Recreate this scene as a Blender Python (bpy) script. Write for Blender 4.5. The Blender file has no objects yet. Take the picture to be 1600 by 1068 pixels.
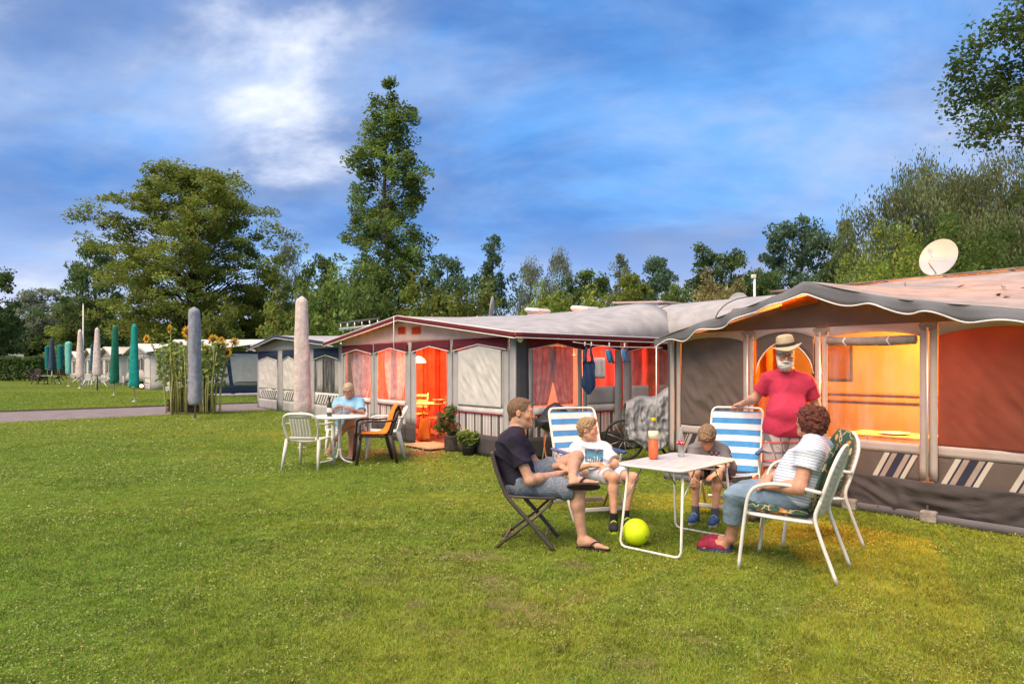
import bpy, bmesh, math, random
import numpy as np
from mathutils import Vector, Matrix, Euler

# ------------------------------------------------------------------ camera, sky, sun, exposure
sc = bpy.context.scene
COL = sc.collection
cam_d = bpy.data.cameras.new('camera')
cam = bpy.data.objects.new('camera', cam_d); COL.objects.link(cam)
CAM_H = 1.5; FPX = 1067.0; HY = 572.0
cam.location = (0, 0, CAM_H); cam.rotation_euler = (math.pi/2, 0, 0)
cam_d.sensor_width = 36; cam_d.lens = 36*FPX/1600
cam_d.shift_y = (HY-534)/1600
cam_d.clip_start = 0.05; cam_d.clip_end = 3000
sc.camera = cam
SUN_EL = math.radians(56); SUN_AZ = math.radians(222)   # azimuth measured clockwise from +Y: behind the camera, to the left
world = bpy.data.worlds.new('World'); sc.world = world; world.use_nodes = True
def build_world():
    nt = world.node_tree; N = nt.nodes; L = nt.links; N.clear()
    out = N.new('ShaderNodeOutputWorld'); bg = N.new('ShaderNodeBackground')
    sky = N.new('ShaderNodeTexSky'); sky.sky_type = 'NISHITA'; sky.sun_disc = False
    sky.sun_elevation = SUN_EL; sky.sun_rotation = SUN_AZ
    sky.air_density = 1.0; sky.dust_density = 0.3; sky.ozone_density = 5.0
    tc = N.new('ShaderNodeTexCoord'); sep = N.new('ShaderNodeSeparateXYZ')
    L.new(tc.outputs['Generated'], sep.inputs[0])
    def math_(op, a, b=None, clamp=False):
        m = N.new('ShaderNodeMath'); m.operation = op; m.use_clamp = clamp
        for i, v in enumerate((a, b)):
            if v is None: continue
            if isinstance(v, (int, float)): m.inputs[i].default_value = v
            else: L.new(v, m.inputs[i])
        return m.outputs[0]
    zz = math_('ADD', math_('MAXIMUM', sep.outputs['Z'], 0.0), 0.30)
    cx = math_('DIVIDE', sep.outputs['X'], zz); cy = math_('DIVIDE', sep.outputs['Y'], zz)
    cmb = N.new('ShaderNodeCombineXYZ'); L.new(cx, cmb.inputs[0]); L.new(cy, cmb.inputs[1])
    def noise(loc, rot, scale, sc_, det, rough, dist):
        mp = N.new('ShaderNodeMapping'); L.new(cmb.outputs[0], mp.inputs[0])
        mp.inputs['Location'].default_value = loc; mp.inputs['Rotation'].default_value = rot; mp.inputs['Scale'].default_value = scale
        n = N.new('ShaderNodeTexNoise'); L.new(mp.outputs[0], n.inputs['Vector'])
        n.inputs['Scale'].default_value = sc_; n.inputs['Detail'].default_value = det
        n.inputs['Roughness'].default_value = rough; n.inputs['Distortion'].default_value = dist
        return n.outputs['Fac']
    def ramp(src, a, b, ca=(0,0,0,1), cb=(1,1,1,1)):
        r = N.new('ShaderNodeValToRGB'); L.new(src, r.inputs[0]); e = r.color_ramp.elements
        r.color_ramp.interpolation = 'EASE'
        e[0].position = a; e[0].color = ca; e[1].position = b; e[1].color = cb
        return r.outputs[0]
    big = noise((CLX, CLY, 0), (0, 0, CLR), (0.8, 1.0, 1), 0.85, 6, 0.52, 0.35)
    mid = noise((7.3+CLX, 2.2, 0), (0, 0, CLR), (0.85, 1.1, 1), 2.4, 8, 0.60, 0.25)
    dens = math_('ADD', math_('MULTIPLY', big, 0.66), math_('MULTIPLY', mid, 0.34))
    mask = ramp(dens, 0.40, 0.56)
    core = ramp(dens, 0.525, 0.655)
    # clear dusk blue between the clouds: the physical sky, deepened
    hs = N.new('ShaderNodeHueSaturation'); L.new(sky.outputs[0], hs.inputs['Color'])
    hs.inputs['Saturation'].default_value = 1.1; hs.inputs['Value'].default_value = SKY_V
    def mix(f, a, b):
        m = N.new('ShaderNodeMix'); m.data_type = 'RGBA'
        if isinstance(f, (int, float)): m.inputs[0].default_value = f
        else: L.new(f, m.inputs[0])
        for k, v in ((6, a), (7, b)):
            if isinstance(v, tuple): m.inputs[k].default_value = v
            else: L.new(v, m.inputs[k])
        return m.outputs[2]
    k = 1/SKY_S
    blue = mix(0.8, hs.outputs[0], tuple(c*k for c in (0.040, 0.122, 0.290)) + (1,))
    cl1 = tuple(c*k for c in (0.135, 0.185, 0.295)) + (1,)
    cl2 = tuple(c*k for c in (0.37, 0.38, 0.42)) + (1,)
    slate = ramp(noise((3.1, 9.4, 0), (0, 0, CLR+.3), (0.8, 1.3, 1), 1.3, 7, 0.56, 0.3), 0.36, 0.66, (.54, .61, .72, 1), (1.18, 1.14, 1.08, 1))
    def mul(a, b):
        m = N.new('ShaderNodeMix'); m.data_type = 'RGBA'; m.blend_type = 'MULTIPLY'; m.inputs[0].default_value = 1; L.new(a, m.inputs[6]); L.new(b, m.inputs[7]); return m.outputs[2]
    c = mul(mix(mask, blue, cl1), slate); c = mix(core, c, cl2)
    low = ramp(sep.outputs['Z'], -0.02, 0.24, (1,1,1,1), (0,0,0,1))
    c = mix(math_('MULTIPLY', low, 0.6), c, tuple(c_*k for c_ in (0.27, 0.29, 0.37)) + (1,))
    L.new(c, bg.inputs['Color']); bg.inputs['Strength'].default_value = SKY_S
    L.new(bg.outputs[0], out.inputs[0])
SKY_S = 0.1; SKY_V = 1.0; CLX = 9.1; CLY = 5.1; CLR = 0.6
build_world()
sun_d = bpy.data.lights.new('sun', 'SUN'); sun = bpy.data.objects.new('sun', sun_d); COL.objects.link(sun)
sun_d.energy = 2.15; sun_d.angle = math.radians(55); sun_d.color = (1.0, 0.78, 0.55)
sdir = Vector((math.sin(SUN_AZ)*math.cos(SUN_EL), math.cos(SUN_AZ)*math.cos(SUN_EL), math.sin(SUN_EL)))
sun.rotation_euler = sdir.to_track_quat('Z', 'Y').to_euler()
sc.view_settings.view_transform = 'Standard'; sc.view_settings.look = 'None'
sc.view_settings.gamma = 1; sc.view_settings.use_curve_mapping = False
sc.view_settings.exposure = 1.63
sc.render.engine = 'CYCLES'
sc.cycles.use_denoising = True
sc.cycles.max_bounces = 8; sc.cycles.transparent_max_bounces = 16
sc.cycles.sample_clamp_indirect = 4.0

# ------------------------------------------------------------------ helpers
rng = np.random.default_rng(7)
random.seed(7)
TH = math.radians(38)
ROWF = np.array([-math.sin(TH), math.cos(TH)])       # along the row of tents, away from the camera
ROWS = np.array([math.cos(TH), math.sin(TH)])        # into the tents
def G(px, py, z=0.0):                                 # point at height z seen at a place of the photograph
    Y = (CAM_H-z)*FPX/(py-HY); return Vector(((px-800)/FPX*Y, Y, z))
def P3(px, py, Y):
    return Vector(((px-800)/FPX*Y, Y, CAM_H-(py-HY)/FPX*Y))

MATS = {}
def mat(name, col, rough=0.6, var=0.12, scale=6.0, bump=0.0, bscale=60.0, spec=0.3, metal=0.0, trans=0.0, sheen=0.0, col2=None, attr=None, stretch=None):
    """procedural material: noise-varied base colour, optional fine relief and translucency"""
    if name in MATS: return MATS[name]
    m = bpy.data.materials.new(name); m.use_nodes = True; MATS[name] = m
    nt = m.node_tree; N = nt.nodes; L = nt.links
    b = N['Principled BSDF']; out = N['Material Output']
    b.inputs['Roughness'].default_value = rough; b.inputs['Metallic'].default_value = metal
    b.inputs['Specular IOR Level'].default_value = spec
    tc = N.new('ShaderNodeTexCoord')
    n = N.new('ShaderNodeTexNoise'); n.inputs['Scale'].default_value = scale; n.inputs['Detail'].default_value = 5
    vec = tc.outputs['Object']
    if stretch:
        mp = N.new('ShaderNodeMapping'); mp.inputs['Scale'].default_value = stretch; L.new(vec, mp.inputs[0]); vec = mp.outputs[0]
    L.new(vec, n.inputs['Vector'])
    r = N.new('ShaderNodeValToRGB'); L.new(n.outputs['Fac'], r.inputs[0])
    c2 = col2 or tuple(min(1, c*(1+var)) for c in col); c1 = tuple(c*(1-var) for c in col) if not col2 else col
    e = r.color_ramp.elements
    e[0].position = 0.32; e[0].color = (*c1, 1); e[1].position = 0.68; e[1].color = (*c2, 1)
    cout = r.outputs[0]
    if attr:
        a = N.new('ShaderNodeVertexColor'); a.layer_name = attr
        mx = N.new('ShaderNodeMix'); mx.data_type = 'RGBA'; mx.blend_type = 'MULTIPLY'; mx.inputs[0].default_value = 1
        L.new(cout, mx.inputs[6]); L.new(a.outputs['Color'], mx.inputs[7]); cout = mx.outputs[2]
    L.new(cout, b.inputs['Base Color'])
    if bump > 0:
        n2 = N.new('ShaderNodeTexNoise'); n2.inputs['Scale'].default_value = bscale; n2.inputs['Detail'].default_value = 4
        L.new(vec, n2.inputs['Vector'])
        bp = N.new('ShaderNodeBump'); bp.inputs['Strength'].default_value = bump; bp.inputs['Distance'].default_value = 0.02
        L.new(n2.outputs['Fac'], bp.inputs['Height']); L.new(bp.outputs[0], b.inputs['Normal'])
    if trans > 0:
        t = N.new('ShaderNodeBsdfTranslucent'); L.new(cout, t.inputs['Color'])
        ms = N.new('ShaderNodeMixShader'); ms.inputs[0].default_value = trans
        L.new(b.outputs[0], ms.inputs[1]); L.new(t.outputs[0], ms.inputs[2]); L.new(ms.outputs[0], out.inputs[0])
    return m
def clear_mat(name, tint=(1, 1, 1), opacity=0.12):
    if name in MATS: return MATS[name]
    m = bpy.data.materials.new(name); m.use_nodes = True; MATS[name] = m
    nt = m.node_tree; N = nt.nodes; L = nt.links; out = N['Material Output']; b = N['Principled BSDF']
    b.inputs['Base Color'].default_value = (0.75, 0.75, 0.75, 1); b.inputs['Roughness'].default_value = 0.12
    t = N.new('ShaderNodeBsdfTransparent'); t.inputs[0].default_value = (*tint, 1)
    ms = N.new('ShaderNodeMixShader'); L.new(t.outputs[0], ms.inputs[1]); L.new(b.outputs[0], ms.inputs[2])
    tc = N.new('ShaderNodeTexCoord'); n = N.new('ShaderNodeTexNoise'); n.inputs['Scale'].default_value = 3; n.inputs['Detail'].default_value = 3
    mp = N.new('ShaderNodeMapping'); mp.inputs['Scale'].default_value = (3, 3, 0.6); L.new(tc.outputs['Object'], mp.inputs[0]); L.new(mp.outputs[0], n.inputs[0])
    mr = N.new('ShaderNodeMapRange'); mr.inputs[1].default_value = 0.4; mr.inputs[2].default_value = 0.75
    mr.inputs[3].default_value = opacity*0.5; mr.inputs[4].default_value = opacity*2.2; L.new(n.outputs['Fac'], mr.inputs[0])
    L.new(mr.outputs[0], ms.inputs[0]); L.new(ms.outputs[0], out.inputs[0])
    return m
def emit_mat(name, col, s):
    if name in MATS: return MATS[name]
    m = bpy.data.materials.new(name); m.use_nodes = True; MATS[name] = m
    b = m.node_tree.nodes['Principled BSDF']; b.inputs['Base Color'].default_value = (*col, 1)
    b.inputs['Emission Color'].default_value = (*col, 1); b.inputs['Emission Strength'].default_value = s
    return m

def thing(name, label, cat, loc=(0, 0, 0), rotz=0.0, group=None):
    o = bpy.data.objects.new(name, None); COL.objects.link(o)
    o.empty_display_size = 0.1
    o.location = loc; o.rotation_euler = (0, 0, rotz); o['label'] = label; o['category'] = cat
    if group: o['group'] = group
    return o
def tag(o, label, cat, group=None):
    o['label'] = label; o['category'] = cat
    if group: o['group'] = group
    return o
def dup(root, loc=None, rotz=None, label=None, group=None, scale=None, rot=None):
    r = root.copy(); COL.objects.link(r)
    if loc is not None: r.location = loc
    if rotz is not None: r.rotation_euler = (0, 0, rotz)
    if rot is not None: r.rotation_euler = rot
    if scale is not None: r.scale = scale
    if label: r['label'] = label
    if group: r['group'] = group
    for ch in list(root.children):
        c = ch.copy(); COL.objects.link(c); c.parent = r
        for g in list(ch.children):
            d = g.copy(); COL.objects.link(d); d.parent = c
    return r

class MB:
    """collects boxes, tubes, lathes and sheets; build() links them as one mesh object"""
    def __init__(s): s.v = []; s.f = []; s.mi = []; s.sm = []
    def add(s, vs, fs, mi=0, smooth=True):
        b = len(s.v); s.v += [tuple(v) for v in vs]
        for f in fs: s.f.append(tuple(b+i for i in f)); s.mi.append(mi); s.sm.append(smooth)
        return s
    def box(s, c, size, rot=None, mi=0, bev=0.0, taper=None):
        hx, hy, hz = (d/2 for d in size); vs = []; fs = []
        if bev <= 0:
            for z in (-1, 1):
                for x, y in ((-1, -1), (1, -1), (1, 1), (-1, 1)):
                    k = taper if (taper and z > 0) else 1
                    vs.append(Vector((x*hx*k, y*hy*k, z*hz)))
            fs = [(3, 2, 1, 0), (4, 5, 6, 7), (0, 1, 5, 4), (1, 2, 6, 5), (2, 3, 7, 6), (3, 0, 4, 7)]
        else:
            bv = min(bev, hx*.9, hy*.9, hz*.9); rings = []
            def ring(ix, iy, z): return [Vector(p) for p in ((-ix, -iy+bv, z), (-ix+bv, -iy, z), (ix-bv, -iy, z), (ix, -iy+bv, z), (ix, iy-bv, z), (ix-bv, iy, z), (-ix+bv, iy, z), (-ix, iy-bv, z))]
            for z, i in ((-hz, bv*.7), (-hz+bv, 0), (hz-bv, 0), (hz, bv*.7)): rings.append(ring(hx-i, hy-i, z))
            for r in rings: vs += r
            fs = [tuple(range(7, -1, -1)), tuple(range(24, 32))]
            for k in range(3):
                for i in range(8): fs.append((k*8+i, k*8+(i+1) % 8, k*8+8+(i+1) % 8, k*8+8+i))
        if rot is not None:
            R = rot if isinstance(rot, Matrix) else Euler(rot).to_matrix(); vs = [R @ v for v in vs]
        c = Vector(c); return s.add([v+c for v in vs], fs, mi, False)
    def tube(s, pts, r, n=8, mi=0, closed=False, flat=None):
        pts = [Vector(p) for p in pts]; m = len(pts)
        rs = r if isinstance(r, (list, tuple)) else [r]*m
        vs = []; up = None
        for i, p in enumerate(pts):
            a = pts[i-1] if (i > 0 or closed) else p; b = pts[(i+1) % m] if (i < m-1 or closed) else p
            t = (b-a); t = t.normalized() if t.length > 1e-9 else Vector((0, 0, 1))
            if up is None:
                up = Vector((0, 0, 1)) if abs(t.z) < .9 else Vector((1, 0, 0))
            x = up.cross(t)
            if x.length < 1e-6: x = Vector((1, 0, 0)).cross(t)
            x.normalize(); y = t.cross(x); up = y
            for k in range(n):
                an = 2*math.pi*k/n; ca, sa = math.cos(an), math.sin(an)
                if flat: ca *= flat[0]; sa *= flat[1]
                vs.append(p + (x*ca + y*sa)*rs[i])
        fs = []
        for i in range(m if closed else m-1):
            j = (i+1) % m
            for k in range(n): fs.append((i*n+k, i*n+(k+1) % n, j*n+(k+1) % n, j*n+k))
        s.add(vs, fs, mi)
        if not closed:
            b = len(s.v)-len(vs)
            s.f.append(tuple(b+k for k in range(n-1, -1, -1))); s.mi.append(mi); s.sm.append(False)
            s.f.append(tuple(b+(m-1)*n+k for k in range(n))); s.mi.append(mi); s.sm.append(False)
        return s
    def lathe(s, prof, c=(0, 0, 0), n=20, mi=0, axis=None, sx=1, sy=1):
        vs = []; c = Vector(c); M = axis
        for r, z in prof:
            for k in range(n):
                a = 2*math.pi*k/n; v = Vector((r*math.cos(a)*sx, r*math.sin(a)*sy, z))
                vs.append(c + (M @ v if M is not None else v))
        fs = []
        for i in range(len(prof)-1):
            for k in range(n): fs.append((i*n+k, i*n+(k+1) % n, (i+1)*n+(k+1) % n, (i+1)*n+k))
        s.add(vs, fs, mi)
        b = len(s.v)-len(vs)
        if prof[0][0] > 1e-5: s.f.append(tuple(b+k for k in range(n-1, -1, -1))); s.mi.append(mi); s.sm.append(False)
        if prof[-1][0] > 1e-5: s.f.append(tuple(b+(len(prof)-1)*n+k for k in range(n))); s.mi.append(mi); s.sm.append(False)
        return s
    def grid(s, fn, nu, nv, mi=0, smooth=True, mif=None):
        vs = [fn(i/nu, j/nv) for j in range(nv+1) for i in range(nu+1)]
        b = len(s.v); s.v += [tuple(v) for v in vs]
        for j in range(nv):
            for i in range(nu):
                a = b+j*(nu+1)+i
                s.f.append((a, a+1, a+nu+2, a+nu+1)); s.mi.append(mif(i, j) if mif else mi); s.sm.append(smooth)
        return s
    def prism(s, pts, z0, z1, M=None, mi=0):
        n = len(pts); vs = [Vector((x, y, z0)) for x, y in pts]+[Vector((x, y, z1)) for x, y in pts]
        if M is not None: vs = [M @ v for v in vs]
        fs = [tuple(range(n-1, -1, -1)), tuple(range(n, 2*n))]+[(i, (i+1) % n, n+(i+1) % n, n+i) for i in range(n)]
        return s.add(vs, fs, mi, False)
    def mesh(s, name):
        me = bpy.data.meshes.new(name); me.from_pydata(s.v, [], s.f)
        me.polygons.foreach_set('material_index', s.mi); me.polygons.foreach_set('use_smooth', s.sm); me.update(); return me
    def build(s, name, mats, parent=None, thick=0.0, loc=None):
        return obj(name, s.mesh(name), mats, parent, thick, loc)
def obj(name, me, mats, parent=None, thick=0.0, loc=None):
    o = bpy.data.objects.new(name, me); COL.objects.link(o)
    for m in (mats if isinstance(mats, (list, tuple)) else [mats]): me.materials.append(m)
    if parent: o.parent = parent
    if loc is not None: o.location = loc
    if thick:
        md = o.modifiers.new('thickness', 'SOLIDIFY'); md.thickness = thick; md.offset = 0
    return o
def np_mesh(name, V, Fq, smooth=True, colors=None):
    """fast mesh from numpy arrays; Fq is (n,3) or (n,4); colors per vertex"""
    me = bpy.data.meshes.new(name); nv, nf, k = len(V), len(Fq), Fq.shape[1]
    me.vertices.add(nv); me.vertices.foreach_set('co', np.ascontiguousarray(V, dtype=np.float32).ravel())
    me.loops.add(nf*k); me.loops.foreach_set('vertex_index', np.ascontiguousarray(Fq, dtype=np.int32).ravel())
    me.polygons.add(nf); me.polygons.foreach_set('loop_start', np.arange(0, nf*k, k, dtype=np.int32))
    me.polygons.foreach_set('use_smooth', np.full(nf, smooth))
    me.update(calc_edges=True)
    if colors is not None:
        a = me.color_attributes.new('tint', 'FLOAT_COLOR', 'POINT')
        c = np.ones((nv, 4), np.float32); c[:, :3] = colors; a.data.foreach_set('color', c.ravel())
    return me
_perm = np.random.default_rng(3).random((32, 32, 32)).astype(np.float32)
def vnoise(P, scale=1.0, seed=0):
    """smooth value noise in 0..1 at points (n,3)"""
    q = np.asarray(P, np.float32)*scale + np.array([seed*7.31, seed*3.77, seed*5.13], np.float32)
    i = np.floor(q).astype(int); f = q-i; f = f*f*(3-2*f); r = 0
    for dx in (0, 1):
        for dy in (0, 1):
            for dz in (0, 1):
                w = (f[:, 0] if dx else 1-f[:, 0])*(f[:, 1] if dy else 1-f[:, 1])*(f[:, 2] if dz else 1-f[:, 2])
                r = r + w*_perm[(i[:, 0]+dx) % 32, (i[:, 1]+dy) % 32, (i[:, 2]+dz) % 32]
    return r
def vn1(x, y=0.0, z=0.0, s=0): return float(vnoise(np.array([[x, y, z]]), 1.0, s)[0])

# ------------------------------------------------------------------ ground, path, lawn
PATH_N = (G(0, 660), G(400, 641)); PATH_F = (G(0, 644), G(300, 633.5))
def side_of(A, B, x, y): return (B[0]-A[0])*(y-A[1])-(B[1]-A[1])*(x-A[0])
SOIL = [(648, 972, .16), (655, 945, .13), (770, 908, .30), (790, 940, .25), (842, 962, .28), (905, 935, .2), (600, 905, .18), (905, 885, .2), (985, 1035, .22),
        (700, 990, .2), (545, 960, .15), (730, 870, .3), (1090, 1000, .2)]
SOIL_P = [(G(a, b).x, G(a, b).y, r) for a, b, r in SOIL]
def soil_weight(X, Y):
    w = np.zeros_like(X)
    P = np.stack([X, Y, np.zeros_like(X)], 1)
    nz = vnoise(P, 7.0, 4)*.45+vnoise(P, 21.0, 5)*.55
    for cx, cy, r in SOIL_P:
        d = np.sqrt((X-cx)**2+((Y-cy)*1.0)**2)/r
        w = np.maximum(w, np.clip(1.0-d-(nz-.5)*2.6, 0, 1)*.8)
    worn = (vnoise(P, .9, 8)*.5+vnoise(P, 3.1, 9)*.5)
    near = np.clip(1.2-np.sqrt((X-1.0)**2+(Y-4.6)**2)/2.6, 0, 1)
    w = np.maximum(w, np.clip((worn-.62)*5+(nz-.5)*1.5, 0, 1)*near*.45)
    door = np.clip(1.3-np.sqrt((X+1.75)**2+((Y-12.0))**2)/.75-(nz-.5), 0, 1)
    return np.clip(np.maximum(w, door), 0, 1)
def lawn_tint(X, Y):
    P = np.stack([X, Y, np.zeros_like(X)], 1)
    a = vnoise(P, .28, 1)*.5+vnoise(P, .9, 2)*.3+vnoise(P, 3.0, 3)*.2
    a = np.clip((a-.3)/.4*.75+np.clip(.18+X*.07, -.12, .3), 0, 1)[:, None]
    return (1-a)*np.array([.195, .305, .034])+a*np.array([.345, .390, .044])
def make_ground():
    xs = np.concatenate([-np.geomspace(1600, 9.5, 26), np.linspace(-9, 9, 190), np.geomspace(9.5, 1600, 26)])
    ys = np.concatenate([[-1600, -400, -100, -30, -8, -2, 0, 1], np.linspace(2, 14, 160), np.geomspace(14.3, 2500, 40)])
    X, Y = np.meshgrid(xs, ys); V = np.stack([X.ravel(), Y.ravel(), np.zeros(X.size)], 1)
    near = (np.abs(V[:, 0]) < 30) & (V[:, 1] > 1) & (V[:, 1] < 40)
    V[near, 2] += (vnoise(V[near], 1.2, 6)-.5)*.012
    nx, ny = len(xs), len(ys); i, j = np.meshgrid(np.arange(nx-1), np.arange(ny-1)); a = (j*nx+i).ravel()
    Fq = np.stack([a, a+1, a+nx+1, a+nx], 1)
    t = lawn_tint(V[:, 0], V[:, 1])*np.interp(V[:, 1], [8, 36, 44], [.75, .70, .56])[:, None]; w = soil_weight(V[:, 0], V[:, 1])[:, None]  # shading of blades put into ground colour, deeper far out where they thin
    t = t*(1-w)+np.array([.20, .145, .080])*w
    me = np_mesh('ground', V, Fq, True, t)
    m = mat('ground_mat', (.78, .78, .78), .95, .35, 9, .8, 45, .1, attr='tint')
    o = obj('ground', me, m); o['kind'] = 'structure'
make_ground()
def make_path():
    dn = (PATH_N[1]-PATH_N[0]).normalized(); df = (PATH_F[1]-PATH_F[0]).normalized()
    a0 = PATH_N[0]-dn*30; a1 = PATH_N[1]+dn*16; b0 = PATH_F[0]-df*30; b1 = PATH_F[1]+df*16
    m = MB(); n = 60
    def fn(u, v):
        p = a0.lerp(a1, u).lerp(b0.lerp(b1, u), v); e = (vn1(p.x*1.5, p.y*1.5)-.5)*.14*(1 if v in (0, 1) else 0)
        return (p.x, p.y+e, 0.006+.03*math.sin(math.pi*v))
    m.grid(fn, 160, 6)
    o = m.build('path', mat('path_mat', (.185, .150, .150), .9, .25, 2.5, .5, 120, .2, col2=(.26, .22, .22))); o['kind'] = 'structure'
    k = MB(); nrm = Vector((-df.y, df.x, 0))
    k.grid(lambda u, v: tuple(b0.lerp(b1, u)+nrm*(v*.22-.02)+Vector((0, (vn1(u*300)-.5)*.1, .012+.05*math.sin(math.pi*v)))), 160, 3)
    o = k.build('path_edge', mat('edge_soil', (.05, .036, .024), .95, .4, 8, .6, 30)); o['kind'] = 'structure'
make_path()
def make_grass():
    n = 760000
    Y = np.exp(np.minimum(rng.uniform(math.log(2.4), math.log(40), n), 9)+np.where(rng.random(n) < .12, rng.random(n)*.9, 0)*1.0); Y = np.where(Y > 90, 30, Y); X = rng.uniform(-1, 1, n)*(Y*.84+.8)
    def allowed(X, Y):
        keep = ~((side_of(PATH_N[0], PATH_N[1], X, Y) > 0) & (side_of(PATH_F[0], PATH_F[1], X, Y) < 0))
        for C, t0, t1, d in TENT_FOOT:
            q0 = X-C[0]; q1 = Y-C[1]; t = q0*ROWF[0]+q1*ROWF[1]; s = q0*ROWS[0]+q1*ROWS[1]
            keep &= ~((t > t0) & (t < t1) & (s > .03) & (s < d))
        return keep
    keep = allowed(X, Y) & (rng.random(n) > soil_weight(X, Y)*.95)
    X = X[keep]; Y = Y[keep]; o_ = np.argsort(Y); X = X[o_]; Y = Y[o_]; n = len(X)
    P = np.stack([X, Y, np.zeros(n)], 1); lod = np.maximum(1, Y/3.4)
    tuft = vnoise(P, 7, 11)*.6+vnoise(P, 17, 12)*.4
    h = (.010+.016*rng.random(n)+.050*np.clip(tuft-.52, 0, 1))*(1+.10*(lod-1)); w = .0018*lod**.95*(.7+.6*rng.random(n))
    an = rng.uniform(0, 2*math.pi, n); ln = rng.uniform(.3, 1.9, n)*h; la = rng.uniform(0, 2*math.pi, n)
    dx = np.cos(an)*w; dy = np.sin(an)*w
    A = np.stack([X-dx, Y-dy, np.full(n, -.004)], 1); B = np.stack([X+dx, Y+dy, np.full(n, -.004)], 1)
    T = np.stack([X+np.cos(la)*ln, Y+np.sin(la)*ln, h], 1)
    patch = vnoise(P, 2.2, 15)*.4+vnoise(P, 8, 16)*.6
    c = lawn_tint(X, Y)*(.62+.62*rng.random(n)+.75*(patch-.5))[:, None]  # cluster noise paints dark tuft shadows into the blade colour
    dry = rng.random(n) < .07+.25*np.clip(patch-.62, 0, 1); c[dry] = np.array([.42, .36, .15])*(.7+.6*rng.random(dry.sum()))[:, None]
    c[:, 0] *= rng.uniform(.8, 1.2, n); c = np.clip(c, .02, 1)
    m = int(np.searchsorted(Y, 7.0))                       # near blades bend, far ones are single faces
    M1 = np.stack([X+np.cos(la)*ln*.3+dx*.8, Y+np.sin(la)*ln*.3+dy*.8, h*.62], 1)[:m]; M0 = np.stack([X+np.cos(la)*ln*.3-dx*.8, Y+np.sin(la)*ln*.3-dy*.8, h*.62], 1)[:m]
    V = np.stack([A[:m], B[:m], M1, M0, T[:m]], 1).reshape(-1, 3); b = np.arange(m)*5
    Fs = [np.stack([b, b+1, b+2], 1), np.stack([b, b+2, b+3], 1), np.stack([b+3, b+2, b+4], 1)]
    Cs = [np.repeat(c[:m], 5, axis=0)]; Vs = [V]; off = len(V)
    V = np.stack([A[m:], B[m:], T[m:]], 1).reshape(-1, 3); b = np.arange(n-m)*3+off; Fs.append(np.stack([b, b+1, b+2], 1)); Vs.append(V); Cs.append(np.repeat(c[m:], 3, axis=0)); off += len(V)
    k = 110000                                             # clover leaflets lying flat between the blades
    y = np.exp(rng.uniform(math.log(2.4), math.log(20), k)); x = rng.uniform(-1, 1, k)*(y*.84+.8); p = np.stack([x, y, np.zeros(k)], 1)
    kp = (vnoise(p, .7, 21)*.35+vnoise(p, 2.6, 22)*.35+vnoise(p, 9, 23)*.3+.08*rng.random(k) > .53) & allowed(x, y)
    x = x[kp]; y = y[kp]; k = len(x); r = .0045*np.maximum(1, y/3.6)**.85*(.6+.9*rng.random(k)); z = .010+.020*rng.random(k); a0 = rng.uniform(0, 6.28, k)
    tx = rng.normal(0, .35, k); ty = rng.normal(0, .35, k); R = []
    for q in range(4):
        aa = a0+q*math.pi/2; ox = np.cos(aa)*r; oy = np.sin(aa)*r; R.append(np.stack([x+ox, y+oy, z+ox*tx+oy*ty], 1))
    V = np.stack(R, 1).reshape(-1, 3); b = np.arange(k)*4+off; Fs += [np.stack([b, b+1, b+2], 1), np.stack([b, b+2, b+3], 1)]; Vs.append(V)
    pale = rng.random(k)[:, None]; Cs.append(np.repeat((np.array([.25, .30, .06])*(1-pale)+np.array([.42, .45, .15])*pale)*(.7+.6*rng.random(k))[:, None], 4, axis=0))
    me = np_mesh('lawn_grass', np.concatenate(Vs), np.concatenate(Fs), True, np.concatenate(Cs))
    m = mat('grass_mat', (.95, .95, .95), .55, .05, 3, 0, 1, .25, trans=.40, attr='tint')
    o = obj('lawn_grass', me, m); o['kind'] = 'stuff'; o['label'] = 'short mown lawn grass with clover and worn patches'

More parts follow.
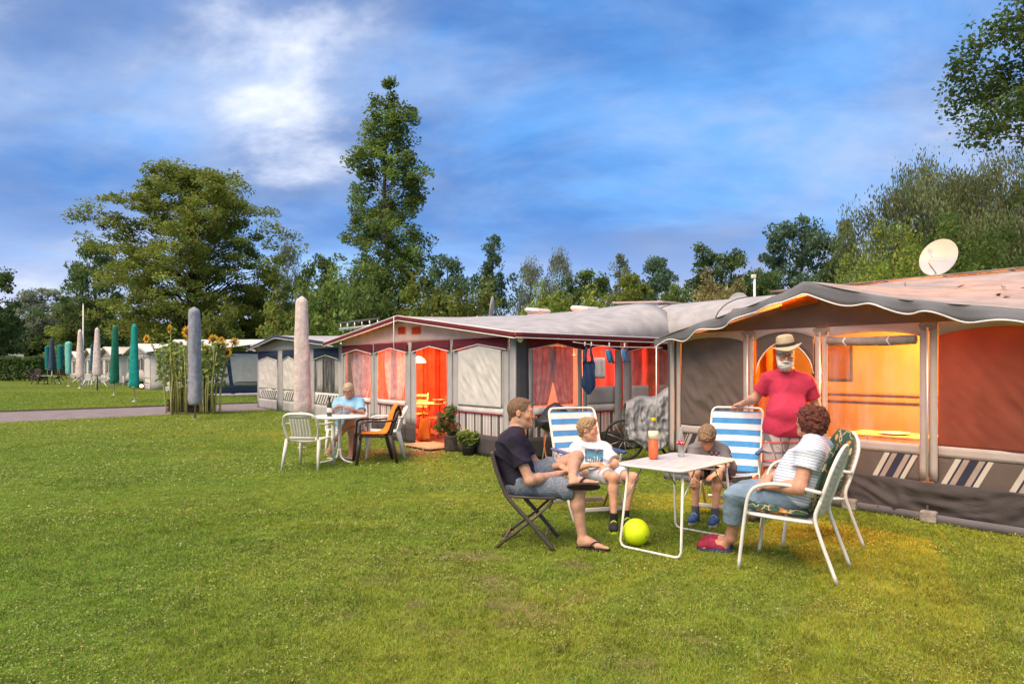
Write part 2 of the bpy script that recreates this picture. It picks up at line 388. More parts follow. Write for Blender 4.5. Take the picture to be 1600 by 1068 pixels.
# ------------------------------------------------------------------ trees
def leaf_mat(name, col, sat=1.0): col = tuple(c*2.35 for c in col); return mat(name, col, .6, .35, .35, 0, 1, .2, trans=.5, attr='tint')
bark = mat('bark', (.085, .065, .05), .95, .4, 3, .8, 12, .1, stretch=(4, 4, .6))
def tree_meshes(seed, H, trunk_h, shape, n_cl, n_leaf, leaf, cl_r, tr=.3, flat=.6, droop=0.0, lean=0.0, gap=0.0, up=.45, limbs=True):
    """trunk + limbs mesh and a crown mesh of separate leaves gathered in clumps along the limbs.
    shape(f) gives crown radius at height fraction f (0 bottom of crown..1 top)"""
    r = np.random.default_rng(seed); mb = MB()
    tp = []; nn = 9
    for i in range(nn+1):
        f = i/nn; z = f*H*.93
        tp.append(Vector(((r.random()-.5)*.05*H*f*.6+lean*f*f*H, (r.random()-.5)*.05*H*f*.6, z)))
    mb.tube(tp, [tr*(1-.93*(i/nn))**.9+.015 for i in range(nn+1)], 8)
    def trunk_at(z):
        q = max(0, min(nn-1e-6, z/(H*.93)*nn)); i = int(q); return tp[i].lerp(tp[i+1], q-i)
    cents = []
    tries = 0
    while len(cents) < n_cl and tries < n_cl*40:
        tries += 1
        f = r.random(); a = r.random()*2*math.pi
        lob = 1+.22*math.sin(a*3+seed+f*5)+.16*math.sin(a*5+seed*2.3-f*9)
        R = shape(f)*lob
        if R < .05: continue
        if r.random() > (R/shape_max(shape))**1.1+.08: continue
        q = math.sqrt(r.random()*.82+.18) if r.random() < .8 else r.random()
        z = trunk_h+f*(H-trunk_h); c = trunk_at(z)
        p = Vector((c.x+math.cos(a)*R*q, c.y+math.sin(a)*R*q, z+(r.random()-.5)*.5))
        if gap and vn1(p.x*.45, p.y*.45, p.z*.45, seed) < gap: continue
        cents.append((p, q, R))
    V = []; Cc = []
    for p, q, R in cents:
        z0 = max(trunk_h*.75, p.z-(R*q)*up-(.25 if droop == 0 else -droop*R*.4)); z0 = min(z0, H*.9); s = trunk_at(z0)
        if r.random() < (.6 if limbs is True else limbs):
            jit = lambda k: Vector(((r.random()-.5)*k*R, (r.random()-.5)*k*R, (r.random()-.35)*k*R)); mid = s.lerp(p, .5)+jit(.16)+Vector((0, 0, .06*R*(1 if droop == 0 else 2)))
            lr = max(.014, tr*.22*(1-z0/H)); mb.tube([s, s.lerp(mid, .5)+jit(.07), mid, mid.lerp(p, .5)+jit(.08), p], [lr, lr*.75, lr*.5, lr*.3, lr*.12], 5)
        m = int(n_leaf*(.6+.8*r.random())); cr = cl_r*(.65+.7*r.random())
        d = r.normal(size=(m, 3)); d /= np.linalg.norm(d, axis=1)[:, None]; d *= (r.random(m)**.45)[:, None]*cr
        d[:, 2] *= flat
        if droop: d[:, 2] = d[:, 2]*1.0-np.abs(r.normal(size=m))*droop*cr*1.6
        V.append(d+np.array(p)); Cc.append(np.full(m, .78+.5*r.random()))
    Cn = np.concatenate(V); t = np.concatenate(Cc); m = len(Cn)
    nrm = r.normal(size=(m, 3)); nrm[:, 2] = np.abs(nrm[:, 2])+.4; nrm /= np.linalg.norm(nrm, axis=1)[:, None]
    u = np.cross(nrm, r.normal(size=(m, 3))); u /= np.linalg.norm(u, axis=1)[:, None]+1e-9; v = np.cross(nrm, u)
    s = leaf*(.6+.8*r.random(m))[:, None]
    asp = .55 if not droop else .38
    if droop: u = u*.5; u[:, 2] -= .8; u /= np.linalg.norm(u, axis=1)[:, None]; v = np.cross(u, nrm); v /= np.linalg.norm(v, axis=1)[:, None]+1e-9
    Q = np.stack([Cn-u*s, Cn+v*s*asp+nrm*s*.12, Cn+u*s, Cn-v*s*asp+nrm*s*.12], 1).reshape(-1, 3)
    b = np.arange(m)*4; Fq = np.stack([b, b+1, b+2, b+3], 1)
    col = (t*(.7+.6*r.random(m)))[:, None]*np.ones(3); col[:, 0] *= r.uniform(.8, 1.3, m)
    return mb.mesh('trunk'), np_mesh('crown', Q, Fq, False, np.repeat(col, 4, axis=0))
def shape_max(fn): return max(fn(i/20) for i in range(21))
def make_tree(name, label, loc, meshes, lmat, scale=1.0, rotz=0.0, group=None):
    t = thing(name, label, 'tree', loc, rotz, group); t.scale = (scale,)*3 if not isinstance(scale, tuple) else scale
    for nm, me, m in (('trunk', meshes[0], bark), ('crown', meshes[1], lmat)):
        if len(me.materials) == 0: me.materials.append(m)
        o = bpy.data.objects.new(nm, me); COL.objects.link(o); o.parent = t
        if me.materials[0] is not m: o.material_slots[0].link = 'OBJECT'; o.material_slots[0].material = m
    return t
def interp(*pts):
    xs = [p[0] for p in pts]; ys = [p[1] for p in pts]
    return lambda f: float(np.interp(f, xs, ys))
L_deep = leaf_mat('leaf_deep', (.042, .068, .020)); L_olive = leaf_mat('leaf_olive', (.078, .100, .020)); L_mid = leaf_mat('leaf_mid', (.058, .090, .022))
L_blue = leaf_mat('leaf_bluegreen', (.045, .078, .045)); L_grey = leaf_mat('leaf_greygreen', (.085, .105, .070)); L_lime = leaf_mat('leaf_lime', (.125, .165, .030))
L_will = leaf_mat('leaf_willow', (.066, .082, .034)); L_straw = leaf_mat('leaf_straw', (.140, .125, .050)); L_bright = leaf_mat('leaf_bright', (.085, .130, .030))
def build_trees():
    # the broad spreading tree on the left
    big = tree_meshes(11, 19.6, 2.6, interp((0, 4.6), (.12, 6.6), (.35, 7.7), (.6, 7.2), (.82, 4.9), (.94, 2.6), (1, .8)), 620, 150, .125, 1.0, .50, .5, gap=.25, up=.5)
    make_tree('broadleaf_tree', 'huge spreading olive-green tree towering over the far white tents', (-28.0, 60, 0), big, L_olive)
    tall = tree_meshes(23, 20.6, 1.8, interp((0, 2.4), (.15, 3.2), (.3, 3.35), (.36, 2.9), (.45, 3.0), (.52, 2.3), (.6, 2.3), (.68, 2.4), (.74, 1.6), (.8, 1.6), (.88, 1.5), (.93, .7), (1, .25)), 380, 105, .11, .62, .25, .8, gap=.26, up=.75)
    make_tree('poplar_tree', 'tallest slender ragged tree rising behind the red awning tent', (-8.25, 45, 0), tall, L_mid)
    p_round = tree_meshes(31, 10, 1.6, interp((0, 2.2), (.25, 3.5), (.55, 3.6), (.8, 2.4), (1, .5)), 120, 90, .16, .85, .25, .6, gap=.22)
    p_tall = tree_meshes(37, 12, 1.4, interp((0, 1.9), (.25, 2.9), (.5, 2.5), (.75, 1.6), (.92, .9), (1, .25)), 120, 85, .15, .72, .24, .7, gap=.25)
    p_birch = tree_meshes(41, 13, 2.2, interp((0, 1.4), (.3, 2.2), (.6, 2.0), (.85, 1.1), (1, .3)), 130, 90, .13, .75, .14, .8, droop=.6, gap=.22, up=.8)
    p_will = tree_meshes(43, 11, 1.6, interp((0, 4.4), (.3, 5.2), (.6, 4.8), (.85, 2.9), (1, .8)), 340, 190, .105, .95, .3, .8, droop=.45, up=.7, gap=.14)
    p_bush = tree_meshes(47, 4, .3, interp((0, 1.5), (.3, 2.0), (.7, 1.6), (1, .5)), 75, 85, .11, .50, .08, .8)
    p_conif = tree_meshes(53, 11, 1.0, interp((0, 2.6), (.3, 2.4), (.6, 1.6), (.85, .8), (1, .12)), 130, 80, .13, .62, .26, .6, up=.2)
    p_cloud = tree_meshes(59, 10, 1.3, interp((0, 2.8), (.2, 4.0), (.5, 4.4), (.75, 3.4), (.92, 1.8), (1, .5)), 170, 95, .16, .9, .3, .55, gap=.25)
    p_near = tree_meshes(48, 4, .3, interp((0, 1.5), (.3, 2.0), (.7, 1.6), (1, .4)), 120, 150, .045, .42, .06, .8)
    rr = random.Random(5)
    # name, label, px, top y, width px, distance, meshes(height,width), leaf material
    T = [
     ('broadleaf_tree', 'dark tree cut off by the left edge of the picture', -22, 408, 110, 80, p_cloud, 10, 8.8, L_deep),
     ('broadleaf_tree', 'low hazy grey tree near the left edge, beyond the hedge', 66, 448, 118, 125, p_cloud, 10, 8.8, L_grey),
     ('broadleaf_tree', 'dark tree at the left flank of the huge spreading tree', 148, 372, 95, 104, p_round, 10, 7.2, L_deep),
     ('broadleaf_tree', 'brownish low tree under the left side of the spreading tree', 140, 462, 120, 108, p_cloud, 10, 8.8, L_olive),
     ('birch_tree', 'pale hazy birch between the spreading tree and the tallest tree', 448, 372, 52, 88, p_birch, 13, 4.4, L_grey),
     ('broadleaf_tree', 'olive low tree right of the spreading tree, behind the blue tent', 395, 445, 130, 62, p_cloud, 10, 8.8, L_olive),
     ('broadleaf_tree', 'dark round tree left of the tallest tree', 505, 396, 92, 60, p_round, 10, 7.2, L_deep),
     ('broadleaf_tree', 'bushy tree at the foot of the tallest tree', 580, 408, 120, 42, p_cloud, 10, 8.8, L_mid),
     ('broadleaf_tree', 'dark tree just right of the tallest tree', 700, 396, 76, 62, p_round, 10, 7.2, L_blue),
     ('alder_tree', 'upright pointed green tree above the red awning ridge', 770, 364, 78, 50, p_tall, 12, 5.8, L_blue),
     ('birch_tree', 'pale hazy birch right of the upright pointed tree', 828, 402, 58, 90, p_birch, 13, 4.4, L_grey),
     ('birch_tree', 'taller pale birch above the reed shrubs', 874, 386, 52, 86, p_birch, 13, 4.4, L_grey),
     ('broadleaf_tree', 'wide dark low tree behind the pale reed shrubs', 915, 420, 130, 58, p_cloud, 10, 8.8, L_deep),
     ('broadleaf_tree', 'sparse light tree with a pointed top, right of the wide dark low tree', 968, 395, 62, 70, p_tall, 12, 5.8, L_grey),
     ('broadleaf_tree', 'light olive bushy tree behind the pale caravan cover', 985, 424, 90, 50, p_round, 10, 7.2, L_olive),
     ('broadleaf_tree', 'blue-green rounded tree left of the dark pointed pair', 1024, 398, 62, 68, p_round, 10, 7.2, L_blue),
     ('conifer_tree', 'dark pointed conifer above the straw-coloured round bush', 1100, 374, 92, 60, p_conif, 11, 5.2, L_deep),
     ('broadleaf_tree', 'dark rounded tree right of the dark conifer', 1142, 388, 66, 62, p_round, 10, 7.2, L_deep),
     ('round_bush', 'straw-coloured round bush behind the small grey satellite dish', 1116, 438, 104, 40, p_bush, 4, 4.0, L_straw),
     ('broadleaf_tree', 'green low tree between the olive bushy tree and the straw-coloured bush', 1055, 442, 82, 46, p_cloud, 10, 8.8, L_mid),
     ('broadleaf_tree', 'dark green low tree behind the slim white mast', 1190, 418, 110, 48, p_cloud, 10, 8.8, L_deep),
     ('broadleaf_tree', 'tall grey-green tree left of the big willow', 1252, 336, 112, 55, p_cloud, 10, 8.8, L_blue),
     ('broadleaf_tree', 'narrow dark tree touching the left side of the willow', 1326, 340, 60, 52, p_tall, 12, 5.8, L_deep),
     ('willow_tree', 'big drooping grey-green willow above the large satellite dish', 1440, 246, 225, 36, p_will, 11, 10.4, L_will),
     ('willow_tree', 'drooping willow at the right edge under the overhanging leaves', 1560, 236, 170, 34, p_will, 11, 10.4, L_will),
     ('leafy_shrub', 'bright green shrub left of the large satellite dish', 1398, 356, 110, 17, p_near, 4, 4.0, L_lime),
     ('leafy_shrub', 'tall bright green shrub right of the large satellite dish', 1500, 342, 95, 17, p_near, 4, 4.0, L_bright),
     ('leafy_shrub', 'green shrub in front of the right-edge willow', 1578, 362, 110, 16.5, p_near, 4, 4.0, L_bright),
     ('leafy_shrub', 'small lime-green shrub peeking over the brown tent ridge', 1338, 408, 50, 18, p_near, 4, 4.0, L_lime),
     ('reed_shrub', 'pale feathery shrub left of the roof vents of the red tent', 845, 458, 70, 30, p_bush, 4, 4.0, L_lime),
     ('reed_shrub', 'pale feathery shrub behind the roof vents of the red tent', 905, 464, 60, 30, p_bush, 4, 4.0, L_lime),
     ('leafy_shrub', 'light green shrub behind the beige parasol', 510, 440, 95, 33, p_bush, 4, 4.0, L_bright),
     ('leafy_shrub', 'green shrub behind the left slope of the red tent roof', 578, 452, 80, 34, p_bush, 4, 4.0, L_mid),
     ('leafy_shrub', 'green shrub behind the thin white dish edge above the red tent', 742, 452, 72, 34, p_bush, 4, 4.0, L_olive),
     ('leafy_shrub', 'olive shrub right of the tallest tree, over the red tent peak', 668, 440, 80, 36, p_bush, 4, 4.0, L_olive),
     ('leafy_shrub', 'olive shrub behind the blue tent peak', 440, 468, 80, 40, p_bush, 4, 4.0, L_olive),
     ('leafy_shrub', 'dark olive shrub behind the grey parasol', 345, 478, 80, 48, p_bush, 4, 4.0, L_olive),
    ]
    for i, (nm, lab, px, ty, wpx, Y, me, h0, w0, lm) in enumerate(T):
        hgt = CAM_H+(HY-ty)/FPX*Y; wid = wpx/FPX*Y
        kz = hgt/h0; kx = wid/w0
        kx = max(.62*kz, min(1.9*kz, kx))
        make_tree(nm, lab, ((px-800)/FPX*Y, Y, 0), me, lm, (kx, kx, kz), rr.random()*6.28)
    # dark understorey closing the view below the crowns
    x = -95
    k = 0
    ys = random.Random(9)
    woods = []
    while x < 62:
        Y = 122+ys.random()*14; s = 2.4+ys.random()*.8
        woods.append((x*(Y/78), Y, s, ys.random()*6.28)); x += 4.6
    base = tree_meshes(61, 4, .2, interp((0, 1.9), (.4, 2.2), (.8, 1.5), (1, .5)), 70, 85, .13, .55, .08, .8)
    allq = []; allc = []
    src = base[1]; n = len(src.vertices); co = np.empty(n*3, np.float32); src.vertices.foreach_get('co', co); co = co.reshape(-1, 3)
    cl = np.empty(n*4, np.float32); src.color_attributes['tint'].data.foreach_get('color', cl); cl = cl.reshape(-1, 4)[:, :3]
    for (X, Y, s, a) in woods:
        R = np.array([[math.cos(a), -math.sin(a), 0], [math.sin(a), math.cos(a), 0], [0, 0, 1]])
        allq.append((co@R.T)*np.array([s*1.5, s*1.5, s])+np.array([X, Y, -.2])); allc.append(cl*(.8+.4*ys.random()))
    Q = np.concatenate(allq); b = np.arange(len(Q)//4)*4
    o = obj('distant_undergrowth', np_mesh('distant_undergrowth', Q, np.stack([b, b+1, b+2, b+3], 1), False, np.concatenate(allc)), L_deep)
    o['kind'] = 'stuff'; o['label'] = 'dark mass of far undergrowth closing the view below the trees'
    # near tree hanging into the frame at the top right
    near = tree_meshes(71, 11.5, 4.3, interp((0, 1.4), (.08, 2.8), (.3, 3.6), (.6, 3.9), (.85, 2.8), (1, .8)), 900, 170, .060, .60, .3, .75, gap=.14, up=.5, limbs=.3)
    make_tree('oak_tree', 'near dark-leaved tree hanging into the picture at the top right corner', (13.55, 12.2, 0), near, L_deep, 1.0, 1.0)
    # clipped hedge at the far left
    h = thing('hedge', 'dense dark clipped hedge at the far left before the white caravan', 'hedge', (-52, 70, 0))
    r = np.random.default_rng(77); m = 9000
    c = np.stack([r.uniform(-9, 4.2, m), r.uniform(-1.0, 1.0, m), r.random(m)**.6*2.4*(1+.0*r.random(m))], 1)
    c[:, 2] *= .85+.3*vnoise(c*np.array([1, 1, 0]), .8, 3)
    nr = r.normal(size=(m, 3)); nr /= np.linalg.norm(nr, axis=1)[:, None]; u = np.cross(nr, r.normal(size=(m, 3))); u /= np.linalg.norm(u, axis=1)[:, None]; v = np.cross(nr, u); s = .16
    Q = np.stack([c-u*s, c+v*s*.6, c+u*s, c-v*s*.6], 1).reshape(-1, 3); b = np.arange(m)*4
    obj('foliage', np_mesh('foliage', Q, np.stack([b, b+1, b+2, b+3], 1), False, np.repeat(r.uniform(.6, 1.3, m)[:, None]*np.ones(3), 4, axis=0)), L_deep, h)
    st = MB()
    for i in range(12): st.tube([(-8.5+i*1.1, 0, 0), (-8.4+i*1.1, .1, 1.9)], [.05, .02], 5)
    st.build('stems', bark, h)

# ------------------------------------------------------------------ tents
ROTZ = -(math.pi/2-TH)
def v2(p): return np.array([p[0], p[1]])
C_RED = v2(G(805, 721)); C_BRN = v2(G(1456, 813)); C_BLU = v2(G(403, 637)); C_NAV = np.array([-14.8, 32.9])
W_BLU = 7.0
C_BLUR = C_BLU-ROWF*W_BLU                           # near corner of the blue tent
TENT_FOOT = [(C_RED, -.1, 6.6, 8), (C_BRN, -1.7, 3.3, 8), (C_BLUR, -.1, 7.1, 8), (C_NAV, 0, 10, 8)]
def tloc(C, px, py, off=0.0):
    """position along a tent front (t) and height z for a place of the photograph; off = distance in front of the wall"""
    P = C-ROWS*off; k = (px-800)/FPX; t = (k*P[1]-P[0])/(ROWF[0]-k*ROWF[1]); Y = P[1]+t*ROWF[1]
    return t, CAM_H-(py-HY)/FPX*Y
def sloc(C, px, py):
    k = (px-800)/FPX; s = (k*C[1]-C[0])/(ROWS[0]-k*ROWS[1]); Y = C[1]+s*ROWS[1]
    return s, CAM_H-(py-HY)/FPX*Y
def fabric(name, col, trans=.0, var=.09, bump=.22, rough=.85): return mat(name, col, rough, var, 4.0, bump, 60, .15, trans=trans)
F_white = fabric('awning_white', (.62, .60, .57), .10); F_lgrey = fabric('awning_light_grey', (.40, .39, .39), .05); F_dgrey = fabric('awning_dark_grey', (.10, .095, .10))
F_skirt = fabric('awning_skirt', (.070, .062, .062)); F_burg = fabric('awning_burgundy', (.135, .022, .032), .04); F_red = fabric('awning_trim_red', (.20, .02, .035))
F_roof = fabric('awning_roof', (.36, .35, .355), .02, .15); F_brown = fabric('awning_brown', (.150, .118, .104), .12); F_post = fabric('awning_taupe', (.46, .40, .37), .08)
F_navy = fabric('awning_navy', (.030, .045, .085)); F_valgrey = fabric('valance_grey', (.15, .155, .17), .05); F_broof = fabric('brown_tent_roof', (.46, .40, .375), .30, .15)
F_pink = mat('curtain_pink', (.62, .36, .37), .9, .30, 9, .3, 20, .1, trans=.45, col2=(.80, .62, .62)); F_orange = mat('curtain_orange', (.62, .22, .07), .9, .2, 5, .3, 12, .1, trans=.4)
F_piping = mat('piping_white', (.72, .70, .68), .6, .05); F_glow = mat('vent_film', (.80, .36, .10), .6, .1, trans=.75)
M_alu = mat('aluminium', (.62, .61, .59), .35, .08, 10, 0, 1, .5, .6); M_whitepl = mat('white_plastic', (.74, .73, .70), .38, .06, 8, 0, 1, .4)
M_wood = mat('plywood', (.42, .24, .10), .6, .3, 2.5, .2, 30, .3, stretch=(8, 8, .8)); M_floor = mat('groundsheet', (.18, .10, .08), .8, .3, 4, .3, 20)
M_vinyl = clear_mat('clear_vinyl', (.97, .97, .97), .10); M_smoke = clear_mat('clear_vinyl_smoky', (.80, .78, .78), .14)
M_dark = mat('dark_plastic', (.025, .024, .026), .5, .2); M_conc = mat('concrete', (.30, .27, .24), .95, .3, 12, .5, 40)
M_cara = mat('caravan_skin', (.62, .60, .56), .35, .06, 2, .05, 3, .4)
def fz(z): return z if callable(z) else (lambda u: z)
def cloth(T, name, m, plane, s0, s1, zb, zt, off=0.0, nu=8, nv=10, wr=.006, seed=0, thick=.005, mif=None, bulge=0.0, wl=3.0, sx=0.0, crease=0.0):
    """a sheet of tent cloth on the front ('f', x=-s), right side ('r', y=s) or left side ('l') with soft wrinkles"""
    zb, zt = fz(zb), fz(zt); mb = MB()
    def fn(u, v):
        s = s0+(s1-s0)*u; z = zb(u)+(zt(u)-zb(u))*v
        d = off+bulge*math.sin(math.pi*u)*math.sin(math.pi*v)+wr*2*(vn1(s*wl, z*wl*.6, seed*1.7)-.5)
        if crease:
            e = min(1, 6*u, 6*(1-u))*min(1, 5*v, 5*(1-v)); q = 1.1*(u-.5) if crease > 0 else .9
            a_ = s*math.cos(q)+z*math.sin(q); b_ = z*math.cos(q)-s*math.sin(q)
            d += abs(crease)*e*(1-2*abs(vn1(a_*2.2+seed, b_*9, 2.2)-.5)*2)*.9+abs(crease)*.5*e*(1-2*abs(vn1(a_*5+seed, b_*17, 5.1)-.5)*2)
        if plane == 'f': return (-s, -d, z)
        if plane == 'r': return (sx+d, s, z)
        return (sx-d, s, z)
    mb.grid(fn, nu, nv, mif=mif)
    return mb.build(name, m, T, thick)
def curtain(T, name, m, plane, s0, s1, zb, zt, off, folds=8, amp=.02, gather=0.0, side=1):
    mb = MB()
    def fn(u, v):
        g = gather*(1-v)**1.6                      # drawn to one side towards the bottom
        a, b = (s0, s1-(s1-s0)*g) if side > 0 else (s0+(s1-s0)*g, s1)
        s = a+(b-a)*u; z = zb+(zt-zb)*v; d = off+amp*math.sin(u*folds*2*math.pi+.6*math.sin(v*3))
        return (-s, -d, z) if plane == 'f' else (d, s, z)
    mb.grid(fn, folds*6, 12); return mb.build(name, m, T, .003)
def zig(z0, dz): return lambda u: z0+dz*(1-abs(2*u-1))     # pointed top
def arch(z0, dz): return lambda u: z0+dz*math.sin(math.pi*min(1, max(0, u)))**.7
def stripes(T, name, mats, plane, s0, s1, z0, z1, pat, off=.006, slant=0.0, sx=0.0):
    """printed stripe strip: runs of cloth with their own colours side by side; pat is [(width, material index)...] repeated"""
    mb = MB(); s = s0; i = 0
    while s < s1-1e-4:
        w, mi = pat[i % len(pat)]; e = min(s1, s+w)
        def p(a, z, k): 
            a = a+slant*k
            return (-a, -off, z) if plane == 'f' else (sx+off, a, z)
        mb.add([p(s, z0, 1), p(e, z0, 1), p(e, z1, 0), p(s, z1, 0)], [(0, 1, 2, 3)], mi, False); s = e; i += 1
    return mb.build(name, mats, T)
def roof_sheet(T, name, m, t0, t1, front, back, y0, y1, nu=30, nv=14, sag=.03, thick=.006, wr=.012, seed=1, prof=None):
    mb = MB(); prof = prof or (lambda v: v)
    def fn(u, v):
        t = t0+(t1-t0)*u; y = y0+(y1-y0)*v; z = front(t)*(1-prof(v))+back(t)*prof(v)-sag*math.sin(math.pi*v)*(1 if v < 1 else 0)+wr*(vn1(t*1.6, y*1.6, seed)-.5)
        return (-t, y, z)
    mb.grid(fn, nu, nv); return mb.build(name, m, T, thick)
def edge_band(T, name, m, t0, t1, top, h, y, n=40, wave=0.0, wl=5.0, piping=None, flare=.02):
    mb = MB(); 
    def hh(t): return h*(1+wave*.30*math.sin(t*7.5+2.2*math.sin(t*2.3))+wave*1.1*(vn1(t*wl, 3.3)-.5))
    def fn(u, v):
        t = t0+(t1-t0)*u; return (-t, y-flare*(1-v)+wave*.07*(1-v*.6)*math.sin(t*9+2*math.sin(t*3.1)), top(t)-hh(t)*(1-v))
    mb.grid(fn, n, 3); o = mb.build(name, m, T, .005)
    if piping:
        pb = MB(); pb.tube([fn(i/n, 0) for i in range(n+1)], .009, 5); pb.build('piping', piping, o)
    return o

def point_light(name, loc, energy, col, r=.06, parent=None):
    d = bpy.data.lights.new(name, 'POINT'); d.energy = energy; d.color = col; d.shadow_soft_size = r
    o = bpy.data.objects.new(name, d); COL.objects.link(o); o.location = loc
    if parent: o.parent = parent
    return o
def loc_in(C, t, y, z=0.0):
    p = C+ROWF*t+ROWS*y; return Vector((p[0], p[1], z))

def caravan(C, t0, t1, y0, y1, h, label, hatches=(), cover=None, windows=(), skin_m=None):
    T = thing('caravan', label, 'caravan', loc_in(C, 0, 0), ROTZ)
    mb = MB()                                               # body: extruded rounded outline, floor clear of the ground
    pr = [(y0, .35), (y0, h-.12), (y0+.12, h-.02), ((y0+y1)/2, h+.03), (y1-.12, h-.02), (y1, h-.12), (y1, .35)]
    vs = [(-t, y, z) for t in (t0, t1) for y, z in pr]; n = len(pr)
    mb.add(vs, [tuple(range(n)), tuple(range(2*n-1, n-1, -1))]+[(i, n+i, n+(i+1) % n, (i+1) % n) for i in range(n)], 0, False)
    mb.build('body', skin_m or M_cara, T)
    for s in (y0+.15, y1-.15):
        w = MB(); w.lathe([(.02, -.08), (.30, -.08), (.32, -.05), (.32, .05), (.30, .08), (.02, .08)], (-(t0+t1)/2, s, .32), 18, axis=Euler((math.pi/2, 0, 0)).to_matrix()); w.build('wheel', M_dark, T)
    for (t, y, sx, sy, z, m) in hatches:
        hb = MB(); hb.box((-t, y, z), (sx, sy, .10), bev=.04); hb.build('roof_hatch', m, T)
    for (ta, tb, za, zb) in windows:
        wb = MB(); wb.box((-(ta+tb)/2, y0-.012, (za+zb)/2), (tb-ta, .03, zb-za), bev=.012); f = wb.build('window', M_dark, T)
        gb = MB(); gb.box((-(ta+tb)/2, y0-.030, (za+zb)/2), (tb-ta-.08, .012, zb-za-.08)); gb.build('pane', mat('caravan_glass', (.10, .05, .03), .12, .1, spec=.5), f)
    return T

# ---- brown tent at the right ------------------------------------------------------------------
def brown_tent():
    C = C_BRN
    T = thing('awning_tent', 'brown awning tent with wavy grey valance and orange-lit doorway at right', 'tent', loc_in(C, 0, 0), ROTZ)
    OV = .32
    top = [tloc(C, a, b, OV) for a, b in ((1022, 531), (1051, 518.5), (1117, 497), (1181, 474), (1228, 457), (1258, 439.5), (1320, 452), (1384, 464), (1471, 473), (1600, 484))]
    top = sorted(top)+[]; tl = [p[0] for p in top]; zl = [p[1] for p in top]
    t0e = -1.75; z0e = zl[0]-(zl[1]-zl[0])/(tl[1]-tl[0])*(tl[0]-t0e)
    tl = [t0e]+tl; zl = [z0e]+zl
    zf = lambda t: float(np.interp(t, tl, zl))
    tA, tB = t0e, tl[-1]
    tp = tloc(C, 1258, 439.5, OV)[0]
    roof_sheet(T, 'roof', F_broof, tA, tB, zf, lambda t: 2.66-.10*max(0, (t-tp)/2)**2-.03*max(0, (tp-t)/2)**2, -OV, 2.62, 60, 24, .06, wr=.02)
    edge_band(T, 'valance', F_valgrey, tA, tB, lambda t: zf(t)+.004, .120, -OV-.004, 120, .75, 2.6, F_piping)
    # gable cloth above the wall, slightly proud so the skirt of the roof shades it
    WT = 1.93
    cloth(T, 'gable', F_brown, 'f', -1.65, 3.22, WT-.02, lambda u: max(WT+.0, zf(-1.65+4.87*u)-.05), .0, 40, 6, .012, 2)
    g = cloth(T, 'gable_vent', F_glow, 'f', tloc(C, 1222, 470, .02)[0], tloc(C, 1278, 460, .02)[0], 0, 1, .02, 6, 2, .002)
    ta, tb = tloc(C, 1278, 470, .03), tloc(C, 1222, 480, .03)
    me = g.data
    for v in me.vertices:
        u = (-v.co.x-ta[0])/(tb[0]-ta[0]); zt = (tloc(C, 1276, 457, .03)[1])*(1-u)+tloc(C, 1222, 471, .03)[1]*u
        v.co.z = zt-.105*(1-v.co.z)
    # walls ------------------------------------------------
    def bay(s0, s1, z0, zt, closed=True):
        pass
    SK = .36
    # dark skirt all along the front, sagging to the pegs; the doorway stays open
    D0, D1 = 1.17, 1.92
    def sk_off(seed):
        return dict(wr=.05, wl=2.4, seed=seed, thick=.006, crease=.030)
    cloth(T, 'skirt', F_skirt, 'f', -1.65, D0, .0, SK+.02, .05, 110, 18, **sk_off(3))
    cloth(T, 'skirt', F_skirt, 'f', D1+.02, 3.22, .0, SK, .05, 50, 18, **sk_off(6))
    hem_m = fabric('hem_grey', (.13, .12, .13))
    for a, b, sd in ((-1.65, D0, 31), (D1+.02, 3.22, 32)): cloth(T, 'hem', hem_m, 'f', a, b, .0, .085, .085, 30, 2, .03, sd)
    for t in (3.34,):
        pl = MB(); pl.tube([(-t, -.10, .0), (-t, -.10, 1.86)], .010, 6); pl.build('guy_pole', M_alu, T)
    SM = [F_brown, mat('stripe_cream', (.62, .56, .48), .85, .08, trans=.15), mat('stripe_navy', (.035, .035, .06), .9, .1), mat('stripe_tan', (.40, .31, .26), .85, .1, trans=.12)]
    pat = [(.045, 1), (.02, 2), (.05, 3), (.075, 2), (.05, 3), (.02, 2), (.05, 1), (.24, 0)]
    for a, b in ((-1.64, -.02), (.10, 1.02), (2.05, 3.05)):
        cloth(T, 'lower_wall', F_brown, 'f', a, b, SK-.02, .66, .0, 14, 4, .006, 8)
        stripes(T, 'stripe_band', SM, 'f', a+.02, b-.16, SK+.005, .625, pat, .016, .13)
        cloth(T, 'window_band', F_post, 'f', a, b, .63, .735, .012, 12, 3, .006, 9)
    # posts of pale webbing with round tabs at the top
    for a, b in ((-.06, .015), (.025, .10), (1.025, 1.085), (1.10, 1.165), (1.925, 1.985), (2.0, 2.06), (3.0, 3.06), (3.10, 3.17)):
        cloth(T, 'post', F_post, 'f', a, b, .36 if a < 1.9 and a > 1.2 else .38, WT-.02, .024, 2, 12, .004, 11)
    for t in (.02, 1.095, 1.99):
        mb = MB(); mb.prism([(math.cos(a)*.085, math.sin(a)*.075) for a in [math.pi+math.pi*i/12 for i in range(13)]], 0, .012, Matrix.Translation((-t, -.035, WT-.015)) @ Matrix.Rotation(math.pi/2, 4, 'X'))
        mb.build('strap_tab', mat('tab_grey', (.26, .22, .20), .8), T)
        pl = MB(); pl.tube([(-t, -.05, .0), (-t, -.05, WT-.05)], .011, 8); pl.build('pole', M_alu, T)
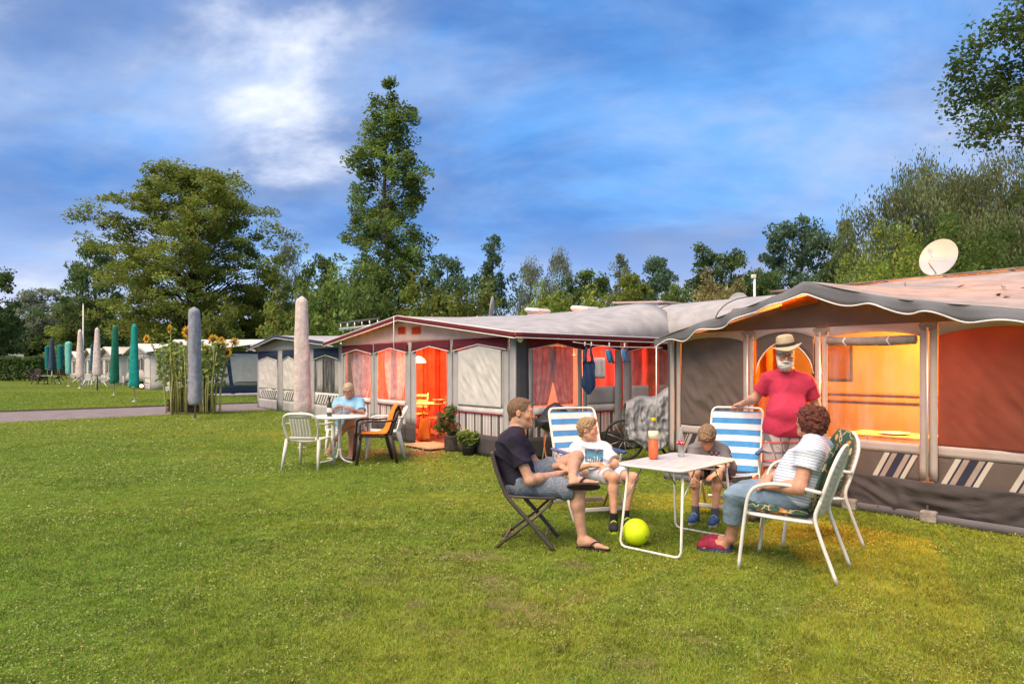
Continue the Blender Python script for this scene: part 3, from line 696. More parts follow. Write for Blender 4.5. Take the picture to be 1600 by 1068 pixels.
    # pale header with arched openings
    for a, b, dz in ((2.06, 3.0, .07), (1.165, 1.925, .10), (.10, 1.025, .06), (-1.1, -.06, .07)):
        mb = MB(); n = 24; A = arch(WT-.135, dz)
        mb.grid(lambda u, v: (-(a+(b-a)*u), -.014, (A(u))*(1-v)+WT*v), n, 2); mb.build('arch_header', F_post, T, .005)
    # closed blinds
    cloth(T, 'window_blind', F_brown, 'f', 2.06, 3.0, .735, arch(WT-.13, .07), .010, 40, 50, .020, 21, wl=3.2, crease=-.020)
    cloth(T, 'window_blind', fabric('blind_glow_red', (.27, .12, .085), .54), 'f', -1.10, -.06, .735, arch(WT-.13, .07), .008, 40, 50, .012, 22, wl=2.6, crease=-.012)  # thin blind; the lamp glow behind it is also put into its redder colour
    cloth(T, 'wall_panel', F_brown, 'f', -1.65, -1.10, .36, WT, .004, 20, 30, .010, 23, crease=.015)
    cloth(T, 'wall_panel', F_brown, 'f', 3.06, 3.22, .36, WT, .004, 4, 16, .012, 24)
    # clear window with its blind rolled up under the arch
    cloth(T, 'window_pane', M_vinyl, 'f', .10, 1.025, .735, arch(WT-.13, .05), .002, 10, 12, .006, 25, thick=0)
    mb = MB(); mb.tube([(-.12, -.055, 1.765), (-.4, -.062, 1.757), (-.7, -.062, 1.76), (-1.0, -.055, 1.775)], [.045, .05, .046, .042], 12); rb = mb.build('rolled_blind', mat('blind_grey', (.30, .25, .23), .8, .2, 8, .3, 30), T)
    for t in (.36, .80):
        tb_ = MB(); tb_.tube([(-t, -.09, 1.80), (-t-.01, -.118, 1.76), (-t+.02, -.10, 1.705)], .008, 6); tb_.build('tie', F_piping, rb)
    # door: arched opening in a dark panel, flap rolled to the left
    DA, DB = D0+.02, D1-.02
    mb = MB(); n = 28
    def door_edge(u): return 1.42+.36*math.sin(math.pi*min(1, max(0, u)))**.55
    mb.grid(lambda u, v: (-(DA+(DB-DA)*u), -.004, door_edge(u)*(1-v)+(WT-.03)*v), n, 3); mb.build('door_header', F_brown, T, .005)
    pp = MB(); pp.tube([(-(DA+(DB-DA)*i/n), -.012, door_edge(i/n)) for i in range(n+1)], .007, 5); pp.build('piping', F_piping, T)
    curtain(T, 'door_flap', F_orange, 'f', D1-.20, D1-.02, .03, 1.42, -.06, 2, .03)
    # side walls, back is the caravan
    for x in (-3.22, 1.65):
        SW = MB(); SW.grid(lambda u, v: (x+.02*(vn1(u*5, v*5)-.5), u*2.6, v*(WT+(.45*u))), 10, 8); SW.build('side_wall', F_brown, T, .006)
    SG = MB(); SG.grid(lambda u, v: (-3.2+4.82*u, .02+2.56*v, .012), 8, 4); SG.build('groundsheet', M_floor, T)
    # interior of the tent: things one sees through the doorway and the window
    lamp = thing('hanging_lamp', 'orange glowing lamp hanging inside the brown tent', 'lamp', loc_in(C, .75, 1.25, 1.93), ROTZ)
    mb = MB(); mb.lathe([(.015, .16), (.03, .12), (.09, .03), (.10, 0)], n=18); mb.build('lamp_shade', mat('shade_orange', (.7, .35, .12), .7, trans=.5), lamp, .003)
    mb = MB(); mb.lathe([(.001, -.03), (.028, -.015), (.035, .01), (.02, .05), (.012, .07)], n=14); mb.build('bulb', emit_mat('bulb_orange', (1, .48, .14), 6), lamp)
    mb = MB(); mb.tube([(0, 0, .15), (0, 0, .55)], .004, 5); mb.build('cord', M_dark, lamp)
    point_light('lamp_glow', (0, 0, -.08), LAMP_BROWN, (1.0, .32, .04), .05, lamp)
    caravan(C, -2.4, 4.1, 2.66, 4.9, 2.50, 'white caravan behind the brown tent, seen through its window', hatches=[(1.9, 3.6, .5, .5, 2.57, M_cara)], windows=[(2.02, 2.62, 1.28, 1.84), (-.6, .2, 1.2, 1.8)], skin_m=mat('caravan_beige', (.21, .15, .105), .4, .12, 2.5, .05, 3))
    tr = MB(); 
    for z in (1.12, 1.02): tr.box((0, 0, z), (3.4, .03, .028))
    o = tr.build('wall_shelf', mat('shelf_brown', (.22, .11, .05), .5), None); o.location = loc_in(C, 1.7, 2.6); o.rotation_euler = (0, 0, ROTZ); tag(o, 'dark wooden shelf boards along the caravan wall inside the brown tent', 'shelf')
    cab = thing('wooden_cabinet', 'orange-lit wooden cabinet just inside the brown tent doorway', 'cabinet', loc_in(C, 2.50, 1.35), ROTZ)
    mb = MB(); mb.box((0, 0, .53), (.62, .45, 1.02), bev=.01); mb.build('carcass', M_wood, cab)
    mb = MB(); mb.box((0, -.01, 1.06), (.70, .50, .035), bev=.008); mb.build('cabinet_top', M_wood, cab)
    for x in (-.155, .155):
        mb = MB(); mb.box((x, -.236, .53), (.29, .02, .94), bev=.006); d = mb.build('cabinet_door', M_wood, cab)
        hb = MB(); hb.tube([(x*.35, -.26, .62), (x*.35, -.26, .72)], .006, 6); hb.build('handle', M_alu, d)
    cu = MB(); cu.grid(lambda u, v: (-.5+1.0*u, .03*math.sin(u*30)+0, .02+1.85*v), 60, 8)
    o = cu.build('inner_curtain', F_orange, None, .003); o.location = loc_in(C, 3.05, 2.0); o.rotation_euler = (0, 0, ROTZ); tag(o, 'orange curtain hanging at the back of the brown tent doorway', 'curtain')
    rb_ = MB(); rb_.box((0, 0, .16), (.30, .24, .30), bev=.03); o = rb_.build('red_cool_box', mat('red_box', (.50, .03, .03), .5), None); o.location = loc_in(C, 1.95, .50); o.rotation_euler = (0, 0, ROTZ+.2); tag(o, 'red box on the floor just inside the brown tent doorway', 'box')
    pt = thing('camping_table', 'low table with a white plate behind the clear window of the brown tent', 'table', loc_in(C, .72, .85), ROTZ)
    mb = MB(); mb.box((0, 0, .72), (.9, .55, .03), bev=.01); mb.build('table_top', M_wood, pt)
    for x in (-.4, .4):
        for y in (-.22, .22):
            mb = MB(); mb.tube([(x, y, 0), (x*.95, y, .71)], .013, 6); mb.build('leg', M_alu, pt)
    pl = MB(); pl.lathe([(.001, .0), (.08, .0), (.16, .018), (.165, .022), (.10, .012), (.001, .01)], n=24)
    o = pl.build('white_plate', M_whitepl, None); o.location = loc_in(C, .68, .80, .737); tag(o, 'white plate on the table behind the clear window', 'plate')
    for i, px in enumerate((1326, 1450)):
        t = tloc(C, px, 800, .12)[0]; mb = MB(); mb.box((0, 0, .055), (.14, .09, .11), bev=.012)
        o = mb.build('concrete_block', M_conc, None); o.location = loc_in(C, t, -.10); o.rotation_euler = (0, 0, ROTZ+.1); tag(o, ['concrete block at the tent foot right behind the white armchairs', 'concrete block at the foot of the pale tent post right of the clear window'][i], 'block', 'blocks holding down the tent skirt')
    # roof rack rails along the top
    rk = thing('roof_rack', 'rusty-brown rail rack along the roof of the brown tent', 'rack', loc_in(C, 0, 2.7, 2.48), ROTZ)
    M_rail = mat('rail_brown', (.20, .145, .125), .5, .3, 6)
    mb = MB(); mb.box((-.55, 0, .21), (5.6, .07, .035), bev=.01); mb.build('top_rail', M_rail, rk)
    mb = MB(); mb.tube([(-3.3, -.06, .12), (2.2, -.06, .12)], .014, 6); mb.build('lower_rail', M_rail, rk)
    for i in range(8):
        mb = MB(); mb.box((-3.0+i*.72, -.03, .095), (.05, .09, .19), bev=.008); mb.build('bracket', M_rail, rk)
    # satellite dish on the rack
    Y = 10.6; p = P3(1466, 402, Y)
    ds = thing('satellite_dish', 'large white satellite dish above the brown tent roof', 'satellite dish', (p.x, p.y, 2.60), 0)
    dish(ds, .275, p.z-2.60, Vector((-.86, -.62, .36)), True)
    lm = mat('dry_leaf', (.20, .085, .03), .9, .3, 20)
    for i, (px, u) in enumerate(((1345, .35), (1545, .55), (1588, .5), (1572, .3), (1470, .6), (1592, .25))):
        t = tloc(C, px, 455, -.8)[0]; y = -.2+2.6*u; z = zf(t)*(1-(y+OV)/2.94)+2.62*((y+OV)/2.94); mb = MB()
        mb.add([(-.045, 0, 0), (0, -.022, .012), (.05, 0, .004), (0, .024, .014)], [(0, 1, 2), (0, 2, 3)], 0, False); o = mb.build('fallen_leaf', lm, None, .002)
        o.location = loc_in(C, t, y, z-.03); o.rotation_euler = (.2, -.15, i*1.3); tag(o, 'small dry brown leaf lying on the brown tent roof', 'leaf', 'dry leaves on the brown tent roof')
    return T
def dish(ds, R, z, facing, text=False):
    f = facing.normalized(); M = f.to_track_quat('Z', 'Y').to_matrix()
    mb = MB(); c = Vector((0, 0, z))
    mb.lathe([(.002, -.05), (R*.4, -.042), (R*.75, -.02), (R*.97, 0), (R, .006), (R, -.004), (R*.75, -.034), (R*.4, -.056), (.002, -.066)], c, 30, axis=M, sy=1.12)
    d = mb.build('reflector', mat('dish_white', (.44, .43, .43), .55, .08), ds)
    mb = MB(); mb.tube([(0, 0, 0), (.0, .03, z*.7), tuple(c-f*.07)], [.022, .02, .018], 8); mb.build('mast', M_alu, ds)
    down = M @ Vector((0, -1, 0)) if (M @ Vector((0, -1, 0))).z < 0 else M @ Vector((0, 1, 0))
    a = c+down*R*.95; b = c+f*R*1.25+down*R*.75
    mb = MB(); mb.tube([tuple(a), tuple(b)], .011, 6); mb.build('feed_arm', M_alu, ds)
    mb = MB(); mb.tube([tuple(b), tuple(b+(c-b).normalized()*.07)], [.03, .022], 10); mb.build('receiver_head', M_whitepl, ds)
    if text:
        mt = mat('dish_lettering', (.42, .55, .56), .6, .05); rr = random.Random(3)
        X = Vector((0, 0, 1)).cross(f).normalized(); Yv = f.cross(X); lb = MB()      # faded, unreadable lettering
        for k in range(2):
            for i in range(6):
                q = c+f*(-.030+.004*i*0)+X*(-.11+.032*i+.03*k)+Yv*(.05-.055*k-.006*i)
                w = .008; h = .030+.01*rr.random()
                for dx, dy, sx, sy in ((-w, 0, .004, h), (w*rr.random(), rr.uniform(-.012, .012), .012, .006)):
                    p = q+X*dx+Yv*dy; lb.add([p-X*sx/2-Yv*sy/2, p+X*sx/2-Yv*sy/2, p+X*sx/2+Yv*sy/2, p-X*sx/2+Yv*sy/2], [(0, 1, 2, 3)], 0, False)
        lb.build('faded_lettering', mt, d)

# ---- red tent in the middle ---------------------------------------------------------------------
def red_tent():
    C = C_RED
    T = thing('awning_tent', 'large grey awning tent with burgundy trim and glowing red windows', 'tent', loc_in(C, 0, 0), ROTZ)
    OV = .22; WT = 1.97
    tP, zP = tloc(C, 621, 494, OV); tL, zL = tloc(C, 505, 536, OV); tR, zR = tloc(C, 802, 520, OV)
    zf = lambda t: float(np.interp(t, [tR-.05, tP, tL], [zR, zP, zL]))
    t0, t1 = tR-.05, tL
    def zb(t):
        a = max(0, min(1, (t-t0)/1.0)); return 2.0+.74*math.sqrt(max(0, 1-(1-a)**2)) if a < 1 else 2.74-.015*(t-1)
    roof_sheet(T, 'roof', F_roof, t0, t1, zf, zb, -OV, 3.7, 60, 18, .02, wr=.025, prof=lambda v: v**1.25)
    def band_line(p0, p1, h, name='eave_band'):
        mb = MB(); n = 24; a, b = Vector(p0), Vector(p1)
        mb.grid(lambda u, v: tuple(a.lerp(b, u)+Vector((0, 0, -h*(1-v)+.006))), n, 2); o = mb.build(name, F_burg, T, .008)
        for z, nm in ((-h+.006, 'lower_piping'), (.012, 'upper_piping')):
            pb = MB(); pb.tube([tuple(a.lerp(b, i/n)+Vector((0, 0, z))) for i in range(n+1)], .010, 5); pb.build('piping', F_piping, o)
    band_line((-t0, -OV-.006, zf(t0)), (-tP, -OV-.006, zP), .085)
    band_line((-tP, -OV-.006, zP), (-tL, -OV-.006, zL), .085)
    band_line((-t0+.008, -OV, zf(t0)), (-t0+.008, 3.75, 2.0), .075)
    # gable
    cloth(T, 'gable', fabric('gable_cream', (.60, .54, .52), .25), 'f', .0, 6.5, WT, lambda u: max(WT+.005, zf(6.5*u)-.02), 0, 40, 6, .006, 2)
    for a, b in ((622, 633), (643, 657)):
        ta, za = tloc(C, a, 511, .02); tb, zb_ = tloc(C, b, 521, .02)
        mb = MB(); mb.grid(lambda u, v: (-(ta+(tb-ta)*u), -.022, zb_+(za-zb_)*v), 2, 2); mb.build('gable_vent', mat('vent_red', (.85, .16, .05), .6, trans=.8), T)
    pl = MB(); pl.tube([(-tP, -.30, 0+1.60), (-tP, -.30, zP)], .009, 6); pl.build('pole', F_piping, T)
    # front bays by distance t from the near corner
    Z_S, Z_B0, Z_B1, Z_TOP = .36, .70, .80, 1.77
    bays = [('window', 5.02, 6.30), ('window', 3.50, 4.68), ('door', 1.98, 3.08), ('blind', .30, 1.62)]
    cuts = [(6.30, 6.52), (4.68, 5.02), (3.08, 3.50), (1.62, 1.98), (.0, .30)]
    for a, b in cuts:
        cloth(T, 'post', F_lgrey, 'f', a, (a+b)/2-.008, Z_S, WT, .004, 3, 10, .008, a)
        cloth(T, 'post', F_lgrey, 'f', (a+b)/2+.008, b, Z_S, WT, .004, 3, 10, .008, b+9)
        sb = MB(); sb.box((-(a+b)/2, -.002, (Z_S+Z_TOP)/2), (.018, .01, Z_TOP-Z_S)); sb.build('seam', F_dgrey, T)
        cloth(T, 'skirt', F_skirt, 'f', a, b, 0, Z_S, .012, 4, 4, .012, a+3)
    stripe_m = [F_white, F_dgrey, F_lgrey]
    pat = [(.06, 2), (.03, 0), (.075, 1), (.02, 0), (.10, 2), (.02, 0), (.05, 1), (.03, 0), (.06, 2), (.03, 0)]
    for kind, a, b in bays:
        if kind != 'door':
            cloth(T, 'skirt', F_skirt, 'f', a, b, 0, Z_S, .012, 10, 4, .016, a)
            stripes(T, 'stripe_band', stripe_m, 'f', a, b, Z_S, Z_B0, pat, .004)
            cloth(T, 'window_band', F_white, 'f', a, b, Z_B0, Z_B1+.015, .010, 6, 2, .004, 4)
            tb_ = MB(); tb_.box((-(a+b)/2, -.016, Z_B0+.012), (b-a-.04, .012, .024)); tb_.build('trim', F_red, T)
        if kind == 'window':
            cloth(T, 'window_pane', M_vinyl, 'f', a, b, Z_B1, zig(Z_TOP, .10), .0, 8, 8, .004, 5, thick=0)
        if kind == 'blind':
            cloth(T, 'window_blind', F_white, 'f', a+.04, b-.03, Z_B1+.03, zig(Z_TOP-.01, .09), .026, 40, 40, .012, 6, wl=2.4, crease=-.014)
            cloth(T, 'wall_panel', F_lgrey, 'f', a, b, Z_B1, zig(Z_TOP, .10), .002, 8, 8, .003, 7)
        # valance with a pointed arch over each bay
        mb = MB(); zz = zig(Z_TOP, .10)
        mb.grid(lambda u, v: (-(a-.12+(b-a+.24)*u), -.030-.012*(1-v), zz(u)*(1-v)+WT*v), 24, 3); o = mb.build('valance', F_burg, T, .005)
        pb = MB(); pb.tube([(-(a-.12+(b-a+.24)*i/24), -.044, zz(i/24)) for i in range(25)], .009, 5); pb.build('piping', F_piping, o)
    # curtains behind the windows
    for a, b in ((5.02, 6.30), (3.50, 4.68)):
        curtain(T, 'curtain', F_pink, 'f', a, a+(b-a)*.66, .78, Z_TOP+.08, -.10, 5, .022, .45, -1)
        curtain(T, 'curtain', F_pink, 'f', a+(b-a)*.45, b, .78, Z_TOP+.08, -.14, 5, .022, .35, 1)
    cp = MB(); cp.tube([(0, 0, 0), (0, 0, WT)], .022, 8); cp.build('corner_pole', F_lgrey, T)
    # right side wall --------------------------------------------------------------------------
    Dp = 3.75
    cloth(T, 'corner_panel', F_dgrey, 'r', .02, .27, Z_S, WT, .004, 3, 10, .006, 3)
    cloth(T, 'side_post', F_lgrey, 'r', .27, .36, Z_S, WT, .006, 2, 10, .006, 4)
    sb = [(.36, 1.34, 'curtained'), (1.56, 2.24, 'half'), (2.68, 3.62, 'half')]
    for a, b in ((1.34, 1.44), (1.46, 1.56), (2.24, 2.44), (2.47, 2.68)):
        cloth(T, 'side_post', F_lgrey, 'r', a, b, Z_S, WT, .006, 2, 10, .008, a)
    for a, b, kind in sb:
        stripes(T, 'stripe_band', stripe_m, 'r', a, b, Z_S, Z_B0, pat, .004)
        cloth(T, 'window_band', F_white, 'r', a, b, Z_B0, .84, .012, 6, 2, .006, 4)
        tb_ = MB(); tb_.box((.02, (a+b)/2, Z_B0+.012), (.012, b-a-.04, .024)); tb_.build('trim', F_red, T)
        if kind == 'curtained':
            cloth(T, 'window_pane', M_smoke, 'r', a, b, .84, zig(Z_TOP, .10), 0, 8, 8, .004, 5, thick=0)
            curtain(T, 'curtain', F_pink, 'r', a, a+.58, .86, Z_TOP+.06, -.08, 5, .02, .35, 1)
            curtain(T, 'curtain', F_pink, 'r', a+.42, b, .86, Z_TOP+.06, -.11, 5, .02, .4, -1)
        else:
            cloth(T, 'window_pane', M_smoke, 'r', a, b, 1.14, zig(Z_TOP, .07), 0, 8, 8, .004, 5, thick=0)
            cloth(T, 'window_blind', F_lgrey, 'r', a, b, .83, 1.15, .010, 8, 5, .010, 6)
        mb = MB(); zz = zig(Z_TOP, .10)
        mb.grid(lambda u, v: (.030+.012*(1-v), a-.11+(b-a+.22)*u, zz(u)*(1-v)+WT*v), 24, 3); o = mb.build('valance', F_burg, T, .005)
        pb = MB(); pb.tube([(.044, a-.11+(b-a+.22)*i/24, zz(i/24)) for i in range(25)], .009, 5); pb.build('piping', F_piping, o)
    curtain(T, 'curtain', F_pink, 'r', 3.25, 3.62, 1.12, Z_TOP+.06, -.08, 3, .02)
    curtain(T, 'curtain', F_pink, 'r', 2.68, 2.84, 1.12, Z_TOP+.06, -.08, 2, .02)
    cloth(T, 'skirt', F_skirt, 'r', .0, Dp, 0, Z_S, .014, 24, 5, .016, 8)
    cloth(T, 'side_wall', F_lgrey, 'l', 0, Dp, 0, WT+.05, 0, 10, 10, .01, 9, sx=-6.5)
    SG = MB(); SG.grid(lambda u, v: (-6.45+6.4*u, .03+3.6*v, .014), 6, 4); SG.build('groundsheet', M_floor, T)
    # inside
    lp = P3(654, 566, 14.6); lamp = thing('pendant_lamp', 'glowing yellow pendant lamp hanging in the red tent doorway', 'lamp', lp, 0)
    mb = MB(); mb.lathe([(.03, .13), (.07, .115), (.13, .06), (.165, 0)], n=20); mb.build('lamp_shade', emit_mat('shade_glow', (1, .55, .20), 2.2), lamp, .004)
    mb = MB(); mb.lathe([(.001, -.01), (.04, .0), (.05, .03), (.02, .08)], n=14); mb.build('bulb', emit_mat('bulb_warm', (1, .72, .40), 8), lamp)
    mb = MB(); mb.tube([(0, 0, .13), (0, 0, .62)], .005, 5); mb.build('cord', M_dark, lamp)
    point_light('lamp_glow', (0, 0, -.10), LAMP_RED, (1.0, .25, .10), .10, lamp)
    l2 = thing('wall_lamp', 'red-glowing lamp deep inside the red tent behind its side windows', 'lamp', loc_in(C, 1.3, 2.4, 1.72), ROTZ)
    mb = MB(); mb.lathe([(.05, .10), (.09, .0)], n=16); mb.build('lamp_shade', emit_mat('shade_red', (1, .20, .08), 1.2), l2, .004)
    mb = MB(); mb.tube([(0, 0, .10), (0, 0, .55)], .005, 5); mb.build('cord', M_dark, l2)
    point_light('lamp_glow', (0, 0, -.06), LAMP_RED*.28, (1.0, .16, .08), .08, l2)
    cu = MB(); cu.grid(lambda u, v: (-1.6+3.2*u, .05*math.sin(u*52)+.02*math.sin(u*120), .02+1.95*v), 160, 8)
    o = cu.build('inner_curtain', mat('curtain_red', (.62, .12, .06), .9, .25, 5, .3, 12, trans=.35), None, .003); o.location = loc_in(C, 5.9, 1.9); o.rotation_euler = (0, 0, ROTZ+math.pi/2); tag(o, 'long red curtain at the back of the red tent doorway', 'curtain')
    cu = MB(); cu.grid(lambda u, v: (-.9+1.8*u, .04*math.sin(u*34), .02+1.9*v), 100, 8)
    o = cu.build('inner_curtain', MATS['curtain_red'], None, .003); o.location = loc_in(C, .7, 3.1); o.rotation_euler = (0, 0, ROTZ+.1); tag(o, 'red striped curtain behind the side windows of the red tent', 'curtain')
    tb = thing('dining_table', 'small wooden table inside the red tent doorway under the lamp', 'table', loc_in(C, 3.95, .95), ROTZ)
    mb = MB(); mb.lathe([(.001, .70), (.44, .70), (.45, .715), (.44, .73), (.001, .73)], n=28); mb.build('table_top', M_wood, tb)
    for i in range(4):
        a = i*math.pi/2+.6; mb = MB(); mb.tube([(math.cos(a)*.32, math.sin(a)*.32, .01), (math.cos(a)*.26, math.sin(a)*.26, .71)], .018, 6); mb.build('leg', M_wood, tb)
    bk = MB(); bk.lathe([(.001, .0), (.09, .0), (.13, .07), (.135, .075), (.12, .07), (.085, .01), (.001, .01)], n=20); o = bk.build('bread_basket', M_wood, None); o.location = loc_in(C, 3.80, .95, .732); tag(o, 'round basket on the table inside the red tent', 'basket')
    for i, (t, y, rz, lab) in enumerate(((4.55, .85, .5, 'wooden chair with orange cushion at the left of the red tent doorway table'), (3.35, .75, -1.1, 'wooden chair at the right of the red tent doorway table'))):
        ch = thing('dining_chair', lab, 'chair', loc_in(C, t, y), ROTZ+rz)
        mb = MB(); mb.box((0, 0, .45), (.40, .40, .05), bev=.015); mb.build('seat', mat('cushion_orange', (.70, .26, .06), .9, .15, 8, .2), ch)
        for x in (-.17, .17):
            for y_ in (-.17, .17):
                mb = MB(); mb.tube([(x*1.08, y_*1.08, .01), (x, y_, .44)], .015, 6); mb.build('leg', M_wood, ch)
        for x in (-.17, .17):
            mb = MB(); mb.tube([(x, .17, .44), (x, .21, .92)], .014, 6); mb.build('back_post', M_wood, ch)
        for z in (.62, .74, .86):
            mb = MB(); mb.box((0, .195, z), (.34, .018, .055), bev=.005); mb.build('back_slat', M_wood, ch)
    dm = MB(); dm.grid(lambda u, v: (-.5+1.0*u, -.35+.7*v, .03+.004*math.sin(u*60)), 40, 4); o = dm.build('door_mat', mat('mat_tan', (.40, .24, .15), .9, .3, 14, .6, 60), None, .02); o.location = loc_in(C, 2.5, -.02); o.rotation_euler = (0, 0, ROTZ); tag(o, 'flat tan mat lying across the red tent doorway', 'door mat')
    bp = G(661, 690); bg = thing('shopping_bag', 'yellow and orange plastic bag standing in the red tent doorway', 'bag', (bp.x, bp.y+.1, .03), ROTZ)
    mb = MB(); mb.grid(lambda u, v: tuple(Vector((math.cos(u*6.283)*(.17-.05*v+.02*math.sin(u*19)), math.sin(u*6.283)*(.10-.06*v), .44*v+.02*math.sin(u*12)*v))), 26, 8)
    mb.build('bag_body', mat('bag_yellow', (.72, .38, .03), .4, .25, 5, .3, 10, .4, col2=(.75, .16, .03)), bg, .003)
    mb = MB(); mb.tube([(-.06, 0, .42), (-.05, 0, .52), (0, 0, .56), (.05, 0, .52), (.06, 0, .42)], .007, 6); mb.build('bag_handle', MATS['bag_yellow'], bg)
    # small white wall lamp at the corner
    t_, z_ = sloc(C, 809, 530); wl = thing('outdoor_lamp', 'little round white lamp fixed at the corner of the red tent', 'lamp', loc_in(C, 0, t_, z_)-Vector((ROWF[0]*.06, ROWF[1]*.06, 0)), ROTZ)
    mb = MB(); mb.lathe([(.001, -.055), (.03, -.045), (.048, -.01), (.045, .02), (.02, .045), (.016, .075), (.001, .08)], n=16); mb.build('globe', M_whitepl, wl)
    mb = MB(); mb.box((-.03, 0, .085), (.06, .03, .03), bev=.006); mb.build('bracket', M_whitepl, wl)
    # the caravan behind and its cover
    cv = caravan(C, -2.6, 5.4, 3.85, 6.0, 2.52, 'pale caravan under a grey arched cover behind the red tent', hatches=[])
    mb = MB()
    def cov(u, v):
        a = math.pi*v; t = -2.9+8.2*u; yc = 4.9; y = yc-math.cos(a)*1.45; z = 1.9+.88*math.sin(a)**.6 if 0 < v < 1 else 1.9
        return (-t, y, z+.012*(vn1(t*2, v*8)-.5))
    mb.grid(cov, 40, 20); mb.build('roof_cover', F_roof, cv, .006)
    for t in (.35, -1.2):
        pb = MB(); pb.tube([tuple(Vector(cov((t+2.9)/8.2, j/20))+Vector((0, 0, .006))) for j in range(21)], .014, 5); pb.build('cover_seam', F_dgrey, cv)
    for px, py, w, Y, col in ((840, 484, .5, 16.6, M_cara), (914, 481, .55, 15.6, M_cara)):
        p = P3(px, py, Y); hb = MB(); hb.box((0, 0, 0), (w, .5, .12), (0, .12, ROTZ), bev=.05); h = hb.build('roof_hatch', col, None); h.location = (p.x, p.y, p.z-.02)
        mbp = MB(); mbp.box((0, 0, -.10), (w*.7, .35, .14), (0, 0, ROTZ)); mbp.build('hatch_base', col, h)
        tag(h, 'domed roof hatch on the caravan cover, %s of the two' % ('left' if px < 880 else 'right'), 'roof hatch', 'roof hatches behind the red tent')
    p = P3(1015, 474, 15.5); hb = thing('solar_panel', 'low tilted panel on the pale caravan roof right of the domed hatches', 'solar panel', (p.x, p.y, p.z-.10), ROTZ)
    mb = MB(); mb.box((0, 0, .10), (1.5, .9, .045), (.0, .06, 0), bev=.012); mb.build('panel', mat('panel_pink', (.46, .36, .34), .4, .1), hb)
    mb = MB(); mb.box((0, 0, .0), (1.1, .7, .12)); mb.build('mount', M_alu, hb)
    p = P3(768, 484, 19); ds = thing('satellite_dish', 'thin edge-on white satellite dish above the red tent ridge', 'satellite dish', (p.x, p.y, p.z-.9), 0)
    dish(ds, .34, .9, Vector((-.985, .12, .1)))
    p = P3(1153, 474, 17); ds = thing('satellite_dish', 'small grey satellite dish behind the brown tent left slope', 'satellite dish', (p.x, p.y, p.z-1.0), 0)
    dish(ds, .26, 1.0, Vector((-.55, -.75, .25))); ds.children[0].data.materials[0] = mat('dish_grey', (.20, .20, .21), .5)
    a = P3(1179, 432, 20); ms = thing('antenna_mast', 'slim white mast standing behind the brown tent left slope', 'mast', (a.x, a.y, 0), 0)
    mb = MB(); mb.tube([(0, 0, 0), (0, 0, a.z)], .035, 8); mb.build('pole', M_whitepl, ms)
    mb = MB(); mb.box((-.03, 0, a.z), (.14, .1, .12), bev=.02); mb.build('cap', M_whitepl, ms)
    return T

# ---- generic awning for the blue tent and the row behind ------------------------------------------
def simple_tent(C, W, D, tP, zP, zE, label, roof_m, band_m, wall_m, skirt_m, bays, post_m=None, side=None, group=None, stripe=True, ov=.3, eL=None):
    T = thing('awning_tent', label, 'tent', loc_in(C, 0, 0), ROTZ, group); WT = zE-.12
    t0, t1 = -.35, W+.35
    zf = lambda t: float(np.interp(t, [t0, tP, t1], [zE, zP, eL or zE]))
    roof_sheet(T, 'roof', roof_m, t0, t1, zf, lambda t: max(zP+.1-.03*abs(t-tP), zE+.3), -ov, D, 24, 8, .02, wr=.03)
    edge_band(T, 'valance', band_m, t0, t1, lambda t: zf(t)+.004, .10, -ov-.004, 40, .1, 3, F_piping)
    cloth(T, 'gable', fabric('gable_grey', (.44, .40, .37), .05), 'f', 0, W, WT-.02, lambda u: max(WT, zf(W*u)-.04), 0, 24, 4, .006, 2)
    n = len(bays); 
    for i, (a, b, kind) in enumerate(bays):
        zz = zig(WT-.32, .12)
        if kind == 'blind': cloth(T, 'window_blind', wall_m, 'f', a, b, .72, lambda u: zz(u)+.02, .012, 20, 24, .02, i, crease=-.02)
        elif kind == 'dark':
            cloth(T, 'window_pane', M_smoke, 'f', a, b, .72, lambda u: zz(u)+.02, 0, 8, 8, .004, i, thick=0)
            cloth(T, 'curtain', F_white, 'f', a, a+.22*(b-a), .72, WT-.2, -.05, 6, 4, .02, i); cloth(T, 'curtain', F_white, 'f', b-.26*(b-a), b, .72, WT-.2, -.05, 6, 4, .02, i+5)
        elif kind == 'door': cloth(T, 'door_panel', F_dgrey, 'f', a, b, .02, WT-.2, -.02, 6, 6, .01, i)
        if kind != 'door':
            cloth(T, 'lower_wall', wall_m, 'f', a, b, .36, .73, .0, 8, 3, .006, i+8)
            if stripe: stripes(T, 'stripe_band', [wall_m, F_dgrey], 'f', a+.06, b-.30, .40, .68, [(.085, 1), (.095, 0)], .010, .22)
            cloth(T, 'skirt', skirt_m, 'f', a, b, 0, .37, .02, 10, 4, .03, i+3)
        mb = MB(); mb.grid(lambda u, v: (-(a-.04+(b-a+.08)*u), -.028, zz(u)*(1-v)+WT*v), 16, 2); o = mb.build('valance', band_m, T, .005)
        pb = MB(); pb.tube([(-(a-.04+(b-a+.08)*k/16), -.038, zz(k/16)) for k in range(17)], .012, 4); pb.build('piping', F_piping, o)
    edges = sorted([0, W]+[x for b in bays for x in b[:2]]); 
    for a, b in zip(edges[::2], edges[1::2]):
        if b-a > .02: cloth(T, 'post', post_m or F_lgrey, 'f', a, b, 0, WT, .012, 2, 6, .006, a)
    if side: side(T, WT)
    else: cloth(T, 'side_wall', wall_m, 'r', 0, D, 0, WT+.1, 0, 8, 6, .02, 4)
    cloth(T, 'side_wall', wall_m, 'l', 0, D, 0, WT+.1, 0, 8, 6, .02, 4, sx=-W)
    return T
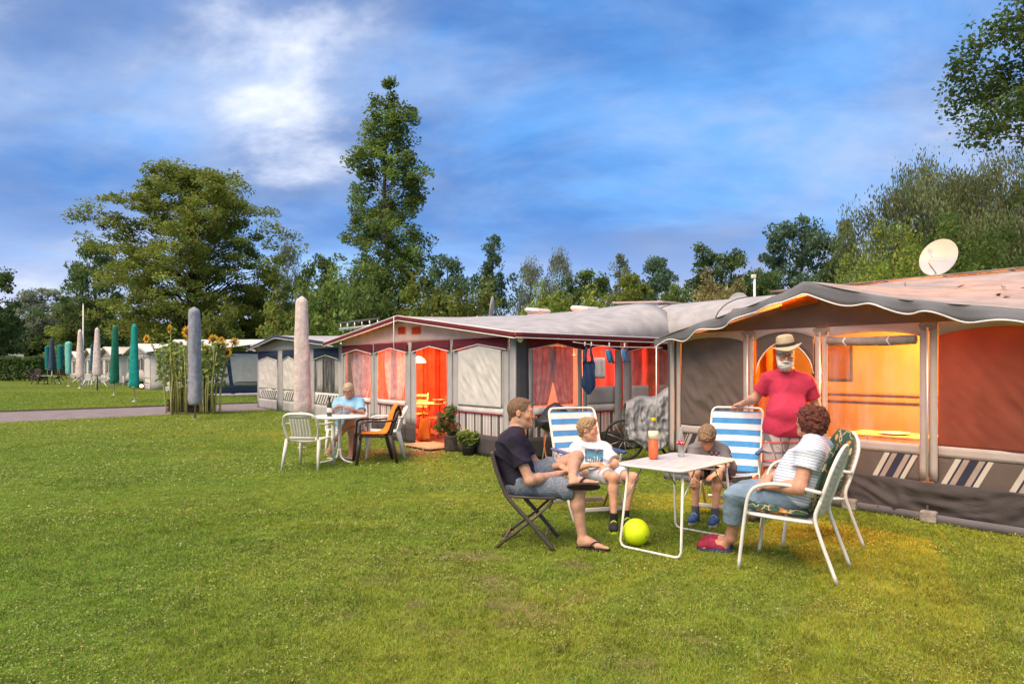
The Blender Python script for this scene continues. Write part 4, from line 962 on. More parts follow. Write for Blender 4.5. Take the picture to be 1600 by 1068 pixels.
def other_tents():
    W = W_BLU
    b = lambda px: W-tloc(C_BLU, px, 600)[0]*-1 if False else tloc(C_BLUR, px, 600)[0]
    bays = [(b(434), b(405), 'blind'), (b(461), b(443), 'blind'), (b(484), b(464), 'blind'), (b(529), b(492), 'dark')]
    simple_tent(C_BLUR, W, 3.4, b(444), 2.52, 2.14, 'white awning tent with blue edge band and striped lower panels beside the red tent', F_roof, F_navy, F_white, F_lgrey, sorted(bays), F_lgrey)
    def navside(T, WT):
        cloth(T, 'side_wall', fabric('wall_pale', (.50, .50, .53), .05), 'r', 0, 3.6, .55, WT+.1, 0, 16, 8, .03, 4)
        cloth(T, 'skirt', F_navy, 'r', 0, 3.6, .16, .56, .01, 14, 4, .03, 5); cloth(T, 'skirt_edge', F_white, 'r', 0, 3.6, 0, .17, .03, 14, 2, .02, 6)
        cloth(T, 'side_band', F_navy, 'r', 0, 3.6, WT, WT+.12, .015, 6, 2, .002, 6)
        mb = MB(); mb.add([(.02, 1.15, .56), (.02, 1.32, .56), (.02, 1.12, WT), (.02, .92, WT)], [(0, 1, 2, 3)], 0, False); mb.build('post', F_navy, T, .01)
        mb = MB(); mb.box((.03, 2.3, .72), (.02, 1.7, .04)); mb.build('sill', F_dgrey, T)
    simple_tent(C_NAV, 9, 4.0, 5.0, 2.95, 2.25, 'pale tent with navy skirt behind the sunflowers', F_white, F_white, F_white, F_lgrey, [(.4, 2.6, 'dark'), (2.9, 5.0, 'blind'), (5.4, 6.6, 'door'), (6.9, 8.7, 'dark')], side=navside, stripe=False)
    rows = [(17.3, 8.5, 3.05, 'far white tent behind the pair of green parasols'), (31.5, 8, 3.15, 'far white tent behind the right pink parasol'), (43, 8, 3.25, 'far white tent behind the left pink parasol'), (57, 9, 3.2, 'farthest white tent behind the blue parasols')]
    for k, (t, w, zp, lab) in enumerate(rows):
        Cc = C_NAV+ROWF*(t-w/2); bays = [(.3, w*.24, 'blind'), (w*.27, w*.40, 'door'), (w*.43, w*.62, 'dark'), (w*.66, w*.80, 'blind'), (w*.83, w-.3, 'dark')]
        simple_tent(Cc, w, 4.5, w/2, zp, 2.4, lab, F_white, F_lgrey, F_white, F_lgrey, bays, stripe=False)
    caravan(C_BLU, -5.4, .6, 3.4, 5.7, 2.66, 'white caravan whose roof rises behind the blue-edged tent', hatches=[(-3.2, 4.4, .7, .5, 2.74, M_cara)])
    caravan(C_NAV, 1, 8, 4.6, 6.9, 3.05, 'white caravan whose long roof shows behind the sunflowers', hatches=[(3, 5.5, .8, .5, 3.1, M_cara)])
    caravan(C_NAV, 70, 77, 2, 4.4, 3.3, 'far white caravan showing above the hedge', hatches=[(73, 3, .8, .5, 3.36, M_cara)])
    caravan(C_NAV, 82, 88, -6, -3.6, 3.2, 'farthest white caravan at the left edge above the hedge')
    rk = thing('roof_rack', 'grey ladder-like rack on the roof between the blue and red tents', 'rack', P3(560, 503, 19.5), ROTZ)
    mb = MB(); mb.tube([(-1.3, 0, .03), (1.3, 0, .03)], .03, 6); mb.build('top_rail', F_dgrey, rk)
    mb = MB(); mb.tube([(-1.3, 0, -.14), (1.3, 0, -.14)], .03, 6); mb.build('lower_rail', M_alu, rk)
    for i in range(6): mb = MB(); mb.tube([(-1.2+.48*i, 0, -.2), (-1.2+.48*i, 0, .03)], .022, 6); mb.build('bracket', M_alu, rk)
LAMP_BROWN = 430.0; LAMP_RED = 250.0

# ------------------------------------------------------------------ furniture and small things
def arc(c, r, a0, a1, n, ax=(1, 0, 0), ay=(0, 0, 1)):
    c = Vector(c); ax = Vector(ax); ay = Vector(ay)
    return [tuple(c+ax*r*math.cos(a0+(a1-a0)*i/n)+ay*r*math.sin(a0+(a1-a0)*i/n)) for i in range(n+1)]
def bez(pts, n=8):
    """smooth path through points (Catmull-Rom)"""
    P = [Vector(p) for p in pts]; P = [P[0]*2-P[1]]+P+[P[-1]*2-P[-2]]; out = []
    for i in range(1, len(P)-2):
        for k in range(n):
            t = k/n; a, b, c, d = P[i-1], P[i], P[i+1], P[i+2]
            out.append(tuple(.5*((2*b)+(c-a)*t+(2*a-5*b+4*c-d)*t*t+(3*b-a-3*c+d)*t**3)))
    out.append(tuple(P[-2])); return out
M_brownmetal = mat('brown_metal', (.075, .060, .055), .45, .2, 10, 0, 1, .4); M_sling = mat('dark_sling', (.060, .052, .052), .8, .15, 20, .3, 200)
M_whitemetal = mat('white_metal', (.72, .70, .65), .4, .10, 9, .05, 20, .4); M_stripeblue = mat('stripe_blue', (.055, .26, .56), .75, .10, 14, .3, 160)
M_stripewhite = mat('stripe_white', (.74, .72, .70), .75, .06, 14, .3, 160); M_armblue = mat('armrest_blue', (.03, .08, .24), .35, .1)
M_brownpl = mat('brown_plastic', (.055, .036, .030), .42, .2, 8); M_creampl = mat('cream_plastic', (.68, .64, .56), .4, .06, 8)
M_bark2 = bark

def folding_chair():
    """folding chair, front towards local -y"""
    T = thing('folding_chair', 'dark brown folding chair under the man in the navy shirt', 'chair', (.13, 5.80, 0), math.radians(82))
    w = .235
    for s in (-1, 1):
        x = s*w
        mb = MB(); mb.tube(bez([(x, .265, .80), (x, .235, .68), (x, .17, .50), (x, .11, .40), (x, -.06, .22), (x, -.25, .0)], 6), .0145, 8, flat=(1.25, .85)); mb.build('back_leg', M_brownmetal, T)
        mb = MB(); mb.tube([(x*.86, .245, .0), (x*.86, -.06, .24), (x*.86, -.235, .40)], .0145, 8, flat=(1.25, .85)); mb.build('front_leg', M_brownmetal, T)
        mb = MB(); mb.tube([(x*.95, .16, .435), (x*.95, -.26, .425)], .011, 8); mb.build('seat_rail', M_brownmetal, T)
    for p in ((-.17, .085), (.17, .07)):
        mb = MB(); mb.tube([(-w, p[0], p[1]), (w, p[0], p[1])], .011, 8); mb.build('stretcher', M_brownmetal, T)
    mb = MB(); mb.grid(lambda u, v: (-w*.95+2*w*.95*u, .16-.42*v, .437-.025*math.sin(math.pi*u)*math.sin(math.pi*v)), 8, 8); mb.build('seat', M_sling, T, .006)
    mb = MB(); mb.grid(lambda u, v: (-w+2*w*u, .205+.055*v+.02*math.sin(math.pi*u), .58+.20*v), 8, 6); mb.build('backrest', M_sling, T, .006)
    return T
def striped_chair(loc, rz, label):
    T = thing('camping_chair', label, 'chair', loc, rz, 'blue and white striped camping chairs')
    w = .265; B0 = Vector((0, .20, .40)); B1 = Vector((0, .47, 1.03))
    def bp(f, x): p = B0.lerp(B1, f); return Vector((x, p.y, p.z))
    # back frame: one bent tube from armrest level over the top
    pts = [bp(-.05, -w), bp(.5, -w), bp(.93, -w)]+[bp(.93+.10*math.sin(a), -w+.05*(1-math.cos(a))) for a in (.6, 1.1, 1.57)]+[bp(1.035, 0)]+[bp(.93+.10*math.sin(a), w-.05*(1-math.cos(a))) for a in (1.57, 1.1, .6)]+[bp(.93, w), bp(.5, w), bp(-.05, w)]
    mb = MB(); mb.tube(pts, .0125, 8); mb.build('back_frame', M_whitemetal, T)
    mb = MB(); n = 17
    mb.grid(lambda u, v: tuple(bp(.0+.97*v, -w*.97+2*w*.97*u)+Vector((0, .035*math.sin(math.pi*u)*math.sin(math.pi*v), 0))), 8, 51, mif=lambda i, j: (j//5) % 2)
    mb.build('backrest', [M_stripeblue, M_stripewhite], T, .004)
    mb = MB(); mb.grid(lambda u, v: (-w*.95+2*w*.95*u, .20-.46*v, .40+.03*v-.03*math.sin(math.pi*u)), 8, 36, mif=lambda i, j: (j//5) % 2)
    mb.build('seat', [M_stripewhite, M_stripeblue], T, .004)
    for s in (-1, 1):
        x = s*(w+.012)
        mb = MB(); mb.tube([(x*.96, .21, .395), (x*.96, -.27, .43)], .012, 8); mb.build('seat_rail', M_whitemetal, T)
        mb = MB(); mb.box((s*(w+.03), .02, .645), (.05, .50, .028), bev=.012); mb.build('armrest', M_armblue, T)
        mb = MB(); mb.tube([(x*1.08, -.14, .63), (x*1.10, .05, .34), (x*1.12, .33, .0)], .0125, 8, flat=(1.2, .9)); mb.build('rear_leg', M_alu, T)
        mb = MB(); mb.tube([(x*1.02, .14, .63), (x*1.02, -.02, .34), (x*1.02, -.30, .0)], .0125, 8, flat=(1.2, .9)); mb.build('front_leg', M_whitemetal, T)
    for y, z, m in ((-.24, .10, M_whitemetal), (.27, .10, M_alu)):
        mb = MB(); mb.box((0, y, z), (2*w*1.06, .02, .042), bev=.008); mb.build('stretcher', m, T)
    return T
def patio_chair(loc, rz, label):
    """white tubular chair with an oval perforated back; front towards local -y"""
    T = thing('patio_chair', label, 'chair', loc, rz, 'white metal armchairs')
    w = .25
    def bp(f, x): return Vector((x, .20+.17*f, .40+.53*f))
    loop = [tuple(bp(.02, -w*.80)), tuple(bp(.3, -w))]+[tuple(bp(.62+.38*math.sin(a), -w*math.cos(a))) for a in [math.pi*i/14 for i in range(15)]]+[tuple(bp(.3, w)), tuple(bp(.02, w*.80))]
    mb = MB(); mb.tube(loop, .0135, 8); mb.build('back_frame', M_whitemetal, T)
    mesh_m = perforated('perforated_white', (.70, .68, .63))
    mb = MB()
    def bf(u, v):
        f = .04+.92*v; hw = w*.93 if f < .62 else w*.93*math.sqrt(max(0, 1-((f-.62)/.36)**2)); hw = max(hw, .01)*(1 if f > .3 else .84+.16*f/.3)
        return tuple(bp(f, -hw+2*hw*u)+Vector((0, .015*math.sin(math.pi*u), 0)))
    mb.grid(bf, 8, 16); mb.build('backrest', mesh_m, T, .003)
    mb = MB(); mb.tube(bez([(-w, .20, .40), (-w*1.0, -.05, .405), (-w*.98, -.24, .415), (-w*.7, -.29, .415), (0, -.30, .415), (w*.7, -.29, .415), (w*.98, -.24, .415), (w, -.05, .405), (w, .20, .40)], 5), .012, 8); mb.build('seat_frame', M_whitemetal, T)
    mb = MB(); mb.grid(lambda u, v: (-w*.95+2*w*.95*u, .19-.46*v, .408+.012*v), 6, 6); mb.build('seat', mesh_m, T, .003)
    for s in (-1, 1):
        x = s*w
        mb = MB(); mb.tube(bez([(x*1.10, -.31, .0), (x*1.12, -.265, .38), (x*1.13, -.23, .56), (x*1.13, -.15, .635), (x*1.13, .02, .655), (x*1.08, .26, .62)], 6), .0135, 8); mb.build('arm_and_front_leg', M_whitemetal, T)
        mb = MB(); mb.tube(bez([(x*1.06, .36, .0), (x*1.03, .25, .30), (x, .215, .44), (x, .25, .56)], 6), .0135, 8); mb.build('rear_leg', M_whitemetal, T)
    return T
def perforated(name, col):
    m = mat(name, col, .45, .05)
    nt = m.node_tree; N = nt.nodes; L = nt.links; out = N['Material Output']; b = N['Principled BSDF']
    tc = N.new('ShaderNodeTexCoord'); v = N.new('ShaderNodeTexVoronoi'); v.inputs['Scale'].default_value = 75; v.inputs['Randomness'].default_value = 0
    L.new(tc.outputs['Object'], v.inputs['Vector'])
    r = N.new('ShaderNodeMath'); r.operation = 'LESS_THAN'; r.inputs[1].default_value = .40; L.new(v.outputs['Distance'], r.inputs[0])
    t = N.new('ShaderNodeBsdfTransparent'); ms = N.new('ShaderNodeMixShader'); L.new(r.outputs[0], ms.inputs[0]); L.new(b.outputs[0], ms.inputs[1]); L.new(t.outputs[0], ms.inputs[2])
    L.new(ms.outputs[0], out.inputs[0]); return m
def floral(name):
    m = mat(name, (.040, .085, .060), .85, .25, 9, .25, 30, .15)
    nt = m.node_tree; N = nt.nodes; L = nt.links; b = N['Principled BSDF']; base = b.inputs['Base Color'].links[0].from_socket
    tc = N.new('ShaderNodeTexCoord')
    def lay(scale, rnd, lo, hi, col, base, feat='F1', dist=.02):
        v = N.new('ShaderNodeTexVoronoi'); v.inputs['Scale'].default_value = scale; v.feature = feat
        nz = N.new('ShaderNodeTexNoise'); nz.inputs['Scale'].default_value = 14; L.new(tc.outputs['Object'], nz.inputs[0])
        ad = N.new('ShaderNodeMix'); ad.data_type = 'RGBA'; ad.blend_type = 'ADD'; ad.inputs[0].default_value = .10; L.new(tc.outputs['Object'], ad.inputs[6]); L.new(nz.outputs['Color'], ad.inputs[7])
        L.new(ad.outputs[2], v.inputs['Vector'])
        mr = N.new('ShaderNodeMapRange'); mr.inputs[1].default_value = lo; mr.inputs[2].default_value = hi; mr.inputs[3].default_value = 1; mr.inputs[4].default_value = 0; L.new(v.outputs['Distance'], mr.inputs[0])
        mx = N.new('ShaderNodeMix'); mx.data_type = 'RGBA'; L.new(mr.outputs[0], mx.inputs[0]); L.new(base, mx.inputs[6]); mx.inputs[7].default_value = (*col, 1); return mx.outputs[2]
    c = lay(7, 1, .02, .035, (.42, .36, .20), base, 'DISTANCE_TO_EDGE'); c = lay(8.5, 1, .22, .26, (.50, .20, .07), c); c = lay(8.5, 1, .09, .13, (.62, .42, .12), c)
    L.new(c, b.inputs['Base Color']); return m
def cushion_pad(T, name, fn, m):
    mb = MB(); mb.grid(lambda u, v: fn(u, v, 1), 14, 14); n = len(mb.v); mb.grid(lambda u, v: fn(u, v, -1), 14, 14)
    return mb.build(name, m, T)
def patio_cushion(loc, rz, label):
    T = thing('chair_cushion', label, 'cushion', loc, rz, 'green floral seat cushions'); m = floral('floral_green')
    def pad(u, v, s): return max(.0, (1-(2*u-1)**6)*(1-(2*v-1)**6))**.5*.026*s
    cushion_pad(T, 'seat_pad', lambda u, v, s: (-.235+.47*u, .16-.44*v, .445+.012*v+pad(u, v, s)*(1+.25*math.cos(v*9))), m)
    def bk(u, v, s):
        f = .05+.93*v; hw = .235 if f < .62 else .235*math.sqrt(max(.03, 1-((f-.62)/.42)**2)); th = pad(u, v, s)
        return (-hw+2*hw*u, .155+.17*f-th, .43+.53*f-th*.3)
    cushion_pad(T, 'back_pad', bk, m)
    return T
def plastic_chair(name, label, m, loc, rz, group=None, full=True, rot=None):
    """stackable garden armchair, front towards local -y"""
    T = thing(name, label, 'chair', loc, rz, group)
    if rot: T.rotation_euler = rot
    mb = MB(); mb.grid(lambda u, v: (-.22-.02*v+(.44+.04*v)*u, .20-.44*v, .425+.02*v**3-.025*math.sin(math.pi*u)), 8, 8); mb.build('seat', m, T, .018)
    def bp(f): return Vector((0, .21+.14*f, .42+.40*f))
    # back: rim with rounded shoulders plus slats
    rim = [(-.22, .0), (-.255, .45), (-.25, .80), (-.20, .95), (-.10, 1.0), (.10, 1.0), (.20, .95), (.25, .80), (.255, .45), (.22, .0)]
    mb = MB(); mb.tube(bez([tuple(bp(f)+Vector((x, .03*(1-(x/.26)**2), 0))) for x, f in rim], 5), .020, 8, flat=(1.3, .8)); mb.build('back_rim', m, T)
    for i in range(7):
        x = -.135+.045*i; mb = MB(); mb.grid(lambda u, v: tuple(bp(.08+.84*v)+Vector((x-.017+.034*u, .03*(1-(x/.26)**2), 0))), 1, 5); mb.build('back_slat', m, T, .012)
    for f in (.10, .90):
        mb = MB(); mb.grid(lambda u, v: tuple(bp(f-.06+.12*v)+Vector((-.19+.38*u, .03*(1-((-.19+.38*u)/.26)**2)+.004, 0))), 8, 2); mb.build('back_rail', m, T, .012)
    for s in (-1, 1):
        mb = MB(); mb.tube(bez([tuple(bp(.62)+Vector((s*.255, 0, 0))), (s*.275, .12, .655), (s*.28, -.10, .66), (s*.275, -.215, .635), (s*.27, -.235, .55), (s*.265, -.24, .40)], 5), .022, 8, flat=(1.5, .7)); mb.build('armrest', m, T)
        for y, yy, nm in ((-.235, -.285, 'front_leg'), (.22, .33, 'rear_leg')):
            mb = MB(); mb.tube([(s*.245, y, .44), (s*.26, (y+yy)/2, .22), (s*.275, yy, .0)], [.034, .030, .020], 6, flat=(1.1, .8)); mb.build(nm, m, T)
    return T
def round_table(name, label, loc, r, m, top_m=None, h=.72, group=None):
    T = thing(name, label, 'table', loc, .3, group)
    mb = MB(); mb.lathe([(.001, h-.03), (r*.94, h-.03), (r*.99, h-.022), (r, h-.008), (r*.985, h), (.001, h)], n=40); mb.build('table_top', top_m or m, T)
    mb = MB(); mb.tube([(0, 0, .05), (0, 0, h-.03)], .028, 10); mb.build('pole', m, T)
    for i in range(4):
        a = i*math.pi/2+.5; c, s = math.cos(a), math.sin(a)
        mb = MB(); mb.tube(bez([(c*.02, s*.02, .20), (c*.05, s*.05, .08), (c*.16, s*.16, .03), (c*.36, s*.36, .012)], 5), .017, 7); mb.build('foot', m, T)
    return T
def parasol(label, px, yb, yt, yc, wpx, m, flare=0.0, tilt=0.0, tap=.52, group='closed parasols in covers', pm=None, Y=None):
    p = G(px, yb); Y = p.y; H = CAM_H-(yt-HY)/FPX*Y; zc = CAM_H-(yc-HY)/FPX*Y; R = wpx/2/FPX*Y
    T = thing('closed_parasol', label, 'parasol', (p.x, p.y, 0), random.random()*6, group)
    mb = MB(); mb.tube([(0, 0, 0), (0, 0, H-.06)], max(.022, R*.16), 8); mb.build('pole', pm or M_alu, T)
    mb = MB(); n = 22; L_ = 34; sd = random.random()*50
    def fn(u, v):
        a = u*2*math.pi; f = v
        r = R*(1.0-tap*f**1.3 if not flare else .78+flare*f)*(1 if f < .93 else math.sqrt(max(.0, 1-((f-.93)/.07)**2))*.999+.001)
        if f < .06: r *= .82+3*f
        r *= 1+.13*math.sin(a*3+sd+f*2)*(1-f*.6)+.09*abs(math.sin(a*4+sd+1.5*math.sin(f*5)))+.10*(vn1(math.cos(a)*2+sd, math.sin(a)*2, f*9)-.5)+.12*(vn1(a*1.0+sd, f*22)-.5)*(1-f)
        return (math.cos(a)*r+tilt*f*(H-zc), math.sin(a)*r, zc+(H-zc)*f)
    mb.grid(fn, n, L_); cv = mb.build('cover', m, T, .004)
    mb = MB(); mb.tube([(math.cos(i/14*6.283)*R*.86, math.sin(i/14*6.283)*R*.86, zc+.03) for i in range(14)], .010, 5, closed=True); mb.build('drawstring', pm or M_alu, cv)
    mb = MB(); mb.lathe([(.001, 0.03), (R*.5, .028), (R*.6, .01), (R*.6, 0)], n=12); mb.build('ground_socket', pm or M_alu, T)
    return T

def sunflowers():
    M_stem = mat('sunflower_stem', (.34, .33, .11), .8, .3, 5); M_lf = mat('sunflower_leaf', (.22, .29, .07), .7, .35, 8, trans=.35); M_pet = mat('sunflower_petal', (.78, .42, .02), .7, .15, 20, trans=.25); M_disc = mat('sunflower_disc', (.10, .05, .02), .95, .4, 60, .6, 90)
    fl = [(265, 513, 1, 'leftmost tall sunflower turned away to the left'), (294, 518, 1.5, 'largest sunflower facing out beside the grey parasol top'), (229, 529, .9, 'sunflower leaning far left over the green parasols'), (268, 551, 1.1, 'lower yellow sunflower at the left of the bed'), (333, 530, 1.1, 'brown-eyed sunflower just right of the grey parasol'), (346, 532, .8, 'small upper sunflower right of the brown-eyed one'), (349, 538, .9, 'small sunflower below the upper one at right'), (367, 534, 1.0, 'rightmost sunflower turned to the right'), (355, 550, 1.1, 'dark-eyed sunflower lowest at the right'), (320, 543, .9, 'half-hidden sunflower touching the right edge of the grey parasol'), (323, 553, .6, 'pale opening sunflower right of the grey parasol, below the others')]
    rr = random.Random(4)
    bx = [262, 272, 281, 288, 295, 318, 324, 330, 336, 341, 347]
    order = [0, 1, 3, 2, 4, 5, 6, 7, 8, 9, 10]
    bases = [268, 290, 260, 276, 322, 330, 336, 342, 345, 318, 314]
    def leaf(mb, p, d, L_, w):
        d = d.normalized(); s = d.cross(Vector((0, 0, 1))).normalized(); 
        pts = [p, p+d*L_*.35+s*w, p+d*L_*.8+s*w*.5-Vector((0, 0, L_*.25)), p+d*L_-Vector((0, 0, L_*.5)), p+d*L_*.8-s*w*.5-Vector((0, 0, L_*.25)), p+d*L_*.35-s*w]
        mb.add(pts, [(0, 1, 2, 3), (0, 3, 4, 5)], 0, True)
    for (px, py, sc_, lab), b in zip(fl, bases):
        Yb = 21.6+rr.uniform(-.35, .35); base = Vector(((b-800)/FPX*Yb, Yb, 0)); hd = P3(px, py, Yb-.05)-base
        T = thing('sunflower', lab, 'sunflower', base, 0, 'sunflowers in the bed')
        path = bez([(0, 0, 0), (hd.x*.15+rr.uniform(-.05, .05), 0, hd.z*.4), (hd.x*.6, 0, hd.z*.82), (hd.x*.92, 0, hd.z*1.0), tuple(hd)], 6)
        mb = MB(); mb.tube(path, [.022]*(len(path)-6)+[.014]*6, 6); mb.build('stem', M_stem, T)
        for k in range(9):
            q = Vector(path[int((.35+.6*k/9)*(len(path)-1))]); a = rr.uniform(0, 6.28); lm = MB(); L_ = rr.uniform(.16, .30)
            leaf(lm, q, Vector((math.cos(a), math.sin(a), .25)), L_, L_*.36); lm.build('leaf', M_lf, T)
        f = Vector((rr.uniform(-.5, .3)+(-.7 if px in (265, 229) else .6 if px == 367 else 0), -1, rr.uniform(-.1, .25))).normalized(); M = f.to_track_quat('Z', 'Y').to_matrix(); R = .075*sc_+.03
        mb = MB()
        for i in range(18):
            a = i/18*6.283+rr.uniform(-.08, .08); c, s = math.cos(a), math.sin(a); 
            P_ = [(c*R*.5, s*R*.5, 0), (c*R*1.1-s*R*.16, s*R*1.1+c*R*.16, .01), (c*R*1.65, s*R*1.65, rr.uniform(-.02, .03)), (c*R*1.1+s*R*.16, s*R*1.1-c*R*.16, .01)]
            mb.add([hd+M @ Vector(p) for p in P_], [(0, 1, 2, 3)], 0, False)
        h = mb.build('petals', M_pet, T); mb = MB(); mb.lathe([(.001, .03), (R*.5, .028), (R*.72, .012), (R*.6, -.02), (.001, -.03)], hd, 14, axis=M); mb.build('disc', M_disc, T)
    # wooden trellis box with geraniums
    Yb = 22.2
    c = Vector(((300-800)/FPX*Yb, Yb, 0)); T = thing('trellis_planter', 'dark wooden trellis planter with iron rails among the sunflower stems', 'planter', c, 0)
    M_dw = mat('dark_wood', (.055, .032, .026), .9, .3, 4, .3, 20); M_ir = mat('iron', (.03, .028, .03), .6, .2)
    for x in (-.62, -.28, .05, .40, .66):
        mb = MB(); mb.box((x, 0, .85), (.07, .07, 1.7)); mb.build('post', M_dw, T)
    for i in range(11):
        mb = MB(); mb.tube([(-.70+.145*i, .05, .05), (-.70+.145*i, .05, 1.95)], .012, 5); mb.build('iron_bar', M_ir, T)
    for z in (.45, 1.75):
        mb = MB(); mb.tube([(-.75, .05, z), (.78, .05, z)], .014, 5); mb.build('iron_rail', M_ir, T)
    for z in (.10, .24, .38):
        mb = MB(); mb.box((0, -.10, z), (1.5, .04, .12), bev=.008); mb.build('plank', M_dw, T)
    mb = MB(); mb.box((0, .05, .25), (1.44, .24, .34)); mb.build('soil', MATS['edge_soil'], T)
    r = np.random.default_rng(8); m = 900; cc = np.stack([r.uniform(-.7, .7, m), r.uniform(-.2, .15, m), .45+r.random(m)*.35], 1)
    leaf_cloud('foliage', cc, .05, M_lf, T, r)
    gm = mat('geranium_red', (.55, .02, .03), .7, .2, trans=.2)
    for x, z in ((-.52, .85), (-.20, .72), (.18, .70), (.36, .82), (.30, .66), (.52, .70)):
        mb = MB(); rr2 = random.Random(int(x*100)+50)
        for k in range(16):
            o = Vector((rr2.gauss(0, .035), rr2.gauss(0, .03), rr2.gauss(0, .03))); mb.lathe([(.001, -.014), (.016, 0), (.001, .014)], Vector((x, -.2, z))+o, 5)
        mb.build('geranium', gm, T)
    # bare stalks and small leaves filling the bed, counted as one mass
    r = np.random.default_rng(10); mb = MB()
    for i in range(26):
        px = 256+r.random()*82; Y_ = 21.5+r.uniform(-.5, .4); p = Vector(((px-800)/FPX*Y_, Y_, 0)); h = r.uniform(.9, 2.3)
        mb.tube([p, p+Vector((r.uniform(-.06, .06), 0, h*.5)), p+Vector((r.uniform(-.15, .15), 0, h))], [.018, .016, .008], 5)
    cc = np.stack([(r.uniform(250, 348, 950)-800)/FPX*21.5, 21.5+r.uniform(-.45, .45, 950), .75+r.beta(2.2, 1.6, 950)*1.55], 1)
    st = mb.build('sunflower_stalks', M_stem, None); st['kind'] = 'stuff'; st['label'] = 'thicket of pale sunflower stalks in the bed'
    lf = leaf_cloud('sunflower_foliage', cc, .085, M_lf, None, r); lf['kind'] = 'stuff'; lf['label'] = 'loose green leaves of the sunflower thicket'
def leaf_cloud(name, c, s, m, parent, r, asp=.6):
    n = len(c); nr = r.normal(size=(n, 3)); nr /= np.linalg.norm(nr, axis=1)[:, None]; u = np.cross(nr, r.normal(size=(n, 3))); u /= np.linalg.norm(u, axis=1)[:, None]+1e-9; v = np.cross(nr, u)
    s = s*(.6+.8*r.random(n))[:, None]
    Q = np.stack([c-u*s, c+v*s*asp, c+u*s, c-v*s*asp], 1).reshape(-1, 3); b = np.arange(n)*4
    return obj(name, np_mesh(name, Q, np.stack([b, b+1, b+2, b+3], 1), False), m, parent)

